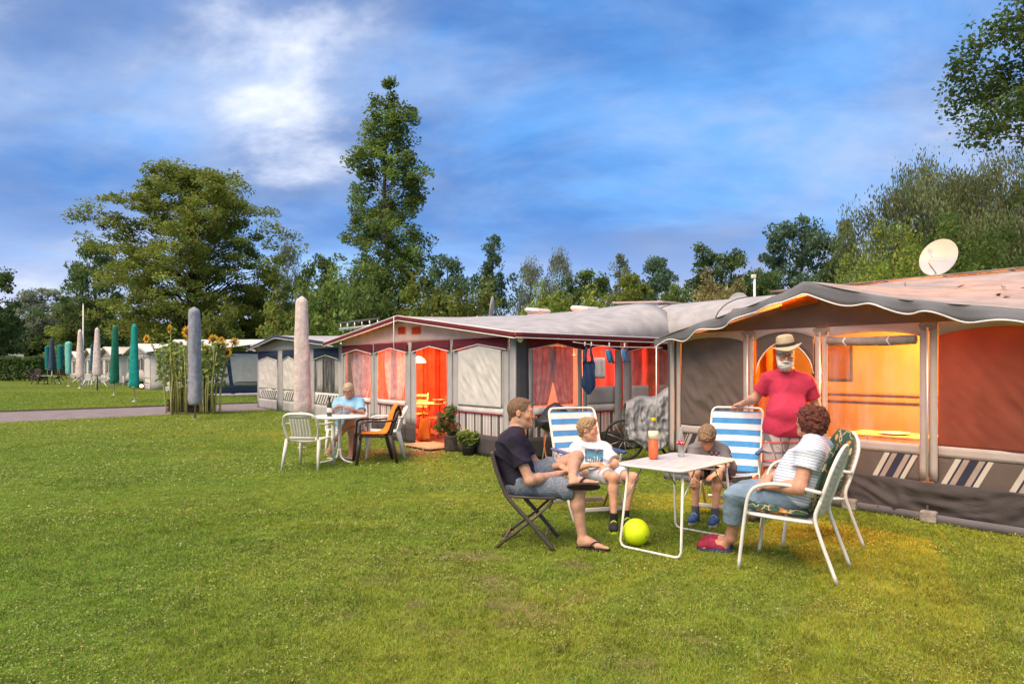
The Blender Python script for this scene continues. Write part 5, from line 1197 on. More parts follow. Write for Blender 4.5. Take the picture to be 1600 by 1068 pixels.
def near_table():
    p0, p1, p2 = Vector((1.284, 5.23, 0)), Vector((.896, 5.69, 0)), Vector((1.926, 5.92, 0)); p3 = p1+p2-p0; c = (p0+p1+p2+p3)/4
    ax = ((p2-p0)).normalized(); rz = math.atan2(ax.y, ax.x); Lx = (p2-p0).length; Ly = .60
    T = thing('camping_table', 'white folding camping table with two bottles in the middle of the group', 'table', c, rz)
    M_top = mat('worn_white_top', (.46, .43, .41), .5, .12, 5, .15, 60, .35, col2=(.62, .59, .57), stretch=(1.5, 9, 1))
    mb = MB(); n = 6; r = .07; pts = []
    for cx, cy, a0 in ((Lx/2-r, Ly/2-r, 0), (-Lx/2+r, Ly/2-r, 90), (-Lx/2+r, -Ly/2+r, 180), (Lx/2-r, -Ly/2+r, 270)):
        pts += [(cx+r*math.cos(math.radians(a0+90*i/n)), cy+r*math.sin(math.radians(a0+90*i/n))) for i in range(n+1)]
    mb.prism(pts, .676, .70); mb.build('table_top', M_top, T)
    mb = MB(); mb.tube([(x, y, .688) for x, y in pts], .0135, 8, closed=True); mb.build('edge_trim', M_whitemetal, T)
    for s in (-1, 1):
        x = s*(Lx/2-.02); xi = s*(Lx/2-.10)
        path = [(xi, -Ly/2+.05, .67), (x, -Ly/2+.02, .06), (x, -Ly/2+.035, .025), (x, -Ly/2+.07, .012), (x, Ly/2-.07, .012), (x, Ly/2-.035, .025), (x, Ly/2-.02, .06), (xi, Ly/2-.05, .67)]
        mb = MB(); mb.tube(path, .0105, 8); mb.build('leg', M_whitemetal, T)
        for y in (-Ly/2+.05, Ly/2-.05):
            mb = MB(); mb.tube([(xi*.98+s*.03, y, .42), (s*.16, y*.96, .66)], .007, 6); mb.build('brace', M_alu, T)
    # bottles
    bp = G(1021, 717, .70); B = thing('juice_bottle', 'plastic bottle of orange drink with yellow cap on the camping table', 'bottle', bp, .4)
    R = .043; H = .345
    prof = [(.001, .0), (R*.75, .0), (R*.97, .012), (R, .04), (R, .10), (R*.97, .105), (R, .11), (R, .225), (R*.98, .245), (R*.80, .285), (R*.50, .315), (R*.36, .325), (R*.36, .335)]
    mb = MB(); mb.lathe(prof, n=22); mb.build('bottle_body', clear_mat('pet_plastic', (.97, .97, .97), .06), B)
    mb = MB(); mb.lathe([(.001, .003), (R*.72, .003), (R*.93, .014), (R*.955, .04), (R*.955, .178), (.001, .178)], n=22); mb.build('drink', mat('orange_drink', (.88, .14, .015), .35, .06, 8, trans=.15), B)
    mb = MB(); mb.lathe([(R*1.012, .178), (R*1.012, .242)], n=22); mb.build('label', mat('label_cream', (.74, .68, .45), .6, .12, 30), B, .001)
    mb = MB(); mb.lathe([(R*.44, .33), (R*.46, .334), (R*.46, .352), (R*.42, .357), (.001, .357)], n=18); mb.build('cap', mat('cap_yellow', (.80, .50, .01), .4), B)
    cp = G(1064, 713, .70); B = thing('glass_bottle', 'empty clear glass bottle with a red label on the camping table', 'bottle', cp, 2.2)
    prof = [(.001, 0), (.027, 0), (.030, .01), (.030, .035), (.026, .06), (.026, .08), (.030, .11), (.0305, .135), (.027, .16), (.020, .195), (.0135, .225), (.012, .245), (.014, .248), (.014, .258), (.011, .26)]
    mb = MB(); mb.lathe(prof, n=20); mb.build('bottle_body', clear_mat('bottle_glass', (.72, .75, .74), .40), B)
    mb = MB(); mb.lathe([(.0312, .108), (.0318, .122), (.0312, .142)], n=20); lb = mb.build('label', mat('label_red', (.62, .012, .03), .5, .05), B, .001)
    mb = MB()                                                     # white script flourish round the label
    for k, off in enumerate((0, 2.1, 4.2)):
        pts = [(math.cos(off+.16*i)*.0328, math.sin(off+.16*i)*.0328, .125+.010*math.sin(i*1.9)+(.006 if i % 3 == 0 else 0)) for i in range(10)]; mb.tube(pts, .0022, 5)
    mb.build('white_script', M_whitepl, lb)
    bc = G(994, 851.5); BT = thing('play_ball', 'neon yellow-green ball lying under the camping table', 'ball', (bc.x, bc.y, .112), 0)
    mb = MB(); mb.lathe([(.113*math.sin(math.pi*i/24), -.113*math.cos(math.pi*i/24)) for i in range(25)], n=32); mb.build('ball_skin', mat('neon_ball', (.62, .80, .012), .5, .07, 6, .1, 60, .3), BT)
    mb = MB(); mb.lathe([(.001, .0), (.006, .0), (.007, .004), (.001, .005)], (.066, -.09, -.02), 8, axis=Vector((.066, -.09, -.02)).to_track_quat('Z', 'Y').to_matrix()); mb.build('valve', M_dark, BT)

def covered_things():
    # grill under a black cover by the red tent's side wall
    g = Vector(((868-800)/FPX*10.2, 10.2, 0)); T = thing('covered_grill', 'round grill on legs under a black cover beside the red tent', 'grill', g, 0)
    mb = MB(); r = random.Random(2)
    def fn(u, v):
        a = u*6.283; R = .31*(1-v)**.55 if v > .35 else .31-.02*math.sin(a*6)-(.35-v)*.10
        R = max(R, .012)*(1+.07*math.sin(a*7+v*5)*(1-v)+.08*(vn1(math.cos(a)*3, math.sin(a)*3, v*6)-.5)); return (math.cos(a)*R, math.sin(a)*R, .60+.36*v-.03*math.sin(a*9)*(v < .1))
    mb.grid(fn, 36, 14); mb.build('cover', mat('black_cover', (.022, .022, .025), .45, .3, 6, .5, 14, .4), T, .004)
    mb = MB(); mb.lathe([(.001, .52), (.15, .54), (.24, .60), (.26, .66)], n=20); mb.build('bowl', M_dark, T, .006)
    for i in range(3):
        a = i*2.094+.3; mb = MB(); mb.tube([(math.cos(a)*.16, math.sin(a)*.16, .58), (math.cos(a)*.27, math.sin(a)*.27, .0)], .011, 6); mb.build('leg', M_alu, T)
    cb = MB(); q = Vector(((856-800)/FPX*10.15, 10.15, 0)); cb.tube(bez([tuple(q+Vector((-.04, 0, .60))), tuple(q+Vector((-.05, -.02, .35))), tuple(q+Vector((-.03, 0, .18))), tuple(q+Vector((-.01, -.05, .012))), tuple(q+Vector((-.25, -.1, .012)))], 6), .012, 6)
    o = cb.build('power_cable', mat('cable_orange', (.62, .16, .05), .5), None); tag(o, 'orange cable hanging down beside the covered grill', 'cable')
    # bicycle under a silver tarpaulin
    b = Vector(((1018-800)/FPX*10.9, 10.9, 0)); T = thing('covered_bicycle', 'bicycle under a crumpled silver tarpaulin between the two tents', 'bicycle', b, ROTZ+.9)
    mb = MB(); nx, nz = 90, 70                              # crumpled sheet thrown over handlebar and saddle, front and back falls
    def ridge(x, z, f, sd): return 1-2*abs(vn1(x*f, z*f*.7, 1.3, sd)-.5)*1.6
    def tf(u, v):
        x = -.42+.86*u; top = .98+.20*math.exp(-((x-.28)/.20)**2)+.05*math.exp(-((x+.18)/.16)**2)-.30*max(0, -x-.25); q = 2*v-1; s_ = -1 if q < 0 else 1; f = 1-abs(q)
        z = top-(top-.26-.10*math.sin(x*9+s_))*(1-f)**.9; y = s_*(.03+.25*(1-f)**.55*(1-.35*abs(x)))
        cr = .085*(ridge(x+s_*3, z, 4.0, 2)-.4)+.050*(ridge(x+s_*5, z, 9.0, 4)-.4)+.022*(ridge(x, z, 19, 6)-.4)
        return (x+.03*math.sin(z*7), y+s_*cr*min(1, 3*(1-f)+.15), z)
    mb.grid(tf, nx, nz); mb.build('tarpaulin', mat('silver_tarp', (.19, .195, .21), .40, .18, 5, .4, 16, .45), T, .003)
    for x in (-.44, .44):
        mb = MB(); mb.tube([(x+.31*math.cos(i/28*6.283), 0, .33+.31*math.sin(i/28*6.283)) for i in range(28)], .022, 6, closed=True); w = mb.build('wheel', M_dark, T)
        sp = MB()
        for i in range(9): a = i/9*6.283; sp.tube([(x, 0, .33), (x+.30*math.cos(a), 0, .33+.30*math.sin(a))], .003, 4)
        sp.build('spokes', M_alu, w)
    mb = MB(); mb.tube([(-.52, 0, .33), (-.1, 0, .30), (.30, 0, .80), (-.20, 0, .85), (-.1, 0, .30)], .018, 6); mb.build('frame', M_dark, T)
    # clothes line with swimwear along the side of the red tent
    Yc = 11.05
    L = thing('clothes_line', 'white clothes line strung under the side eave of the red tent', 'clothes line', P3(895, 536, Yc), 0)
    o0 = P3(895, 536, Yc); pts = [P3(895, 534, Yc)-o0, P3(950, 541, Yc+.3)-o0, P3(1035, 543, Yc+.95)-o0]
    mb = MB(); mb.tube(bez([tuple(p) for p in pts], 6), .006, 5); mb.build('cord', M_whitepl, L)
    for px in (914, 924, 952, 976):
        q = P3(px, 536.5 + (px-895)*.03, Yc+(px-895)/140*.95)-o0; mb = MB(); mb.box(tuple(q), (.018, .018, .07), bev=.004); mb.build('clothes_peg', M_whitepl, L)
    M_suit = mat('swimsuit_navy', (.018, .045, .11), .75, .35, 40, .2, 60)
    S = P3(920, 616, Yc+.14); T = thing('swimsuit', 'dark blue one-piece swimsuit hanging from the clothes line', 'swimsuit', S, .3)
    k = (616-542)/FPX*(Yc+.14)
    mb = MB(); w = [(.0, .035), (.06, .06), (.16, .125), (.30, .125), (.45, .10), (.62, .115), (.70, .10)]
    fw = lambda v: float(np.interp(v, [a for a, _ in w], [b_ for _, b_ in w]))
    for s in (1, -1): mb.grid(lambda u, v: (fw(v*.70)*(2*u-1), s*(.022*math.sin(math.pi*u)*math.sin(math.pi*min(1, v+.1)))+.008*math.sin(u*14+v*5), v*.70*k), 10, 14)
    mb.build('body', M_suit, T)
    for s in (-1, 1): mb = MB(); mb.grid(lambda u, v: (s*(.065-.03*v)+(.032-.016*v)*(2*u-1), .01*math.sin(v*3), k*(.68+.32*v)), 2, 6); mb.build('strap', M_suit, T, .004)
    M_sh = mat('aqua_rubber', (.03, .22, .46), .5, .12, 14)
    for px, py, rz, lab in ((951, 557, .5, 'left bright blue water shoe hanging from the clothes line'), (975, 556, .3, 'right bright blue water shoe hanging from the clothes line')):
        Yq = Yc+(px-895)/140*.95; q = P3(px, py, Yq); T = thing('water_shoe', lab, 'shoe', q, rz, 'pair of water shoes on the line')
        mb = MB(); mb.grid(lambda u, v: (math.cos(u*6.283)*(.035*math.sin(math.pi*(.12+.80*v))**.6)+.09*(1-v)*.6-.03, math.sin(u*6.283)*.045*math.sin(math.pi*(.12+.80*v))**.6, -.10+.22*v), 16, 10); mb.build('upper', M_sh, T, .003)
        mb = MB(); mb.grid(lambda u, v: (.045+.055*(1-v)-.025*v, -.034+.068*u, -.11+.22*v), 4, 8); mb.build('sole', mat('aqua_sole', (.02, .10, .22), .7), T, .008)
    q = P3(937, 580, Yc+.35); cb = MB(); cb.grid(lambda u, v: (-.09+.18*u, .015*math.sin(u*9), .35*v-.12), 8, 6); o = cb.build('hanging_cloth', mat('cloth_pale', (.45, .42, .43), .9), None, .004); o.location = q; tag(o, 'small pale cloth hanging behind the dark blue swimsuit', 'cloth')
def pots():
    M_lf = mat('pot_leaf', (.11, .165, .04), .7, .35, 12, trans=.3); M_lf2 = mat('pot_leaf_light', (.20, .26, .05), .7, .3, 12, trans=.3); r = np.random.default_rng(20)
    p = G(706, 704); T = thing('potted_plant', 'flowering plant with pink and dark red blooms beside the red tent doorway', 'plant', p, 0); T.scale = (.82,)*3
    mb = MB(); mb.lathe([(.001, 0), (.15, 0), (.17, .05), (.165, .30), (.185, .34), (.165, .34), (.001, .32)], n=18); mb.build('pot', mat('pot_stone', (.085, .075, .062), .95, .4, 9, .6, 22), T)
    d = r.normal(size=(900, 3)); d /= np.linalg.norm(d, axis=1)[:, None]; ct = np.array([(.0, 0, .55), (-.16, -.05, .72), (.18, .02, .74), (.02, 0, .88), (-.22, 0, .52), (.24, -.08, .52)])[r.integers(0, 6, 900)]; c = d*(r.random(900)**.5)[:, None]*np.array([.19, .18, .17])+ct; leaf_cloud('foliage', c, .042, M_lf, T, r)
    for i, (x, z, col) in enumerate(((-.30, .84, 0), (-.26, .74, 0), (-.32, .66, 0), (.10, .84, 1), (.28, .80, 1), (-.05, .60, 1), (.05, .52, 1), (.30, .70, 1), (-.15, .93, 1), (.18, .60, 1))):
        mb = MB(); rr = random.Random(i)
        for k in range(14): mb.lathe([(.001, -.012), (.016, 0), (.001, .012)], Vector((x, -.22, z))+Vector((rr.gauss(0, .03), rr.gauss(0, .02), rr.gauss(0, .025))), 5)
        mb.build('blossom', mat(('bloom_pink', 'bloom_red')[col], ((.72, .05, .20), (.42, .02, .05))[col], .7, .2, trans=.2), T)
    p = G(732, 711); T = thing('potted_plant', 'light green leafy plant in a small dark pot right of the flowering plant', 'plant', p, 0); T.scale = (.80,)*3
    mb = MB(); mb.lathe([(.001, 0), (.12, 0), (.15, .17), (.16, .19), (.145, .19), (.001, .17)], n=18); mb.build('pot', M_dark, T)
    d = r.normal(size=(520, 3)); d /= np.linalg.norm(d, axis=1)[:, None]; ct = np.array([(-.08, 0, .30), (.08, -.05, .33), (0, 0, .44), (.13, 0, .40), (-.14, -.04, .42)])[r.integers(0, 5, 520)]; c = d*(r.random(520)**.5)[:, None]*np.array([.12, .12, .11])+ct; leaf_cloud('foliage', c, .048, M_lf2, T, r)

def furniture():
    folding_chair()
    striped_chair((.78, 6.92, 0), math.radians(17), 'striped camping chair holding the boy in the white T-shirt')
    striped_chair((2.24, 7.02, 0), math.radians(-27), 'striped camping chair with the old man\'s hand on its back')
    patio_chair((2.09, 5.11, 0), math.radians(-125), 'nearest white metal armchair, the woman in stripes sits in it')
    patio_cushion((2.09, 5.11, 0), math.radians(-125), 'green floral cushion under the woman in the striped shirt')
    patio_chair((2.56, 5.92, 0), math.radians(-92), 'empty white metal armchair behind the woman in stripes')
    patio_cushion((2.56, 5.92, 0), math.radians(-92), 'green floral cushion on the empty white armchair')
    near_table()
    round_table('garden_table', 'round white garden table with the wine bottle, in front of the reading woman', (-2.72, 10.78, 0), .43, M_whitemetal, M_whitepl)
    plastic_chair('plastic_chair', 'cream plastic armchair seen from behind at the round table', M_creampl, (-3.00, 10.12, 0), math.radians(172), 'plastic armchairs at the round table')
    plastic_chair('plastic_chair', 'dark brown plastic armchair draped with an orange towel', M_brownpl, (-2.16, 10.66, 0), math.radians(-72), 'plastic armchairs at the round table')
    plastic_chair('plastic_chair', 'white plastic armchair half hidden behind the dark brown one', M_whitepl, (-2.12, 11.35, 0), math.radians(-80), 'plastic armchairs at the round table')
    plastic_chair('plastic_chair', 'white plastic armchair the reading woman sits in', M_whitepl, (-2.83, 11.70, 0), math.radians(-4), 'plastic armchairs at the round table')
    # orange towel over the brown chair
    T = thing('orange_towel', 'orange towel draped over the back and seat of the dark brown chair', 'towel', (-2.16, 10.66, 0), math.radians(-72))
    mb = MB()
    cur = [(q[0], q[1]) for q in bez([(a, b, 0) for a, b in [(-.19, .455), (.0, .445), (.13, .455), (.195, .50), (.235, .62), (.285, .76), (.330, .865), (.380, .875), (.410, .80), (.41, .72)]], 5)]
    n = len(cur)-1
    def tw(u, v):
        a, b = cur[min(n, int(round(v*n)))]; x = -.21+.42*u; return (x*(1-.12*abs(v-.5)), a+.010*(vn1(u*6, v*9)-.5), b+.012+.022*(vn1(u*5, v*7, 2)-.5)+.012*math.sin(u*9+v*6))
    mb.grid(tw, 18, n); mb.build('towel_cloth', mat('towel_orange', (.78, .24, .025), .95, .12, 12, .6, 120), T, .008)
    # wine bottle, magazine
    wp = G(517, 649, .72); wp = Vector((-2.85, 10.66, .721)); T = thing('wine_bottle', 'dark wine bottle with a white label on the round table', 'bottle', wp, 0)
    mb = MB(); mb.lathe([(.001, 0), (.036, 0), (.038, .01), (.038, .17), (.030, .21), (.016, .235), (.0145, .29), (.016, .295), (.016, .305), (.001, .305)], n=18); mb.build('bottle_body', mat('wine_glass', (.045, .050, .015), .12, .2, spec=.5), T)
    mb = MB(); mb.lathe([(.0386, .06), (.0386, .13)], n=18); mb.build('label', M_whitepl, T, .001)
    mb = MB(); mb.lathe([(.0165, .24), (.0165, .307), (.001, .308)], n=14); mb.build('capsule', mat('capsule_dark', (.05, .01, .015), .4), T)
    covered_things(); pots(); sunflowers()
    # parasols
    pc = lambda n, c: mat('cover_'+n, c, .85, .18, 9, .5, 26, .15)
    PK = (.60, .50, .47)
    parasol('tall beige parasol cover standing beside the round white table', 472, 700, 462, 646, 24, pc('beige', PK), tilt=.012, tap=.30)
    parasol('blue-grey parasol cover standing in front of the sunflowers', 305, 655, 479, 632, 19, pc('grey', (.27, .28, .34)), tilt=.012, tap=.14, pm=mat('pole_wood', (.24, .21, .16), .8))
    parasol('bright teal parasol cover, right one of the green pair', 210, 627, 505, 605, 14, pc('teal', (.015, .26, .23)))
    parasol('dark green parasol cover, left one of the green pair', 178, 617, 507, 599, 12.5, pc('dark_green', (.02, .145, .095)), tilt=.02)
    parasol('pink-beige parasol cover standing over the white chairs', 152, 610, 511, 587, 11.5, pc('pink', PK), pm=mat('pole_brown', (.08, .06, .05), .7))
    parasol('pink-beige parasol cover beside the thin flagpole', 125, 606, 514, 590, 11, pc('pink', PK))
    parasol('pale aqua parasol cover, wider at its top', 107, 603, 533, 584, 9, pc('aqua', (.17, .50, .46)), flare=.22, pm=M_whitemetal)
    parasol('dark teal parasol cover left of the pale aqua one', 94, 598, 538, 580, 8.5, pc('dark_teal', (.015, .16, .17)), flare=.25)
    parasol('slate-blue pointed parasol cover above the dark far table', 81, 600, 528, 578, 9.5, pc('slate', (.045, .075, .12)))
    parasol('teal parasol cover half hidden at the left of the slate-blue one', 74, 597, 540, 577, 7, pc('dark_teal', (.015, .16, .17)), flare=.2)
    parasol('dark blue parasol cover between the two pink-beige ones', 144, 600, 537, 580, 6.5, pc('petrol', (.02, .10, .16)))
    # far furniture
    c = G(146, 606)
    round_table('garden_table', 'far white garden table under the pink-beige parasol', (c.x, c.y+.3, 0), .5, M_whitepl)
    for i, (dx, dy, rz, tl, lab) in enumerate(((-1.25, .0, 90, .75, 'far white chair tipped against the table from the left'), (.0, -.75, 180, .25, 'far white chair tipped against the table from the front'), (1.15, .05, -90, .75, 'far white chair tipped against the table from the right'))):
        ch = plastic_chair('plastic_chair', lab, M_whitepl, (c.x+dx, c.y+.3+dy, .0), 0, 'far white plastic chairs')
        R_ = Euler((0, 0, math.radians(rz))).to_matrix() @ Euler((tl, 0, 0)).to_matrix(); ch.rotation_euler = R_.to_euler(); ch.location.z = .33*math.sin(tl)*.9
    c = G(74, 600)
    round_table('garden_table', 'far dark garden table under the slate-blue parasol', (c.x, c.y, 0), .75, M_brownpl, M_whitepl)
    for i, (dx, dy, rz, tl, lab) in enumerate(((-1.2, -.2, 80, .5, 'far dark chair tipped to the far table from the left'), (-.2, -1.0, 170, .5, 'far dark chair tipped to the far table from the front'), (1.3, -.1, -90, .5, 'far dark chair tipped to the far table from the right'))):
        ch = plastic_chair('plastic_chair', lab, M_brownpl, (c.x+dx, c.y+dy, 0), 0, 'far dark plastic chairs')
        R_ = Euler((0, 0, math.radians(rz))).to_matrix() @ Euler((tl, 0, 0)).to_matrix(); ch.rotation_euler = R_.to_euler(); ch.location.z = .33*math.sin(tl)*.9; ch.scale = (1.25, 1.25, 1.25)
    a = P3(130, 476, 52); T = thing('flagpole', 'thin white flagpole rising behind the left pink-beige parasol', 'flagpole', (a.x, a.y, 0)); mb = MB(); mb.tube([(0, 0, 0), (0, 0, a.z)], [.07, .04], 8); mb.build('pole', M_whitepl, T); mb = MB(); mb.lathe([(.001, -.06), (.07, 0), (.001, .06)], (0, 0, a.z+.05), 10); mb.build('finial', M_whitepl, T)
    # covered boat trailer beside the sunflowers
    c = G(238, 607); T = thing('covered_trailer', 'low trailer under a grey sloping cover left of the sunflowers', 'trailer', c, -.25)
    mb = MB()
    def tf(u, v):
        x = -1.9+3.6*u; w = .8*min(1, .35+u*1.4); top = .95+.35*math.sin(math.pi*min(1, u*.9+.1)); a = math.pi*v
        return (x, -w*math.cos(a), .55+(top-.55)*math.sin(a)**.7+.03*(vn1(x*2, v*8)-.5) if 0 < v < 1 else .50)
    mb.grid(tf, 24, 14); mb.build('cover', mat('cover_greige', (.36, .33, .29), .8, .15, 3, .4, 8), T, .006)
    mb = MB(); mb.box((-.1, 0, .48), (3.2, 1.2, .12), bev=.03); mb.build('chassis', M_dark, T)
    for s in (-1, 1): mb = MB(); mb.lathe([(.02, -.08), (.27, -.08), (.29, -.05), (.29, .05), (.27, .08), (.02, .08)], (.5, s*.72, .29), 18, axis=Euler((math.pi/2, 0, 0)).to_matrix()); mb.build('wheel', M_dark, T)
    mb = MB(); mb.tube([(-1.6, 0, .48), (-2.6, 0, .42)], .04, 6); mb.build('drawbar', M_alu, T)
    mb = MB(); mb.tube([(-2.35, 0, .0), (-2.35, 0, .85)], .03, 6); mb.build('jockey_wheel_post', M_whitemetal, T)
    gl = G(221, 609); T = thing('garden_lantern', 'tiny lit garden lantern on the grass by the covered trailer', 'lantern', gl, 0); mb = MB(); mb.lathe([(.001, .16), (.08, .18), (.10, .26), (.07, .34), (.001, .36)], n=12); mb.build('globe', emit_mat('lantern_glow', (1, .72, .30), 3.0), T); mb = MB(); mb.tube([(0, 0, 0), (0, 0, .17)], .03, 6); mb.build('stake', M_dark, T)
    # small fallen leaves on the brown tent roof are left to the cloth itself

# ------------------------------------------------------------------ people: smooth blended bodies
def V3(*a): return np.array(a, float)
class Fig:
    """signed-distance modelling on a grid, meshed with surface nets into one continuous surface"""
    def __init__(s): s.p = []; s.tints = []
    def cone(s, a, b, ra, rb, k=.02, op='u', tint=None):
        a = np.array(a, float); b = np.array(b, float)
        def f(P):
            ba = b-a; L2 = ba@ba+1e-12; t = np.clip(((P-a)@ba)/L2, 0, 1); return np.linalg.norm(P-a-t[:, None]*ba, axis=1)-(ra+(rb-ra)*t)
        r = max(ra, rb); s.p.append((f, np.minimum(a, b)-r, np.maximum(a, b)+r, k, op, tint)); return s
    def cyl(s, a, b, ra, rb, k=.02, op='u', tint=None, rnd=.004):
        """flat-ended tapered cylinder (sleeves, trouser legs)"""
        a = np.array(a, float); b = np.array(b, float)
        def f(P):
            ba = b-a; L = np.linalg.norm(ba); d = ba/L; q = P-a; h = q@d; rad = np.linalg.norm(q-h[:, None]*d, axis=1); t = np.clip(h/L, 0, 1)
            dr = rad-(ra+(rb-ra)*t); dh = np.maximum(-h, h-L)
            return np.minimum(np.maximum(dr, dh), 0)+np.linalg.norm(np.stack([np.maximum(dr+rnd, 0), np.maximum(dh+rnd, 0)]), axis=0)-rnd*(np.maximum(dr, dh) > -rnd)
        r = max(ra, rb); s.p.append((f, np.minimum(a, b)-r, np.maximum(a, b)+r, k, op, tint)); return s
    def ell(s, c, r, R=None, k=.02, op='u', tint=None):
        c = np.array(c, float); r = np.array(r, float); R = np.eye(3) if R is None else np.array(R)
        def f(P):
            q = (P-c)@R; k0 = np.linalg.norm(q/r, axis=1); k1 = np.linalg.norm(q/(r*r), axis=1)+1e-9; return k0*(k0-1)/k1
        m = r.max(); s.p.append((f, c-m, c+m, k, op, tint)); return s
    def mesh(s, name, h=.006, noise=None, fold=None, smooth=1, tintbase=(1, 1, 1)):
        lo = np.min([p[1] for p in s.p if p[4] == 'u'], axis=0)-.03; hi = np.max([p[2] for p in s.p if p[4] == 'u'], axis=0)+.03
        n = np.ceil((hi-lo)/h).astype(int)+1; D = np.full(n, .2, np.float32)
        ax = [lo[i]+np.arange(n[i])*h for i in range(3)]
        for f, a, b, k, op, _ in s.p:
            m = max(k, .012)+h*2
            i0 = np.clip(np.floor((a-m-lo)/h).astype(int), 0, n-1); i1 = np.clip(np.ceil((b+m-lo)/h).astype(int)+1, 1, n)
            if np.any(i1 <= i0): continue
            sl = tuple(slice(x, y) for x, y in zip(i0, i1)); g = np.meshgrid(*[ax[i][sl[i]] for i in range(3)], indexing='ij')
            P = np.stack([x.ravel() for x in g], 1); d = f(P).reshape(g[0].shape).astype(np.float32); A = D[sl]
            if op == 'u': hh = np.clip(.5+.5*(A-d)/k, 0, 1); D[sl] = A*(1-hh)+d*hh-k*hh*(1-hh)
            else: d = -d; hh = np.clip(.5-.5*(A-d)/k, 0, 1); D[sl] = A*(1-hh)+d*hh+k*hh*(1-hh)
        V, Q = surfnets(D, lo, h)
        for _ in range(smooth): V = relax(V, Q)
        if noise or fold:
            N = vnormals(V, Q)
            if noise: a, sc_ = noise; V = V+N*((vnoise(V, sc_, 1)-.5)*1.3+(vnoise(V, sc_*2.3, 2)-.5)*.7)[:, None]*a*2
            if fold:
                a, sc_, d = fold; w = V*sc_; w = w+(np.stack([vnoise(V, 6, 3), vnoise(V, 6, 4), vnoise(V, 6, 5)], 1)-.5)*2.4
                r = (1-np.abs(np.sin(w@np.array(d))))**1.6; V = V+N*((r-.3)*(.15+1.5*np.clip(vnoise(V, 6, 8)-.25, 0, 1)))[:, None]*a*1.5
        tn = [(f, t) for f, _, _, _, op, t in s.p if t is not None and op == 'u']
        C = np.tile(np.array(tintbase, np.float32), (len(V), 1))
        if tn:
            base = np.min([f(V) for f, _, _, _, op, t in s.p if t is None and op == 'u'], axis=0)
            for f, t in tn: m = f(V) < base+.001; C[m] = t
        return np_mesh(name, V, Q, True, C)
def surfnets(D, lo, h):
    n = np.array(D.shape); S = D < 0
    c = np.zeros(n-1, np.int8)
    for dx in (0, 1):
        for dy in (0, 1):
            for dz in (0, 1): c += S[dx:n[0]-1+dx, dy:n[1]-1+dy, dz:n[2]-1+dz]
    I = np.argwhere((c > 0) & (c < 8)); idx = np.full(n-1, -1, np.int64); idx[tuple(I.T)] = np.arange(len(I))
    acc = np.zeros((len(I), 3)); cnt = np.zeros(len(I))
    cor = [(x, y, z) for x in (0, 1) for y in (0, 1) for z in (0, 1)]
    for i in range(8):
        for a in range(3):
            if cor[i][a]: continue
            p = np.array(cor[i]); q = p.copy(); q[a] = 1
            va = D[tuple((I+p).T)]; vb = D[tuple((I+q).T)]; m = (va < 0) != (vb < 0); t = va[m]/(va[m]-vb[m]); acc[m] += p+(q-p)*t[:, None]; cnt[m] += 1
    V = lo+(I+acc/cnt[:, None])*h; Qs = []
    for a in range(3):
        b, cc = [(1, 2), (2, 0), (0, 1)][a]
        sa = [slice(None)]*3; sb = [slice(None)]*3; sa[a] = slice(0, -1); sb[a] = slice(1, None)
        A, B = S[tuple(sa)], S[tuple(sb)]; e = np.argwhere(A != B); e = e[(e[:, b] > 0) & (e[:, cc] > 0) & (e[:, b] < n[b]-1) & (e[:, cc] < n[cc]-1)]
        ub = np.zeros(3, int); ub[b] = 1; uc = np.zeros(3, int); uc[cc] = 1
        q = np.stack([idx[tuple((e-ub-uc).T)], idx[tuple((e-uc).T)], idx[tuple(e.T)], idx[tuple((e-ub).T)]], 1)
        flip = ~A[tuple(e.T)]; q[flip] = q[flip][:, ::-1]; Qs.append(q)
    return V, np.concatenate(Qs)
def relax(V, Q):
    A = np.zeros_like(V); c = np.zeros(len(V))
    for i in range(4):
        j = (i+1) % 4; np.add.at(A, Q[:, i], V[Q[:, j]]); np.add.at(c, Q[:, i], 1); np.add.at(A, Q[:, j], V[Q[:, i]]); np.add.at(c, Q[:, j], 1)
    return V*.5+.5*A/np.maximum(c, 1)[:, None]
def vnormals(V, Q):
    N = np.cross(V[Q[:, 2]]-V[Q[:, 0]], V[Q[:, 3]]-V[Q[:, 1]]); A = np.zeros_like(V)
    for i in range(4): np.add.at(A, Q[:, i], N)
    return A/(np.linalg.norm(A, axis=1)[:, None]+1e-12)
def unit(v): v = np.array(v, float); return v/np.linalg.norm(v)
def frame(fwd, up=(0, 0, 1)):
    y = unit(fwd); x = np.cross(y, np.array(up, float)); x = unit(x); z = np.cross(x, y); return np.stack([x, y, z], 1)      # columns right, forward, up
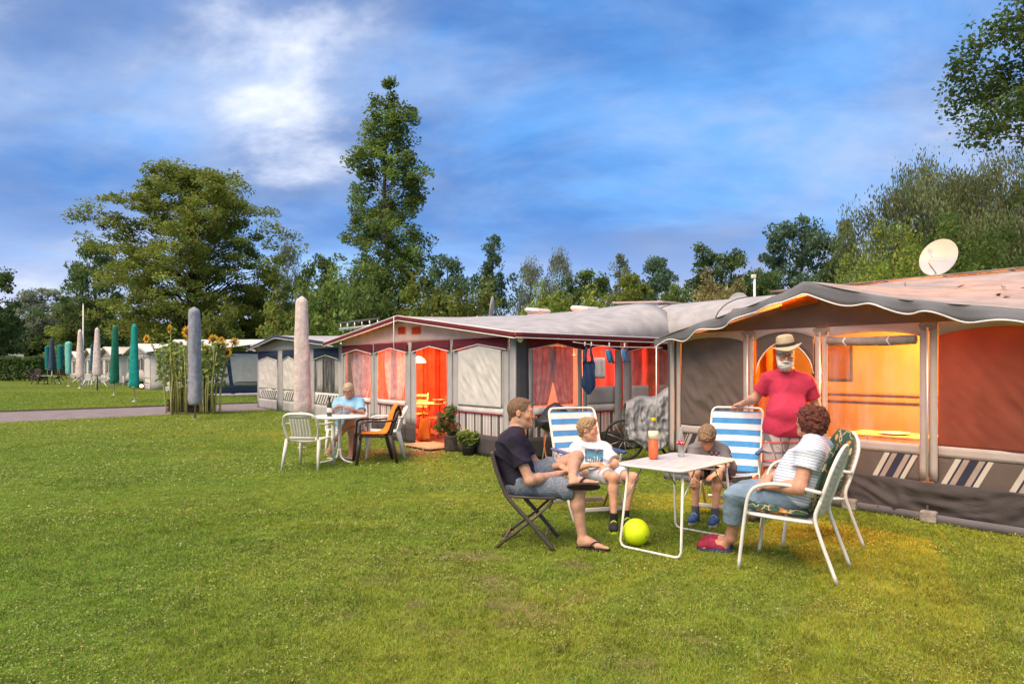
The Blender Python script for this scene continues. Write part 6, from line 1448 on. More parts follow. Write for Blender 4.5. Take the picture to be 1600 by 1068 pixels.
class Head:
    def __init__(s, c, fwd, up=(0, 0, 1), sc_=1.0): s.c = np.array(c, float); s.R = frame(fwd, up); s.k = sc_
    def L(s, x, y, z): return s.c+s.R@(np.array([x, y, z])*s.k)
    def build(s, F, neck, nr=.055, female=False):
        k = s.k; L = s.L; R = s.R
        E = lambda c, r, kk=.02, **a: F.ell(L(*c), np.array(r)*k, R, kk*k, **a)
        K = lambda a, b, ra, rb, kk=.015, **o: F.cone(L(*a), L(*b), ra*k, rb*k, kk*k, **o)
        F.cone(L(0, -.022, -.055), neck, nr*k*.95, nr*k*1.05, .03)
        E((0, -.012, .028), (.075, .094, .088)); E((0, .025, -.035), (.058, .066, .080), .03)
        for x in (-1, 1):
            K((x*.050, -.002, -.055), (x*.012, .062, -.098), .022, .018); E((x*.038, .062, -.026), (.026, .022, .026), .02, tint=(1.06, .90, .88))
            E((x*.077, -.008, -.006), (.009, .018, .028), .006, tint=(1.04, .88, .85)); E((x*.086, -.004, -.004), (.006, .010, .016), .004, op='s'); E((x*.032, .099, .006), (.017, .013, .010), .008, op='s')
            E((x*.032, .081, .003), (.014, .0125, .0115), .004)
        E((0, .074, -.099), (.026, .022, .021)); E((0, .028, -.080), (.052, .056, .038), .03); K((-.034, .083, .024), (.034, .083, .024), .012, .012, .012)
        K((0, .088, .008), (0, .105, -.026), .008, .012, .010, tint=(1.06, .88, .86)); E((0, .097, -.033), (.018, .012, .010), .008, tint=(1.06, .88, .86))
        K((-.020, .085, -.063), (.020, .085, -.063), .0065, .0065, .008, tint=(.98, .74, .72)); K((-.018, .086, -.071), (.018, .086, -.071), .007, .007, .008, tint=(1.0, .72, .70))
    def eyes(s, T, off, col=(.05, .03, .02)):
        m = mat('eye_dark', col, .2, .1, spec=.5); mw = mat('eye_white', (.62, .58, .55), .3, .05)
        for x in (-1, 1):
            mb = MB(); c = Vector(s.L(x*.031, .0795, .003))-off; M = Matrix([list(r) for r in s.R]); 
            mb.lathe([(.0105*s.k*math.sin(math.pi*i/8), -.0105*s.k*math.cos(math.pi*i/8)) for i in range(9)], c, 10, axis=M @ Euler((-math.pi/2, 0, 0)).to_matrix()); e = mb.build('eye', mw, T)
            mb = MB(); mb.lathe([(.006*s.k, .0), (.0055*s.k, .0035*s.k), (.001, .0045*s.k)], Vector(s.L(x*.031, .0875, .002))-off, 10, axis=M @ Euler((-math.pi/2, 0, 0)).to_matrix()); mb.build('iris', m, e)
    def brows(s, T, off, m, z=.026):
        for x in (-1, 1):
            mb = MB(); mb.tube([tuple(Vector(s.L(x*.014, .0925, z-.002))-off), tuple(Vector(s.L(x*.032, .0915, z+.003))-off), tuple(Vector(s.L(x*.048, .080, z-.002))-off)], [.0035, .004, .002], 6); mb.build('eyebrow', m, T)
    def hair(s, T, off, m, face=(.0, .098, -.048, .074, .085, .085), grow=.010, noise=(.006, 90), back=None, extra=None, h=.0055, nape=-.115, sidek=1.0):
        F = Fig(); k = s.k; g = grow
        F.ell(s.L(0, -.014, .030), np.array([.076+g*sidek, .095+g, .089+g])*k, s.R, .01)
        if back: F.ell(s.L(*back[:3]), np.array(back[3:])*k, s.R, .03)
        for e in extra or []: F.ell(s.L(*e[:3]), np.array(e[3:])*k, s.R, .015)
        F.ell(s.L(*face[:3]), np.array(face[3:])*k, s.R, .006, op='s')
        F.cone(s.L(0, .03, -.14), s.L(0, .01, -.075), .11*k, .055*k, .01, op='s')
        if not back:
            for x in (-1, 1): F.ell(s.L(x*.088, .005, -.022), np.array([.03, .034, .042])*k, s.R, .005, op='s')
            F.cone(s.L(-.1, -.06, nape), s.L(.1, -.06, nape), .055*k, .055*k, .01, op='s')
            F.cone(s.L(0, -.052, -.045), s.L(0, -.035, .0), .046*k, .062*k, .02)
        me = F.mesh('hair', h, noise=noise, smooth=0); shift(me, off); return obj('hair', me, m, T)
def shift(me, off):
    me.transform(Matrix.Translation(-Vector(off)))
def hand(F, w, d, n, side, curl=.5, s=1.0, spread=.0, thumb=.0):
    """hand from wrist w along d, palm facing n; side=+1/-1 picks the thumb side"""
    w = np.array(w, float); d = unit(d); n = np.array(n, float); n = unit(n-d*(n@d)); t = np.cross(d, n)*side
    R = np.stack([t, d, n], 1)
    F.ell(w+d*.048*s, np.array([.040, .052, .017])*s, R, .015); F.cone(w-d*.01, w+d*.03*s, .026*s, .024*s, .02)
    for o, L in ((.030, .066), (.010, .076), (-.010, .071), (-.029, .056)):
        p = w+d*.086*s+t*o*s; a = .1; dd = unit(d+t*o*spread*10)
        for f, c in ((.46, .65), (.30, 1.0), (.24, .8)):
            a += curl*c; q = p+(dd*math.cos(a)+n*math.sin(a))*L*f*s; F.cone(p, q, .0086*s, .0078*s, .003, tint=(1.02, .93, .90)); p = q
    p = w+d*.028*s+t*.030*s; q = p+unit(d*.75+t*.62+n*(.35+thumb))*.042*s; F.cone(p-t*.008*s, q, .013*s, .0105*s, .012)
    F.cone(q, q+unit(d*.9+t*.15+n*(.45+thumb))*.032*s, .0105*s, .008*s, .004)
def foot(F, heel, toe, up, s=1.0):
    heel = np.array(heel, float); toe = np.array(toe, float); d = unit(toe-heel); up = np.array(up, float); up = unit(up-d*(up@d)); t = np.cross(d, up); L = np.linalg.norm(toe-heel)
    F.cone(heel+d*.03+up*.032, heel+d*L*.35+up*.045, .032*s, .034*s, .03); F.cone(heel+d*L*.35+up*.05, heel+d*L*.72+up*.024, .034*s, .022*s, .03)
    F.cone(heel+d*L*.62+up*.022+t*.022*s, heel+d*L*.80+up*.018+t*.026*s, .024*s, .016*s, .02); F.cone(heel+d*L*.58+up*.02-t*.022*s, heel+d*L*.74+up*.016-t*.028*s, .022*s, .015*s, .02)
    for i, (o, e, r) in enumerate(((.030, 1.0, .0115), (.012, .985, .0085), (-.003, .95, .008), (-.017, .91, .0075), (-.030, .86, .007))):
        F.cone(heel+d*L*.74+up*.016+t*o*s*.9, heel+d*(L*e-.008)+up*.012+t*o*s, .011*s, r*s, .006)
def shoe(T, off, heel, toe, up, mats, s=1.0, name='shoe', stripe=None, laces=None):
    heel = np.array(heel, float); toe = np.array(toe, float); d = unit(toe-heel); up = np.array(up, float); up = unit(up-d*(up@d)); t = np.cross(d, up); L = np.linalg.norm(toe-heel)
    F = Fig(); F.cone(heel+d*.035+up*.055, heel+d*.045+up*.085, .038*s, .036*s, .02); F.cone(heel+d*.04+up*.045, heel+d*L*.5+up*.05, .040*s, .038*s, .03); F.cone(heel+d*L*.5+up*.048, heel+d*(L-.045)+up*.036, .038*s, .032*s, .03)
    F.cone(heel+d*L*.55+up*.036+t*.014, heel+d*(L-.05)+up*.032+t*.012, .034*s, .030*s, .02)
    R = np.stack([t, d, up], 1); F.ell(heel+d*L*.5-up*.055, (.2, .3, .06), R, .004, op='s')
    me = F.mesh(name, .005); shift(me, off); o = obj(name, me, mats[0], T)
    mb = MB(); pts = []
    for i in range(24):
        a = i/24*2*math.pi; x = math.cos(a); y = math.sin(a); w = (.046 if x > 0 else .039)*s; pts.append(heel+d*(L*.5+x*(L*.5))+t*(y*w*(1-.25*max(0, x)**3)))
    for lo, hi in ((0.0, .022),):
        vs = [Vector(p+up*lo)-off for p in pts]+[Vector(p+up*hi)-off for p in pts]; mb.add(vs, [tuple(range(23, -1, -1)), tuple(range(24, 48))]+[(i, (i+1) % 24, 24+(i+1) % 24, 24+i) for i in range(24)], 0, False)
    mb.build('sole', mats[1], o)
    if len(mats) > 2:
        for i in range(3):
            c = heel+d*L*(.42+.11*i)+up*(.101-.012*i)*1.0; mb = MB(); mb.tube([tuple(Vector(c+t*x*.040*s-up*(x*x)*.040)-off) for x in (-1, -.6, -.2, .2, .6, 1)], .0068, 6, flat=(1.6, .6)); mb.build('shoe_strap', mats[2], o)
    return o
def torso(F, J, g=0.0, hip=.115, waist=.12, chest=.118, sh=.058, low=0.0, belly=None, bust=None):
    P, C, N = (np.array(J[k], float) for k in ('pelvis', 'chest', 'neck')); SL, SR, HL, HR = (np.array(J[k], float) for k in ('SL', 'SR', 'HL', 'HR'))
    lat = unit(SL-SR); w = np.linalg.norm(SL-SR)*.5; hl = unit(HL-HR); up = unit(C-P); mid = (P+C)/2 if 'mid' not in J else np.array(J['mid'], float)
    F.cone(P-hl*.07-up*low, P+hl*.07-up*low, hip+g, hip+g, .04); F.cone(mid-hl*.05, mid+hl*.05, waist+g, waist+g, .07); F.cone(P, mid, hip+g, waist+g, .06)
    F.cone(mid, C, waist+g, chest*.9+g, .06); F.cone(C-lat*w*.48, C+lat*w*.48, chest+g, chest+g, .06)
    F.cone(C+lat*w*.35+up*.05, SL-lat*.01, chest*.7+g, sh+g, .05); F.cone(C-lat*w*.35+up*.05, SR+lat*.01, chest*.7+g, sh+g, .05)
    F.cone(SL, N-up*.02, sh*.95+g, .056+g, .05); F.cone(SR, N-up*.02, sh*.95+g, .056+g, .05)
    if belly is not None: c, r = belly; F.cone(c-hl*.05, c+hl*.05, r+g, r+g, .07)
    for b in bust or []: F.cone(b[0], b[0], b[1]+g, b[1]+g, .05)
def arm(F, S, E, W, ru=.048, re=.038, rw=.026):
    S, E, W = (np.array(x, float) for x in (S, E, W)); F.cone(S, E, ru, re, .03); m = E+(W-E)*.3; F.cone(E, m, re, re*1.02, .03); F.cone(m, W, re*1.02, rw, .03)
def leg(F, H, K, A, rt=.078, rk=.052, rc=.052, ra=.034):
    H, K, A = (np.array(x, float) for x in (H, K, A)); F.cone(H, K, rt, rk, .03)
    d = unit(A-K); th = unit(K-H); bk = -(th-d*(th@d)); bk = bk/(np.linalg.norm(bk)+1e-9); m = K+(A-K)*.30+bk*.016; F.cone(K, m, rk*.96, rc, .03); F.cone(m, A, rc, ra, .03); F.cone(K+th*.012, K+d*.02, rk*.9, rk*.85, .02)
def sleeve(F, S, E, f, r0, r1):
    S = np.array(S, float); E = np.array(E, float); d = unit(E-S); F.cyl(S-d*.02, S+(E-S)*f, r0, r1, .035)
def put(T, off, name, F, m, h=.006, **k):
    me = F.mesh(name, h, **k); shift(me, off); return obj(name, me, m, T)
def skin(name, c): return mat(name, c, .58, .16, 22, .18, 160, .3, attr='tint')
SK_man = skin('skin_tan', (.52, .29, .19)); SK_boy = skin('skin_boy', (.60, .32, .20)); SK_old = skin('skin_old', (.56, .30, .21)); SK_wom = skin('skin_woman', (.56, .28, .185))
def hairm(name, c, c2): return mat(name, c, .6, .3, 90, .5, 260, .3, col2=c2, stretch=(1, 1, .35))
def cloth_m(name, c, var=.1, bump=.35, **k): return mat(name, c, .88, var, 6, bump, 28, .12, **k)
def band_mat(name, c1, c2, axis, freq, duty=.5, extra=None):
    """woven stripes across one object axis"""
    m = mat(name, c1, .88, .06, 8, .3, 40, .12); nt = m.node_tree; N = nt.nodes; L = nt.links; b = N['Principled BSDF']; base = b.inputs['Base Color'].links[0].from_socket
    tc = N.new('ShaderNodeTexCoord')
    def lay(base, axis, freq, duty, col):
        dp = N.new('ShaderNodeVectorMath'); dp.operation = 'DOT_PRODUCT'; L.new(tc.outputs['Object'], dp.inputs[0]); dp.inputs[1].default_value = axis
        mu = N.new('ShaderNodeMath'); mu.operation = 'MULTIPLY'; mu.inputs[1].default_value = freq; L.new(dp.outputs['Value'], mu.inputs[0])
        fr = N.new('ShaderNodeMath'); fr.operation = 'FRACT'; L.new(mu.outputs[0], fr.inputs[0]); lt = N.new('ShaderNodeMath'); lt.operation = 'LESS_THAN'; lt.inputs[1].default_value = duty; L.new(fr.outputs[0], lt.inputs[0])
        mx = N.new('ShaderNodeMix'); mx.data_type = 'RGBA'; L.new(lt.outputs[0], mx.inputs[0]); L.new(base, mx.inputs[6]); mx.inputs[7].default_value = (*col, 1); return mx.outputs[2]
    c = lay(base, axis, freq, duty, c2)
    for e in extra or []: c = lay(c, *e)
    L.new(c, b.inputs['Base Color']); return m
def glasses(T, off, H, m, y=.107, r=(.024, .017), rect=True):
    mb = MB()
    for x in (-1, 1):
        pts = []
        for i in range(20):
            a = i/20*2*math.pi; cx = math.copysign(abs(math.cos(a))**(.5 if rect else 1), math.cos(a)); cz = math.copysign(abs(math.sin(a))**(.5 if rect else 1), math.sin(a)); pts.append(tuple(Vector(H.L(x*.033+cx*r[0], y-.012*abs(x*.033+cx*r[0])/.06, .001+cz*r[1]))-off))
        mb.tube(pts, .0026, 6, closed=True)
        mb.tube([tuple(Vector(H.L(x*.058, y-.010, .008))-off), tuple(Vector(H.L(x*.080, .03, .008))-off), tuple(Vector(H.L(x*.080, -.015, .002))-off)], .0026, 6)
    mb.tube([tuple(Vector(H.L(-.010, y+.002, .004))-off), tuple(Vector(H.L(.010, y+.002, .004))-off)], .0026, 6)
    g = mb.build('glasses', m, T)
    for x in (-1, 1):
        lb = MB(); lb.grid(lambda u, v: tuple(Vector(H.L(x*.033+(u*2-1)*r[0]*.9, y-.008, (v*2-1)*r[1]*.9))-off), 2, 2); lb.build('lens', clear_mat('lens', (.80, .78, .78), .15), g)
def sandal(T, off, heel, toe, up, label='sandal'):
    heel = np.array(heel, float); toe = np.array(toe, float); d = unit(toe-heel); up = np.array(up, float); up = unit(up-d*(up@d)); t = np.cross(d, up); L = np.linalg.norm(toe-heel)+.02; heel = heel-d*.012
    m = mat('flipflop_sole', (.035, .022, .020), .8, .3, 30, .5, 90); mb = MB(); pts = []
    for i in range(28):
        a = i/28*2*math.pi; x = math.cos(a); y = math.sin(a); w = .036+.012*max(0, x); pts.append(heel+d*(L*.5+x*L*.5)+t*(y*w))
    vs = [Vector(p-up*.016)-off for p in pts]+[Vector(p+up*.002)-off for p in pts]; n = 28; mb.add(vs, [tuple(range(n-1, -1, -1)), tuple(range(n, 2*n))]+[(i, (i+1) % n, n+(i+1) % n, n+i) for i in range(n)], 0, False); o = mb.build('sandal', m, T)
    for s in (-1, 1):
        mb = MB(); q = [heel+d*L*.40+t*s*.040+up*.006, heel+d*L*.50+t*s*.040+up*.046, heel+d*L*.62+t*s*.022+up*.056, heel+d*L*.74+t*.010+up*.036, heel+d*L*.78+t*.012+up*.004]
        mb.tube(bez([tuple(Vector(p)-off) for p in q], 5), .007, 6, flat=(1.5, .6)); mb.build('sandal_strap', m, o)

def man_navy():
    off = Vector((.10, 5.80, 0)); T = thing('person', 'man in navy T-shirt and grey shorts sitting with one leg crossed', 'person', off)
    J = dict(pelvis=(.065, 5.80, .545), mid=(.015, 5.80, .68), chest=(.005, 5.80, .815), neck=(.045, 5.80, .960), SR=(.0, 5.615, .895), SL=(.03, 5.985, .895), HR=(.10, 5.70, .52), HL=(.10, 5.90, .52))
    ER, WR = V3(.145, 5.545, .575), V3(.385, 5.70, .600); EL, WL = V3(.235, 5.975, .610), V3(.415, 5.830, .650)
    KR, AR = V3(.545, 5.62, .480), V3(.580, 5.60, .085); KL, AL = V3(.565, 5.97, .705), V3(.500, 5.615, .590)
    F = Fig(); torso(F, J); H = Head((.075, 5.80, 1.108), (1, -.16, -.04), sc_=1.07); H.build(F, J['neck'], .064)
    arm(F, J['SR'], ER, WR, .050, .041, .028); arm(F, J['SL'], EL, WL, .050, .041, .028)
    leg(F, J['HR'], KR, AR, .085, .056, .056, .036); leg(F, J['HL'], KL, AL, .085, .056, .056, .036)
    hand(F, WR, (.85, .45, .1), (-.1, .6, .75), -1, .55); hand(F, WL, (.55, -.75, -.25), (.1, -.2, -1), 1, .5)
    hR, tR = V3(.535, 5.60, .022), V3(.790, 5.535, .022); foot(F, hR, tR, (0, 0, 1)); hL, tL = V3(.455, 5.515, .535), V3(.700, 5.460, .545); uL = (.0, .75, .62); foot(F, hL, tL, uL)
    F.cone(AR, hR+V3(.045, 0, .05), .036, .034, .02); F.cone(AL, hL+V3(.045, .04, .04), .036, .034, .02)
    put(T, off, 'body', F, SK_man, .0055)
    S = Fig(); torso(S, J, .014, low=.0); sleeve(S, J['SR'], ER, .62, .072, .075); sleeve(S, J['SL'], EL, .62, .072, .075); S.cone(J['neck'], H.L(0, -.01, -.08), .066, .066, .008, op='s'); S.ell(np.array(J['neck'])+V3(.075, 0, -.012), (.06, .062, .055), None, .01, op='s')
    put(T, off, 'shirt', S, cloth_m('navy_shirt', (.028, .024, .040), .2), .007, fold=(.012, 26, (.5, .2, 1)))
    B = Fig(); B.cone((.065, 5.73, .53), (.065, 5.87, .53), .128, .128, .04); B.cyl((.07, 5.70, .525), np.array(J['HR'])+(KR-np.array(J['HR']))*.93, .105, .088, .04); B.cyl((.07, 5.90, .525), np.array(J['HL'])+(KL-np.array(J['HL']))*.62, .105, .092, .04)
    put(T, off, 'shorts', B, mat('shorts_grey_print', (.105, .125, .165), .9, .5, 95, .3, 40, .1, col2=(.24, .27, .32)), .007, fold=(.012, 24, (1, .2, .5)))
    hm = hairm('hair_sandy', (.12, .065, .035), (.24, .145, .085)); H.hair(T, off, hm, grow=.0025, noise=(.0015, 150), nape=-.15, sidek=.6, face=(.0, .104, -.022, .080, .082, .106), extra=[(0, .018, .086, .054, .056, .024)]); H.eyes(T, off); H.brows(T, off, hm)
    sandal(T, off, hR, tR, (0, 0, 1)); sandal(T, off, hL, tL, uL)

def boy_white():
    off = Vector((.82, 6.75, 0)); T = thing('person', 'fair-haired boy in printed white T-shirt and pale shorts, looking right', 'person', off)
    J = dict(pelvis=(.835, 6.80, .465), mid=(.805, 6.86, .545), chest=(.785, 6.86, .635), neck=(.765, 6.85, .735), SR=(.650, 6.84, .680), SL=(.915, 6.80, .680), HR=(.755, 6.74, .455), HL=(.905, 6.74, .455))
    ER, WR = V3(.600, 6.66, .50), V3(.765, 6.515, .560); EL, WL = V3(1.020, 6.63, .545), V3(.905, 6.470, .550)
    KR, AR = V3(.945, 6.330, .470), V3(.930, 6.235, .12); KL, AL = V3(1.140, 6.42, .455), V3(1.055, 6.36, .12)
    F = Fig(); torso(F, J, 0, .095, .095, .092, .043); H = Head((.755, 6.81, .872), (.93, -.36, -.02), sc_=.97); H.build(F, J['neck'], .045)
    arm(F, J['SR'], ER, WR, .036, .030, .021); arm(F, J['SL'], EL, WL, .036, .030, .021); leg(F, J['HR'], KR, AR, .068, .046, .043, .029); leg(F, J['HL'], KL, AL, .068, .046, .043, .029)
    hand(F, WR, (.75, -.35, .1), (0, .6, -.8), 1, .6, .82); hand(F, WL, (-.6, -.5, -.35), (-.2, .5, -.9), -1, .5, .82)
    hR, tR = V3(.93, 6.285, 0.0), V3(.915, 6.075, 0.0); hL, tL = V3(1.055, 6.41, 0.0), V3(1.09, 6.20, 0.0)
    F.cone(AR, hR+V3(0, -.045, .06), .03, .03, .02); F.cone(AL, hL+V3(0, -.045, .06), .03, .03, .02)
    put(T, off, 'body', F, SK_boy, .0055)
    S = Fig(); torso(S, J, .014, .095, .097, .092, .046); sleeve(S, J['SR'], ER, .72, .060, .068); sleeve(S, J['SL'], EL, .72, .060, .068); S.cone(J['neck'], H.L(0, 0, -.08), .052, .055, .008, op='s')
    wt = cloth_m('white_shirt', (.70, .69, .70), .05); sh = put(T, off, 'shirt', S, wt, .006, fold=(.010, 30, (.4, .3, 1)))
    # printed picture on the chest: a thin print wrapped on the shirt front
    pm = mat('shirt_print', (.10, .30, .33), .8, .6, 22, .1, 30, .1, col2=(.08, .10, .26)); mb = MB(); cx = Vector((.815, 6.745, .615))
    def prj(u, v): 
        x = .715+.185*u; z = .565+.125*v; bul = -.008*math.sin(math.pi*u); return Vector((x, 6.742+(x-.80)*.0+.15*(.62-z)*-.5+bul, z))-off
    from mathutils.bvhtree import BVHTree
    bv = BVHTree.FromPolygons([v.co for v in sh.data.vertices], [tuple(p.vertices) for p in sh.data.polygons])
    def onshirt(x, z, d=.004):
        h = bv.ray_cast(Vector((x, 6.2, z))-off, Vector((0, 1, 0))); p = h[0] if h[0] is not None else Vector((x, 6.74, z))-off; return p-Vector((0, d, 0))
    mb.grid(lambda u, v: tuple(onshirt(.720+.175*u, .560+.125*v)), 12, 10); pr = mb.build('print', pm, sh)
    lt = MB()
    for i, (x, t0, t1) in enumerate(((.755, 0, .030), (.765, 0, .022), (.775, 0, .030), (.785, .0, .022), (.815, 0, .050), (.832, 0, .050), (.845, .0, .045), (.858, 0, .035), (.745, .01, .016))):
        lt.tube([tuple(onshirt(x, .562+t0, .007)), tuple(onshirt(x+(.008 if i % 2 else -.004), .562+t1, .007))], .0035, 5)
    lt.tube([tuple(onshirt(.742+.013*i, .575+.010*(i % 2), .007)) for i in range(4)], .003, 5)
    lt.build('print_lettering', MATS['stripe_white'], pr)
    bl = MB(); bl.tube([tuple(onshirt(.835+.012*math.cos(a), .668+.012*math.sin(a), .006)) for a in (0, 1, 2, 3, 4, 5)], .006, 6); bl.build('print_bloom', mat('print_pink', (.62, .28, .26), .8), pr)
    B = Fig(); B.cone((.775, 6.80, .455), (.895, 6.80, .455), .105, .105, .04); B.cyl((.765, 6.78, .455), V3(*J['HR'])+(KR-V3(*J['HR']))*.80, .088, .078, .04); B.cyl((.90, 6.78, .455), V3(*J['HL'])+(KL-V3(*J['HL']))*.74, .088, .078, .04)
    put(T, off, 'shorts', B, cloth_m('pale_shorts', (.55, .56, .62), .06), .0065, fold=(.010, 30, (1, .3, .4)))
    hm = hairm('hair_blond', (.26, .16, .08), (.48, .33, .18)); H.hair(T, off, hm, grow=.010, noise=(.007, 85), face=(.0, .102, -.030, .078, .084, .098), extra=[(.0, .050, .092, .055, .04, .026)]); H.eyes(T, off); H.brows(T, off, hm)
    M_bk = mat('shoe_black', (.03, .03, .035), .7, .3, 30); M_ne = mat('shoe_neon', (.60, .78, .04), .6)
    for k, (h, t_, A) in enumerate(((hR, tR, AR), (hL, tL, AL))):
        s = shoe(T, off, h, t_, (0, 0, 1), [M_bk, M_ne, M_ne], .95); C = Fig(); d = unit(A-h-V3(0, 0, .0)); C.cyl(h+V3(0, -.045, .07), A+V3(0, -.0, .045), .036, .037, .01); put(T, off, 'sock', C, mat('sock_black', (.025, .022, .025), .9), .006)

def boy_grey():
    off = Vector((1.95, 6.75, 0)); T = thing('person', 'boy in grey T-shirt and dark shorts hunched over something on his lap', 'person', off)
    f = unit((-.50, -.86, 0)); r = V3(-f[1]*-1, f[0]*-1, 0)
    J = dict(pelvis=(2.10, 6.93, .475), mid=(2.055, 6.895, .555), chest=(1.99, 6.83, .635), neck=(1.945, 6.765, .715), SR=(1.835, 6.865, .660), SL=(2.085, 6.765, .660), HR=(2.005, 6.93, .465), HL=(2.125, 6.855, .465))
    ER, WR = V3(1.735, 6.70, .525), V3(1.715, 6.49, .455); EL, WL = V3(2.070, 6.60, .545), V3(1.925, 6.44, .480)
    KR, AR = V3(1.760, 6.585, .465), V3(1.765, 6.570, .12); KL, AL = V3(1.945, 6.480, .455), V3(1.925, 6.470, .12)
    F = Fig(); torso(F, J, 0, .095, .095, .090, .042); H = Head((1.905, 6.665, .812), (-.34, -.52, -.80), (0, -.2, 1), .96); H.build(F, J['neck'], .045)
    arm(F, J['SR'], ER, WR, .035, .029, .021); arm(F, J['SL'], EL, WL, .035, .029, .021); leg(F, J['HR'], KR, AR, .066, .045, .042, .029); leg(F, J['HL'], KL, AL, .066, .045, .042, .029)
    hand(F, WR, (-.05, -.35, -.8), (.4, .8, 0), 1, .35, .82); hand(F, WL, (-.75, -.5, -.15), (.1, .1, -1), -1, .40, .82)
    hR, tR = V3(1.785, 6.61, 0), V3(1.675, 6.425, 0); hL, tL = V3(1.945, 6.51, 0), V3(1.835, 6.325, 0)
    F.cone(AR, hR+V3(-.02, -.04, .06), .03, .03, .02); F.cone(AL, hL+V3(-.02, -.04, .06), .03, .03, .02)
    put(T, off, 'body', F, SK_boy, .0055)
    S = Fig(); torso(S, J, .014, .095, .097, .090, .045); sleeve(S, J['SR'], ER, .72, .058, .066); sleeve(S, J['SL'], EL, .72, .058, .066); S.cone(J['neck'], H.L(0, -.01, -.08), .050, .050, .008, op='s')
    sh = put(T, off, 'shirt', S, cloth_m('grey_shirt', (.185, .165, .165), .12), .006, fold=(.010, 30, (.4, .3, 1)))
    from mathutils.bvhtree import BVHTree
    bv = BVHTree.FromPolygons([v.co for v in sh.data.vertices], [tuple(p.vertices) for p in sh.data.polygons]); lt = MB()
    for i in range(5):
        for row in range(2):
            x0 = 1.885+.022*i; z0 = .655-.030*row; q = []
            for k in range(5):
                h = bv.ray_cast(Vector((x0+.016*math.cos(k*1.4+i)*.5-.0, 6.2, z0+.010*math.sin(k*1.4+i+row)))-off, Vector((.1, 1, 0)).normalized())
                if h[0] is not None: q.append(tuple(h[0]-Vector((0, .004, 0))))
            if len(q) > 2: lt.tube(q, .0036, 5, mi=(i+row) % 2)
    lt.build('print', [mat('print_darkred', (.16, .02, .03), .8), mat('print_pale', (.55, .50, .50), .8)], sh)
    B = Fig(); B.cone((2.03, 6.97, .46), (2.16, 6.89, .46), .105, .105, .04); B.cyl((2.03, 6.95, .465), V3(*J['HR'])+(KR-V3(*J['HR']))*.86, .085, .074, .04); B.cyl((2.14, 6.88, .465), V3(*J['HL'])+(KL-V3(*J['HL']))*.86, .085, .074, .04)
    put(T, off, 'shorts', B, mat('shorts_dark_print', (.05, .042, .045), .9, .4, 34, .3, 40, .1, col2=(.13, .105, .11)), .0065, fold=(.010, 30, (1, .3, .4)))
    hm = hairm('hair_lightbrown', (.17, .10, .055), (.34, .225, .13)); H.hair(T, off, hm, grow=.013, noise=(.006, 90), extra=[(.0, .060, .080, .055, .04, .026)])
    M_u = mat('shoe_blue', (.05, .10, .20), .7, .3, 20); M_s = mat('shoe_sole', (.55, .52, .50), .7); M_v = mat('shoe_velcro', (.20, .36, .66), .8)
    for h, t_, A in ((hR, tR, AR), (hL, tL, AL)):
        shoe(T, off, h, t_, (0, 0, 1), [M_u, M_s, M_v], .95); C = Fig(); C.cyl(h+V3(-.02, -.04, .07), A+V3(0, 0, .045), .036, .037, .01); put(T, off, 'sock', C, mat('sock_grey', (.10, .10, .115), .9), .006)
    # the flat thing on his lap
    bk = thing('picture_book', 'cream open booklet lying on the lap of the boy in grey', 'book', (1.93, 6.66, .545), math.radians(-28)); mb = MB(); mb.grid(lambda u, v: (-.15+.30*u, -.10+.20*v, .014*abs(math.sin(u*math.pi*2))+.02*v-.01), 12, 6); mb.build('pages', mat('paper_cream', (.66, .56, .44), .8, .15, 12), bk, .008)
    mb = MB(); mb.box((0, 0, -.022), (.31, .21, .008), (.1, 0, 0)); mb.build('cover', mat('book_cover', (.30, .22, .20), .6), bk)

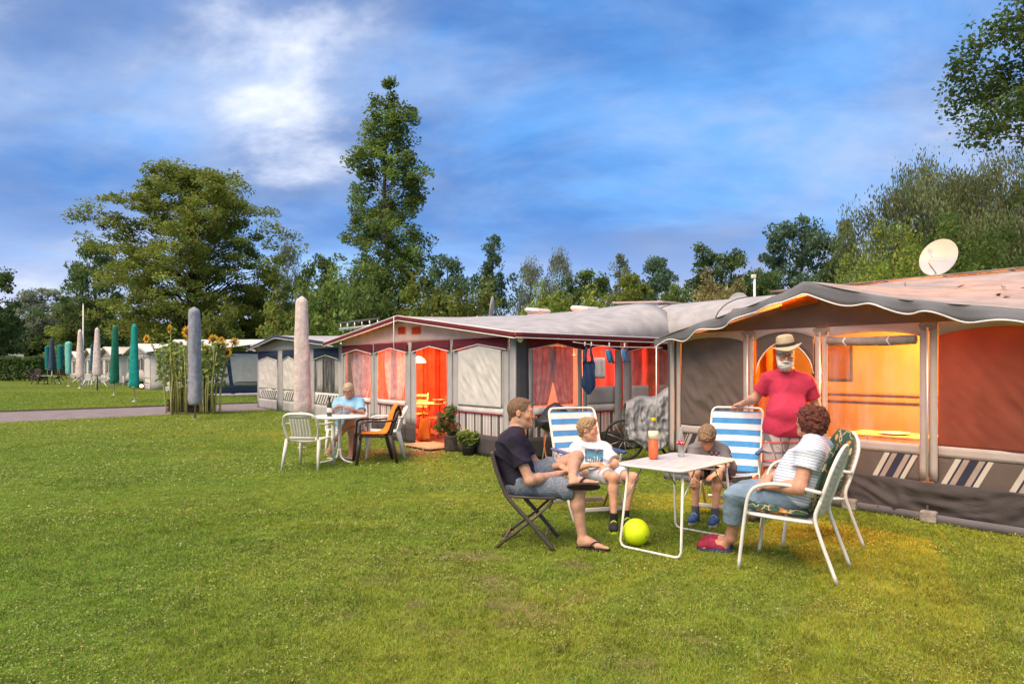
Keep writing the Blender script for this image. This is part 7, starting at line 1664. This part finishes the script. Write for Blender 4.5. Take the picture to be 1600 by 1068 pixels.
def old_man():
    off = Vector((2.72, 6.85, 0)); T = thing('person', 'bearded old man in red T-shirt and straw hat standing at the doorway', 'person', off)
    J = dict(pelvis=(2.755, 6.90, .905), mid=(2.79, 6.915, 1.09), chest=(2.815, 6.96, 1.275), neck=(2.805, 6.965, 1.455), SR=(2.645, 7.00, 1.375), SL=(2.985, 6.93, 1.350), HR=(2.665, 6.92, .875), HL=(2.850, 6.89, .875))
    ER, WR = V3(2.535, 7.13, 1.165), V3(2.490, 7.375, 1.095); EL, WL = V3(3.095, 6.95, 1.09), V3(2.985, 6.76, .90)
    KR, AR = V3(2.59, 6.78, .48), V3(2.42, 6.70, .09); KL, AL = V3(2.85, 6.84, .48), V3(2.86, 6.95, .09)
    F = Fig(); torso(F, J, 0, .112, .116, .106, .052); H = Head((2.755, 6.885, 1.620), (-.22, -.95, -.20), (.06, 0, 1), 1.04); H.build(F, J['neck'], .062)
    arm(F, J['SR'], ER, WR, .054, .045, .031); arm(F, J['SL'], EL, WL, .054, .045, .031); leg(F, J['HR'], KR, AR, .092, .060, .058, .040); leg(F, J['HL'], KL, AL, .092, .060, .058, .040)
    hand(F, WR, (-.32, .80, -.30), (-.2, -.4, -.9), 1, .42, 1.05); hand(F, WL, (-.4, -.5, -.7), (-.8, .4, .2), -1, .4, 1.05)
    hR, tR = V3(2.46, 6.735, 0.0), V3(2.285, 6.535, .0); hL, tL = V3(2.865, 6.99, 0.0), V3(2.80, 6.74, 0.0)
    F.cone(AR, hR+V3(-.03, -.03, .06), .04, .036, .02); F.cone(AL, hL+V3(-.01, -.04, .06), .04, .036, .02)
    put(T, off, 'body', F, SK_old, .0065)
    S = Fig(); torso(S, J, .012, .116, .122, .108, .054, belly=(V3(2.765, 6.84, 1.03), .128)); S.cone((2.69, 6.90, .88), (2.83, 6.88, .88), .154, .154, .05); sleeve(S, J['SR'], ER, .66, .074, .080); sleeve(S, J['SL'], EL, .68, .074, .080); S.cone(J['neck'], H.L(0, -.01, -.08), .068, .068, .008, op='s')
    S.ell((2.755, 6.88, .29), (2.5, 2.5, .50), None, .006, op='s')
    put(T, off, 'shirt', S, cloth_m('red_shirt', (.47, .040, .080), .12), .0075, fold=(.010, 15, (.75, .3, -.6)))
    B = Fig(); B.cone((2.69, 6.91, .86), (2.83, 6.89, .86), .130, .130, .04); B.cyl((2.675, 6.92, .86), KR+V3(0, 0, -.0), .118, .102, .04); B.cyl((2.845, 6.89, .86), KL+V3(0, 0, 0), .118, .102, .04)
    put(T, off, 'shorts', B, band_mat('plaid_shorts', (.34, .27, .26), (.16, .13, .14), (1, .3, 0), 11, .22, [((0, 0, 1), 11, .22, (.15, .12, .13)), ((1, .3, 0), 11, .03, (.50, .44, .42)), ((0, .2, 1), 5.5, .08, (.50, .10, .10))]), .007, fold=(.010, 22, (1, .2, .4)))
    bm = hairm('beard_white', (.58, .54, .50), (.78, .75, .71))
    Bd = Fig(); k = H.k; Bd.ell(H.L(0, .052, -.098), np.array([.066, .052, .056])*k, H.R, .02)
    for x in (-1, 1): Bd.cone(H.L(x*.068, .012, -.030), H.L(x*.045, .055, -.085), .016*k, .028*k, .02); Bd.cone(H.L(x*.006, .104, -.050), H.L(x*.034, .086, -.066), .011*k, .010*k, .008)
    Bd.ell(H.L(0, .110, -.066), np.array([.020, .02, .007])*k, H.R, .004, op='s'); put(T, off, 'beard', Bd, bm, .005, noise=(.004, 110), smooth=0)
    H.hair(T, off, bm, grow=.004, noise=(.003, 110)); H.eyes(T, off); H.brows(T, off, bm); glasses(T, off, H, mat('frame_black', (.02, .015, .015), .3))
    # straw hat, tipped to the man's right
    M = Matrix([list(q) for q in H.R]) @ Euler((.10, .22, 0)).to_matrix(); hc = Vector(H.L(0, -.022, .078))-off
    hat = thing('straw_hat', 'cream straw hat with a dark band on the old man\'s head', 'hat', off+hc)
    mb = MB(); n = 32
    def brim(u, v): a = u*6.283; R = (.088+.066*v)*k; return tuple(M @ Vector((math.cos(a)*R*.95, math.sin(a)*R*1.08, -.010*v+.020*v*v*math.cos(2*a)*1.0+.006*math.sin(a*3)*v)))
    st = mat('straw', (.52, .42, .27), .85, .2, 40, .5, 160, stretch=(1, 1, 3)); mb.grid(brim, n, 6); mb.build('brim', st, hat, .004)
    mb = MB()
    def crown(u, v):
        a = u*6.283; R = np.interp(v, [0, .45, .75, .9, 1], [.090, .084, .074, .050, .004])*k; z = np.interp(v, [0, .45, .75, .9, 1], [0, .065, .098, .108, .094])*k; z -= .014*max(0, v-.6)*abs(math.sin(a))*-1; return tuple(M @ Vector((math.cos(a)*R*.95, math.sin(a)*R*1.1, z)))
    mb.grid(crown, n, 14); mb.build('crown', st, hat, .004)
    mb = MB(); mb.grid(lambda u, v: tuple(M @ Vector((math.cos(u*6.283)*(.0925-.003*v)*k*.95, math.sin(u*6.283)*(.0925-.003*v)*k*1.1, (.004+.030*v)*k))), n, 2); mb.build('hat_band', mat('band_dark', (.05, .035, .035), .8), hat, .004)
    for h, t_ in ((hR, tR), (hL, tL)): shoe(T, off, h, t_, (0, 0, 1), [mat('shoe_brown', (.05, .035, .03), .6), M_dark], 1.05)

def woman_stripes():
    off = Vector((2.10, 5.10, 0)); T = thing('person', 'auburn-haired woman in striped blouse and jeans sitting with folded arms', 'person', off)
    f = V3(-.82, .57, 0); l = V3(-.57, -.82, 0)
    J = dict(pelvis=tuple(V3(2.13, 5.085, .575)), mid=tuple(V3(2.165, 5.06, .68)), chest=tuple(V3(2.205, 5.045, .805)), neck=tuple(V3(2.235, 5.055, .955)), SL=tuple(V3(2.135, 4.895, .890)), SR=tuple(V3(2.345, 5.195, .890)), HL=tuple(V3(2.045, 5.015, .545)), HR=tuple(V3(2.155, 5.175, .545)))
    EL, WL = V3(2.035, 4.835, .640), V3(1.885, 5.035, .620); ER, WR = V3(2.165, 5.35, .690), V3(1.955, 5.215, .640)
    KL, AL = V3(1.745, 5.33, .500), V3(1.755, 5.46, .13); KR, AR = V3(1.870, 5.49, .510), V3(1.79, 5.58, .13)
    F = Fig(); torso(F, J, 0, .130, .135, .118, .056); H = Head((2.232, 5.10, 1.085), (-.62, .76, .10), sc_=.97); H.build(F, J['neck'], .052)
    arm(F, J['SL'], EL, WL, .056, .046, .028); arm(F, J['SR'], ER, WR, .056, .046, .028); leg(F, J['HL'], KL, AL, .095, .065, .058, .038); leg(F, J['HR'], KR, AR, .095, .065, .058, .038)
    hand(F, WL, (-.35, .85, .1), (.5, .3, -.8), 1, .5, .92); hand(F, WR, (-.55, -.45, -.60), (.3, .2, -.7), -1, .35, .92)
    hL, tL = V3(1.745, 5.50, .012), V3(1.515, 5.60, .012); hR, tR = V3(1.80, 5.62, .012), V3(1.60, 5.76, .012)
    F.cone(AL, hL+V3(-.035, .02, .05), .038, .034, .02); F.cone(AR, hR+V3(-.03, .02, .05), .038, .034, .02); foot(F, hL, tL, (0, 0, 1), .92); foot(F, hR, tR, (0, 0, 1), .92)
    put(T, off, 'body', F, SK_wom, .006)
    S = Fig(); bust = [(V3(*J['chest'])+f*.085+l*s*.075-V3(0, 0, .035), .088) for s in (-1, 1)]
    torso(S, J, .015, .132, .142, .118, .058, belly=(V3(*J['mid'])+f*.05-V3(0, 0, .03), .125), bust=bust); sleeve(S, J['SL'], EL, .50, .078, .084); sleeve(S, J['SR'], ER, .50, .078, .084); S.cone(J['neck'], H.L(0, 0, -.08), .062, .065, .008, op='s'); S.ell(V3(*J['neck'])+f*.075-V3(0, 0, .02), (.062, .062, .07), None, .01, op='s')
    put(T, off, 'blouse', S, band_mat('striped_blouse', (.66, .68, .72), (.33, .42, .56), (.25, .10, 1), 46, .32), .0065, fold=(.009, 24, (.5, .3, .7)))
    B = Fig(); B.cone((2.09, 5.05, .555), (2.17, 5.14, .555), .145, .145, .04); K_ = .60
    for Hp, K, A in ((J['HL'], KL, AL), (J['HR'], KR, AR)):
        B.cone(V3(*Hp), K, .115, .078, .03); B.cyl(K-unit(A-K)*.01, K+(A-K)*K_, .084, .082, .03)
    put(T, off, 'jeans', B, cloth_m('faded_denim', (.20, .28, .37), .22, .5), .007, fold=(.010, 26, (.5, .2, 1)))
    hm = hairm('hair_auburn', (.060, .015, .010), (.17, .050, .030)); H.hair(T, off, hm, grow=.020, noise=(.011, 58), back=(0, -.030, -.010, .098, .092, .105), face=(0, .112, -.050, .076, .085, .090))
    H.eyes(T, off)
    ms = [mat('slipper_red', (.30, .025, .06), .85, .2, 30, .3), mat('slipper_sole', (.04, .06, .16), .7)]
    for h, t_ in ((hL, tL), (hR, tR)): 
        F2 = Fig(); d = unit(t_-h); t2 = np.cross(d, V3(0, 0, 1)); F2.cone(h+d*.05+V3(0, 0, .03), h+d*.14+V3(0, 0, .04), .042, .046, .02); F2.cone(h+d*.14+V3(0, 0, .04), h+d*.215+V3(0, 0, .028), .046, .036, .02); F2.ell(h+d*.12-V3(0, 0, .055), (.3, .3, .06), None, .004, op='s'); F2.ell(h+d*.03+V3(0, 0, .10), (.055, .055, .062), None, .01, op='s')
        sl = put(T, off, 'slipper', F2, ms[0], .005); mb = MB(); pts = [h+d*(.115+.135*math.cos(i/20*6.283))+t2*(.044*math.sin(i/20*6.283)) for i in range(20)]
        vs = [Vector(p+V3(0, 0, -.012))-off for p in pts]+[Vector(p+V3(0, 0, .030))-off for p in pts]; mb.add(vs, [tuple(range(19, -1, -1)), tuple(range(20, 40))]+[(i, (i+1) % 20, 20+(i+1) % 20, 20+i) for i in range(20)], 0, False); mb.build('sole', ms[1], sl)

def reader():
    off = Vector((-2.80, 11.6, 0)); T = thing('person', 'blonde woman in a pale blue dress reading at the round table', 'person', off)
    J = dict(pelvis=(-2.80, 11.68, .56), mid=(-2.80, 11.70, .68), chest=(-2.79, 11.71, .82), neck=(-2.79, 11.70, .965), SR=(-2.975, 11.70, .895), SL=(-2.605, 11.70, .895), HR=(-2.89, 11.62, .54), HL=(-2.71, 11.62, .54))
    ER, WR = V3(-3.02, 11.50, .70), V3(-2.93, 11.30, .80); EL, WL = V3(-2.53, 11.50, .70), V3(-2.64, 11.28, .78)
    KR, AR = V3(-2.62, 11.20, .55), V3(-2.62, 11.13, .10); KL, AL = V3(-2.62, 11.18, .665), V3(-2.82, 10.98, .33)
    F = Fig(); torso(F, J, 0, .135, .14, .12, .056); H = Head((-2.785, 11.62, 1.095), (-.05, -.95, -.25), sc_=.98); H.build(F, J['neck'], .052)
    arm(F, J['SR'], ER, WR, .054, .044, .028); arm(F, J['SL'], EL, WL, .054, .044, .028); leg(F, J['HR'], KR, AR, .095, .064, .058, .038); leg(F, J['HL'], KL, AL, .095, .064, .058, .038)
    hand(F, WR, (.5, -.4, .3), (.5, .5, .3), -1, .5, .92); hand(F, WL, (-.5, -.4, .3), (-.5, .5, .3), 1, .5, .92); hR, tR = V3(-2.62, 11.17, .02), V3(-2.60, 10.93, .02); foot(F, hR, tR, (0, 0, 1), .92); hL, tL = V3(-2.85, 10.97, .27), V3(-2.93, 10.82, .10); foot(F, hL, tL, (0, -.5, .6), .92)
    F.cone(AR, hR+V3(0, -.04, .05), .038, .034, .02); F.cone(AL, hL+V3(0, -.02, .04), .038, .034, .02); put(T, off, 'body', F, SK_wom, .007)
    S = Fig(); torso(S, J, .012, .14, .142, .112, .052, belly=(V3(-2.80, 11.60, .66), .13), bust=[(V3(-2.87, 11.615, .79), .09), (V3(-2.71, 11.615, .79), .09)])
    sleeve(S, J['SR'], ER, .75, .066, .082); sleeve(S, J['SL'], EL, .75, .066, .082); S.cyl(J['HR'], V3(*J['HR'])+(KR-V3(*J['HR']))*.80, .125, .105, .05); S.cyl(J['HL'], V3(*J['HL'])+(KL-V3(*J['HL']))*.72, .125, .115, .05); S.cone(J['neck'], H.L(0, 0, -.08), .07, .07, .01, op='s')
    put(T, off, 'dress', S, cloth_m('pale_blue_dress', (.24, .46, .62), .08), .0075, fold=(.014, 22, (.6, .2, .8)))
    H.hair(T, off, hairm('hair_ashblond', (.34, .23, .13), (.60, .47, .32)), grow=.012, noise=(.003, 60), back=(0, -.032, -.035, .086, .076, .105), face=(0, .112, -.045, .074, .085, .082)); H.eyes(T, off); glasses(T, off, H, mat('frame_grey', (.12, .11, .11), .4))
    mg = thing('magazine', 'dark glossy magazine held open by the reading woman', 'magazine', (-2.77, 11.22, .76), .15)
    for s, nm in ((-1, 'left_page'), (1, 'right_page')):
        mb = MB(); mb.grid(lambda u, v: (s*(.005+.15*u), -.10+.14*v-.04*math.sin(u*2.2)+.06*u, .02+.12*v-.05-.03*u), 8, 6); mb.build(nm, mat('magazine_print', (.05, .05, .07), .35, .8, 9, 0, 1, .4, col2=(.22, .19, .18)), mg, .004)
    for h, t_, u in ((hR, tR, (0, 0, 1)), (hL, tL, (0, -.5, .6))): 
        heel = np.array(h); d = unit(np.array(t_)-heel); u = unit(np.array(u, float)-d*(np.array(u, float)@d)); t2 = np.cross(d, u); mb = MB(); pts = [heel+d*(.12+.135*math.cos(i/20*6.283))+t2*(.044*math.sin(i/20*6.283)) for i in range(20)]
        vs = [Vector(p-u*.014)-off for p in pts]+[Vector(p+u*.002)-off for p in pts]; mb.add(vs, [tuple(range(19, -1, -1)), tuple(range(20, 40))]+[(i, (i+1) % 20, 20+(i+1) % 20, 20+i) for i in range(20)], 0, False); mb.build('sandal', mat('sandal_pale', (.45, .40, .30), .7), T)

# ------------------------------------------------------------------ build everything
brown_tent(); red_tent(); other_tents()
build_trees()
make_grass()
furniture()
for fn in (man_navy, boy_white, boy_grey, old_man, woman_stripes, reader): fn()
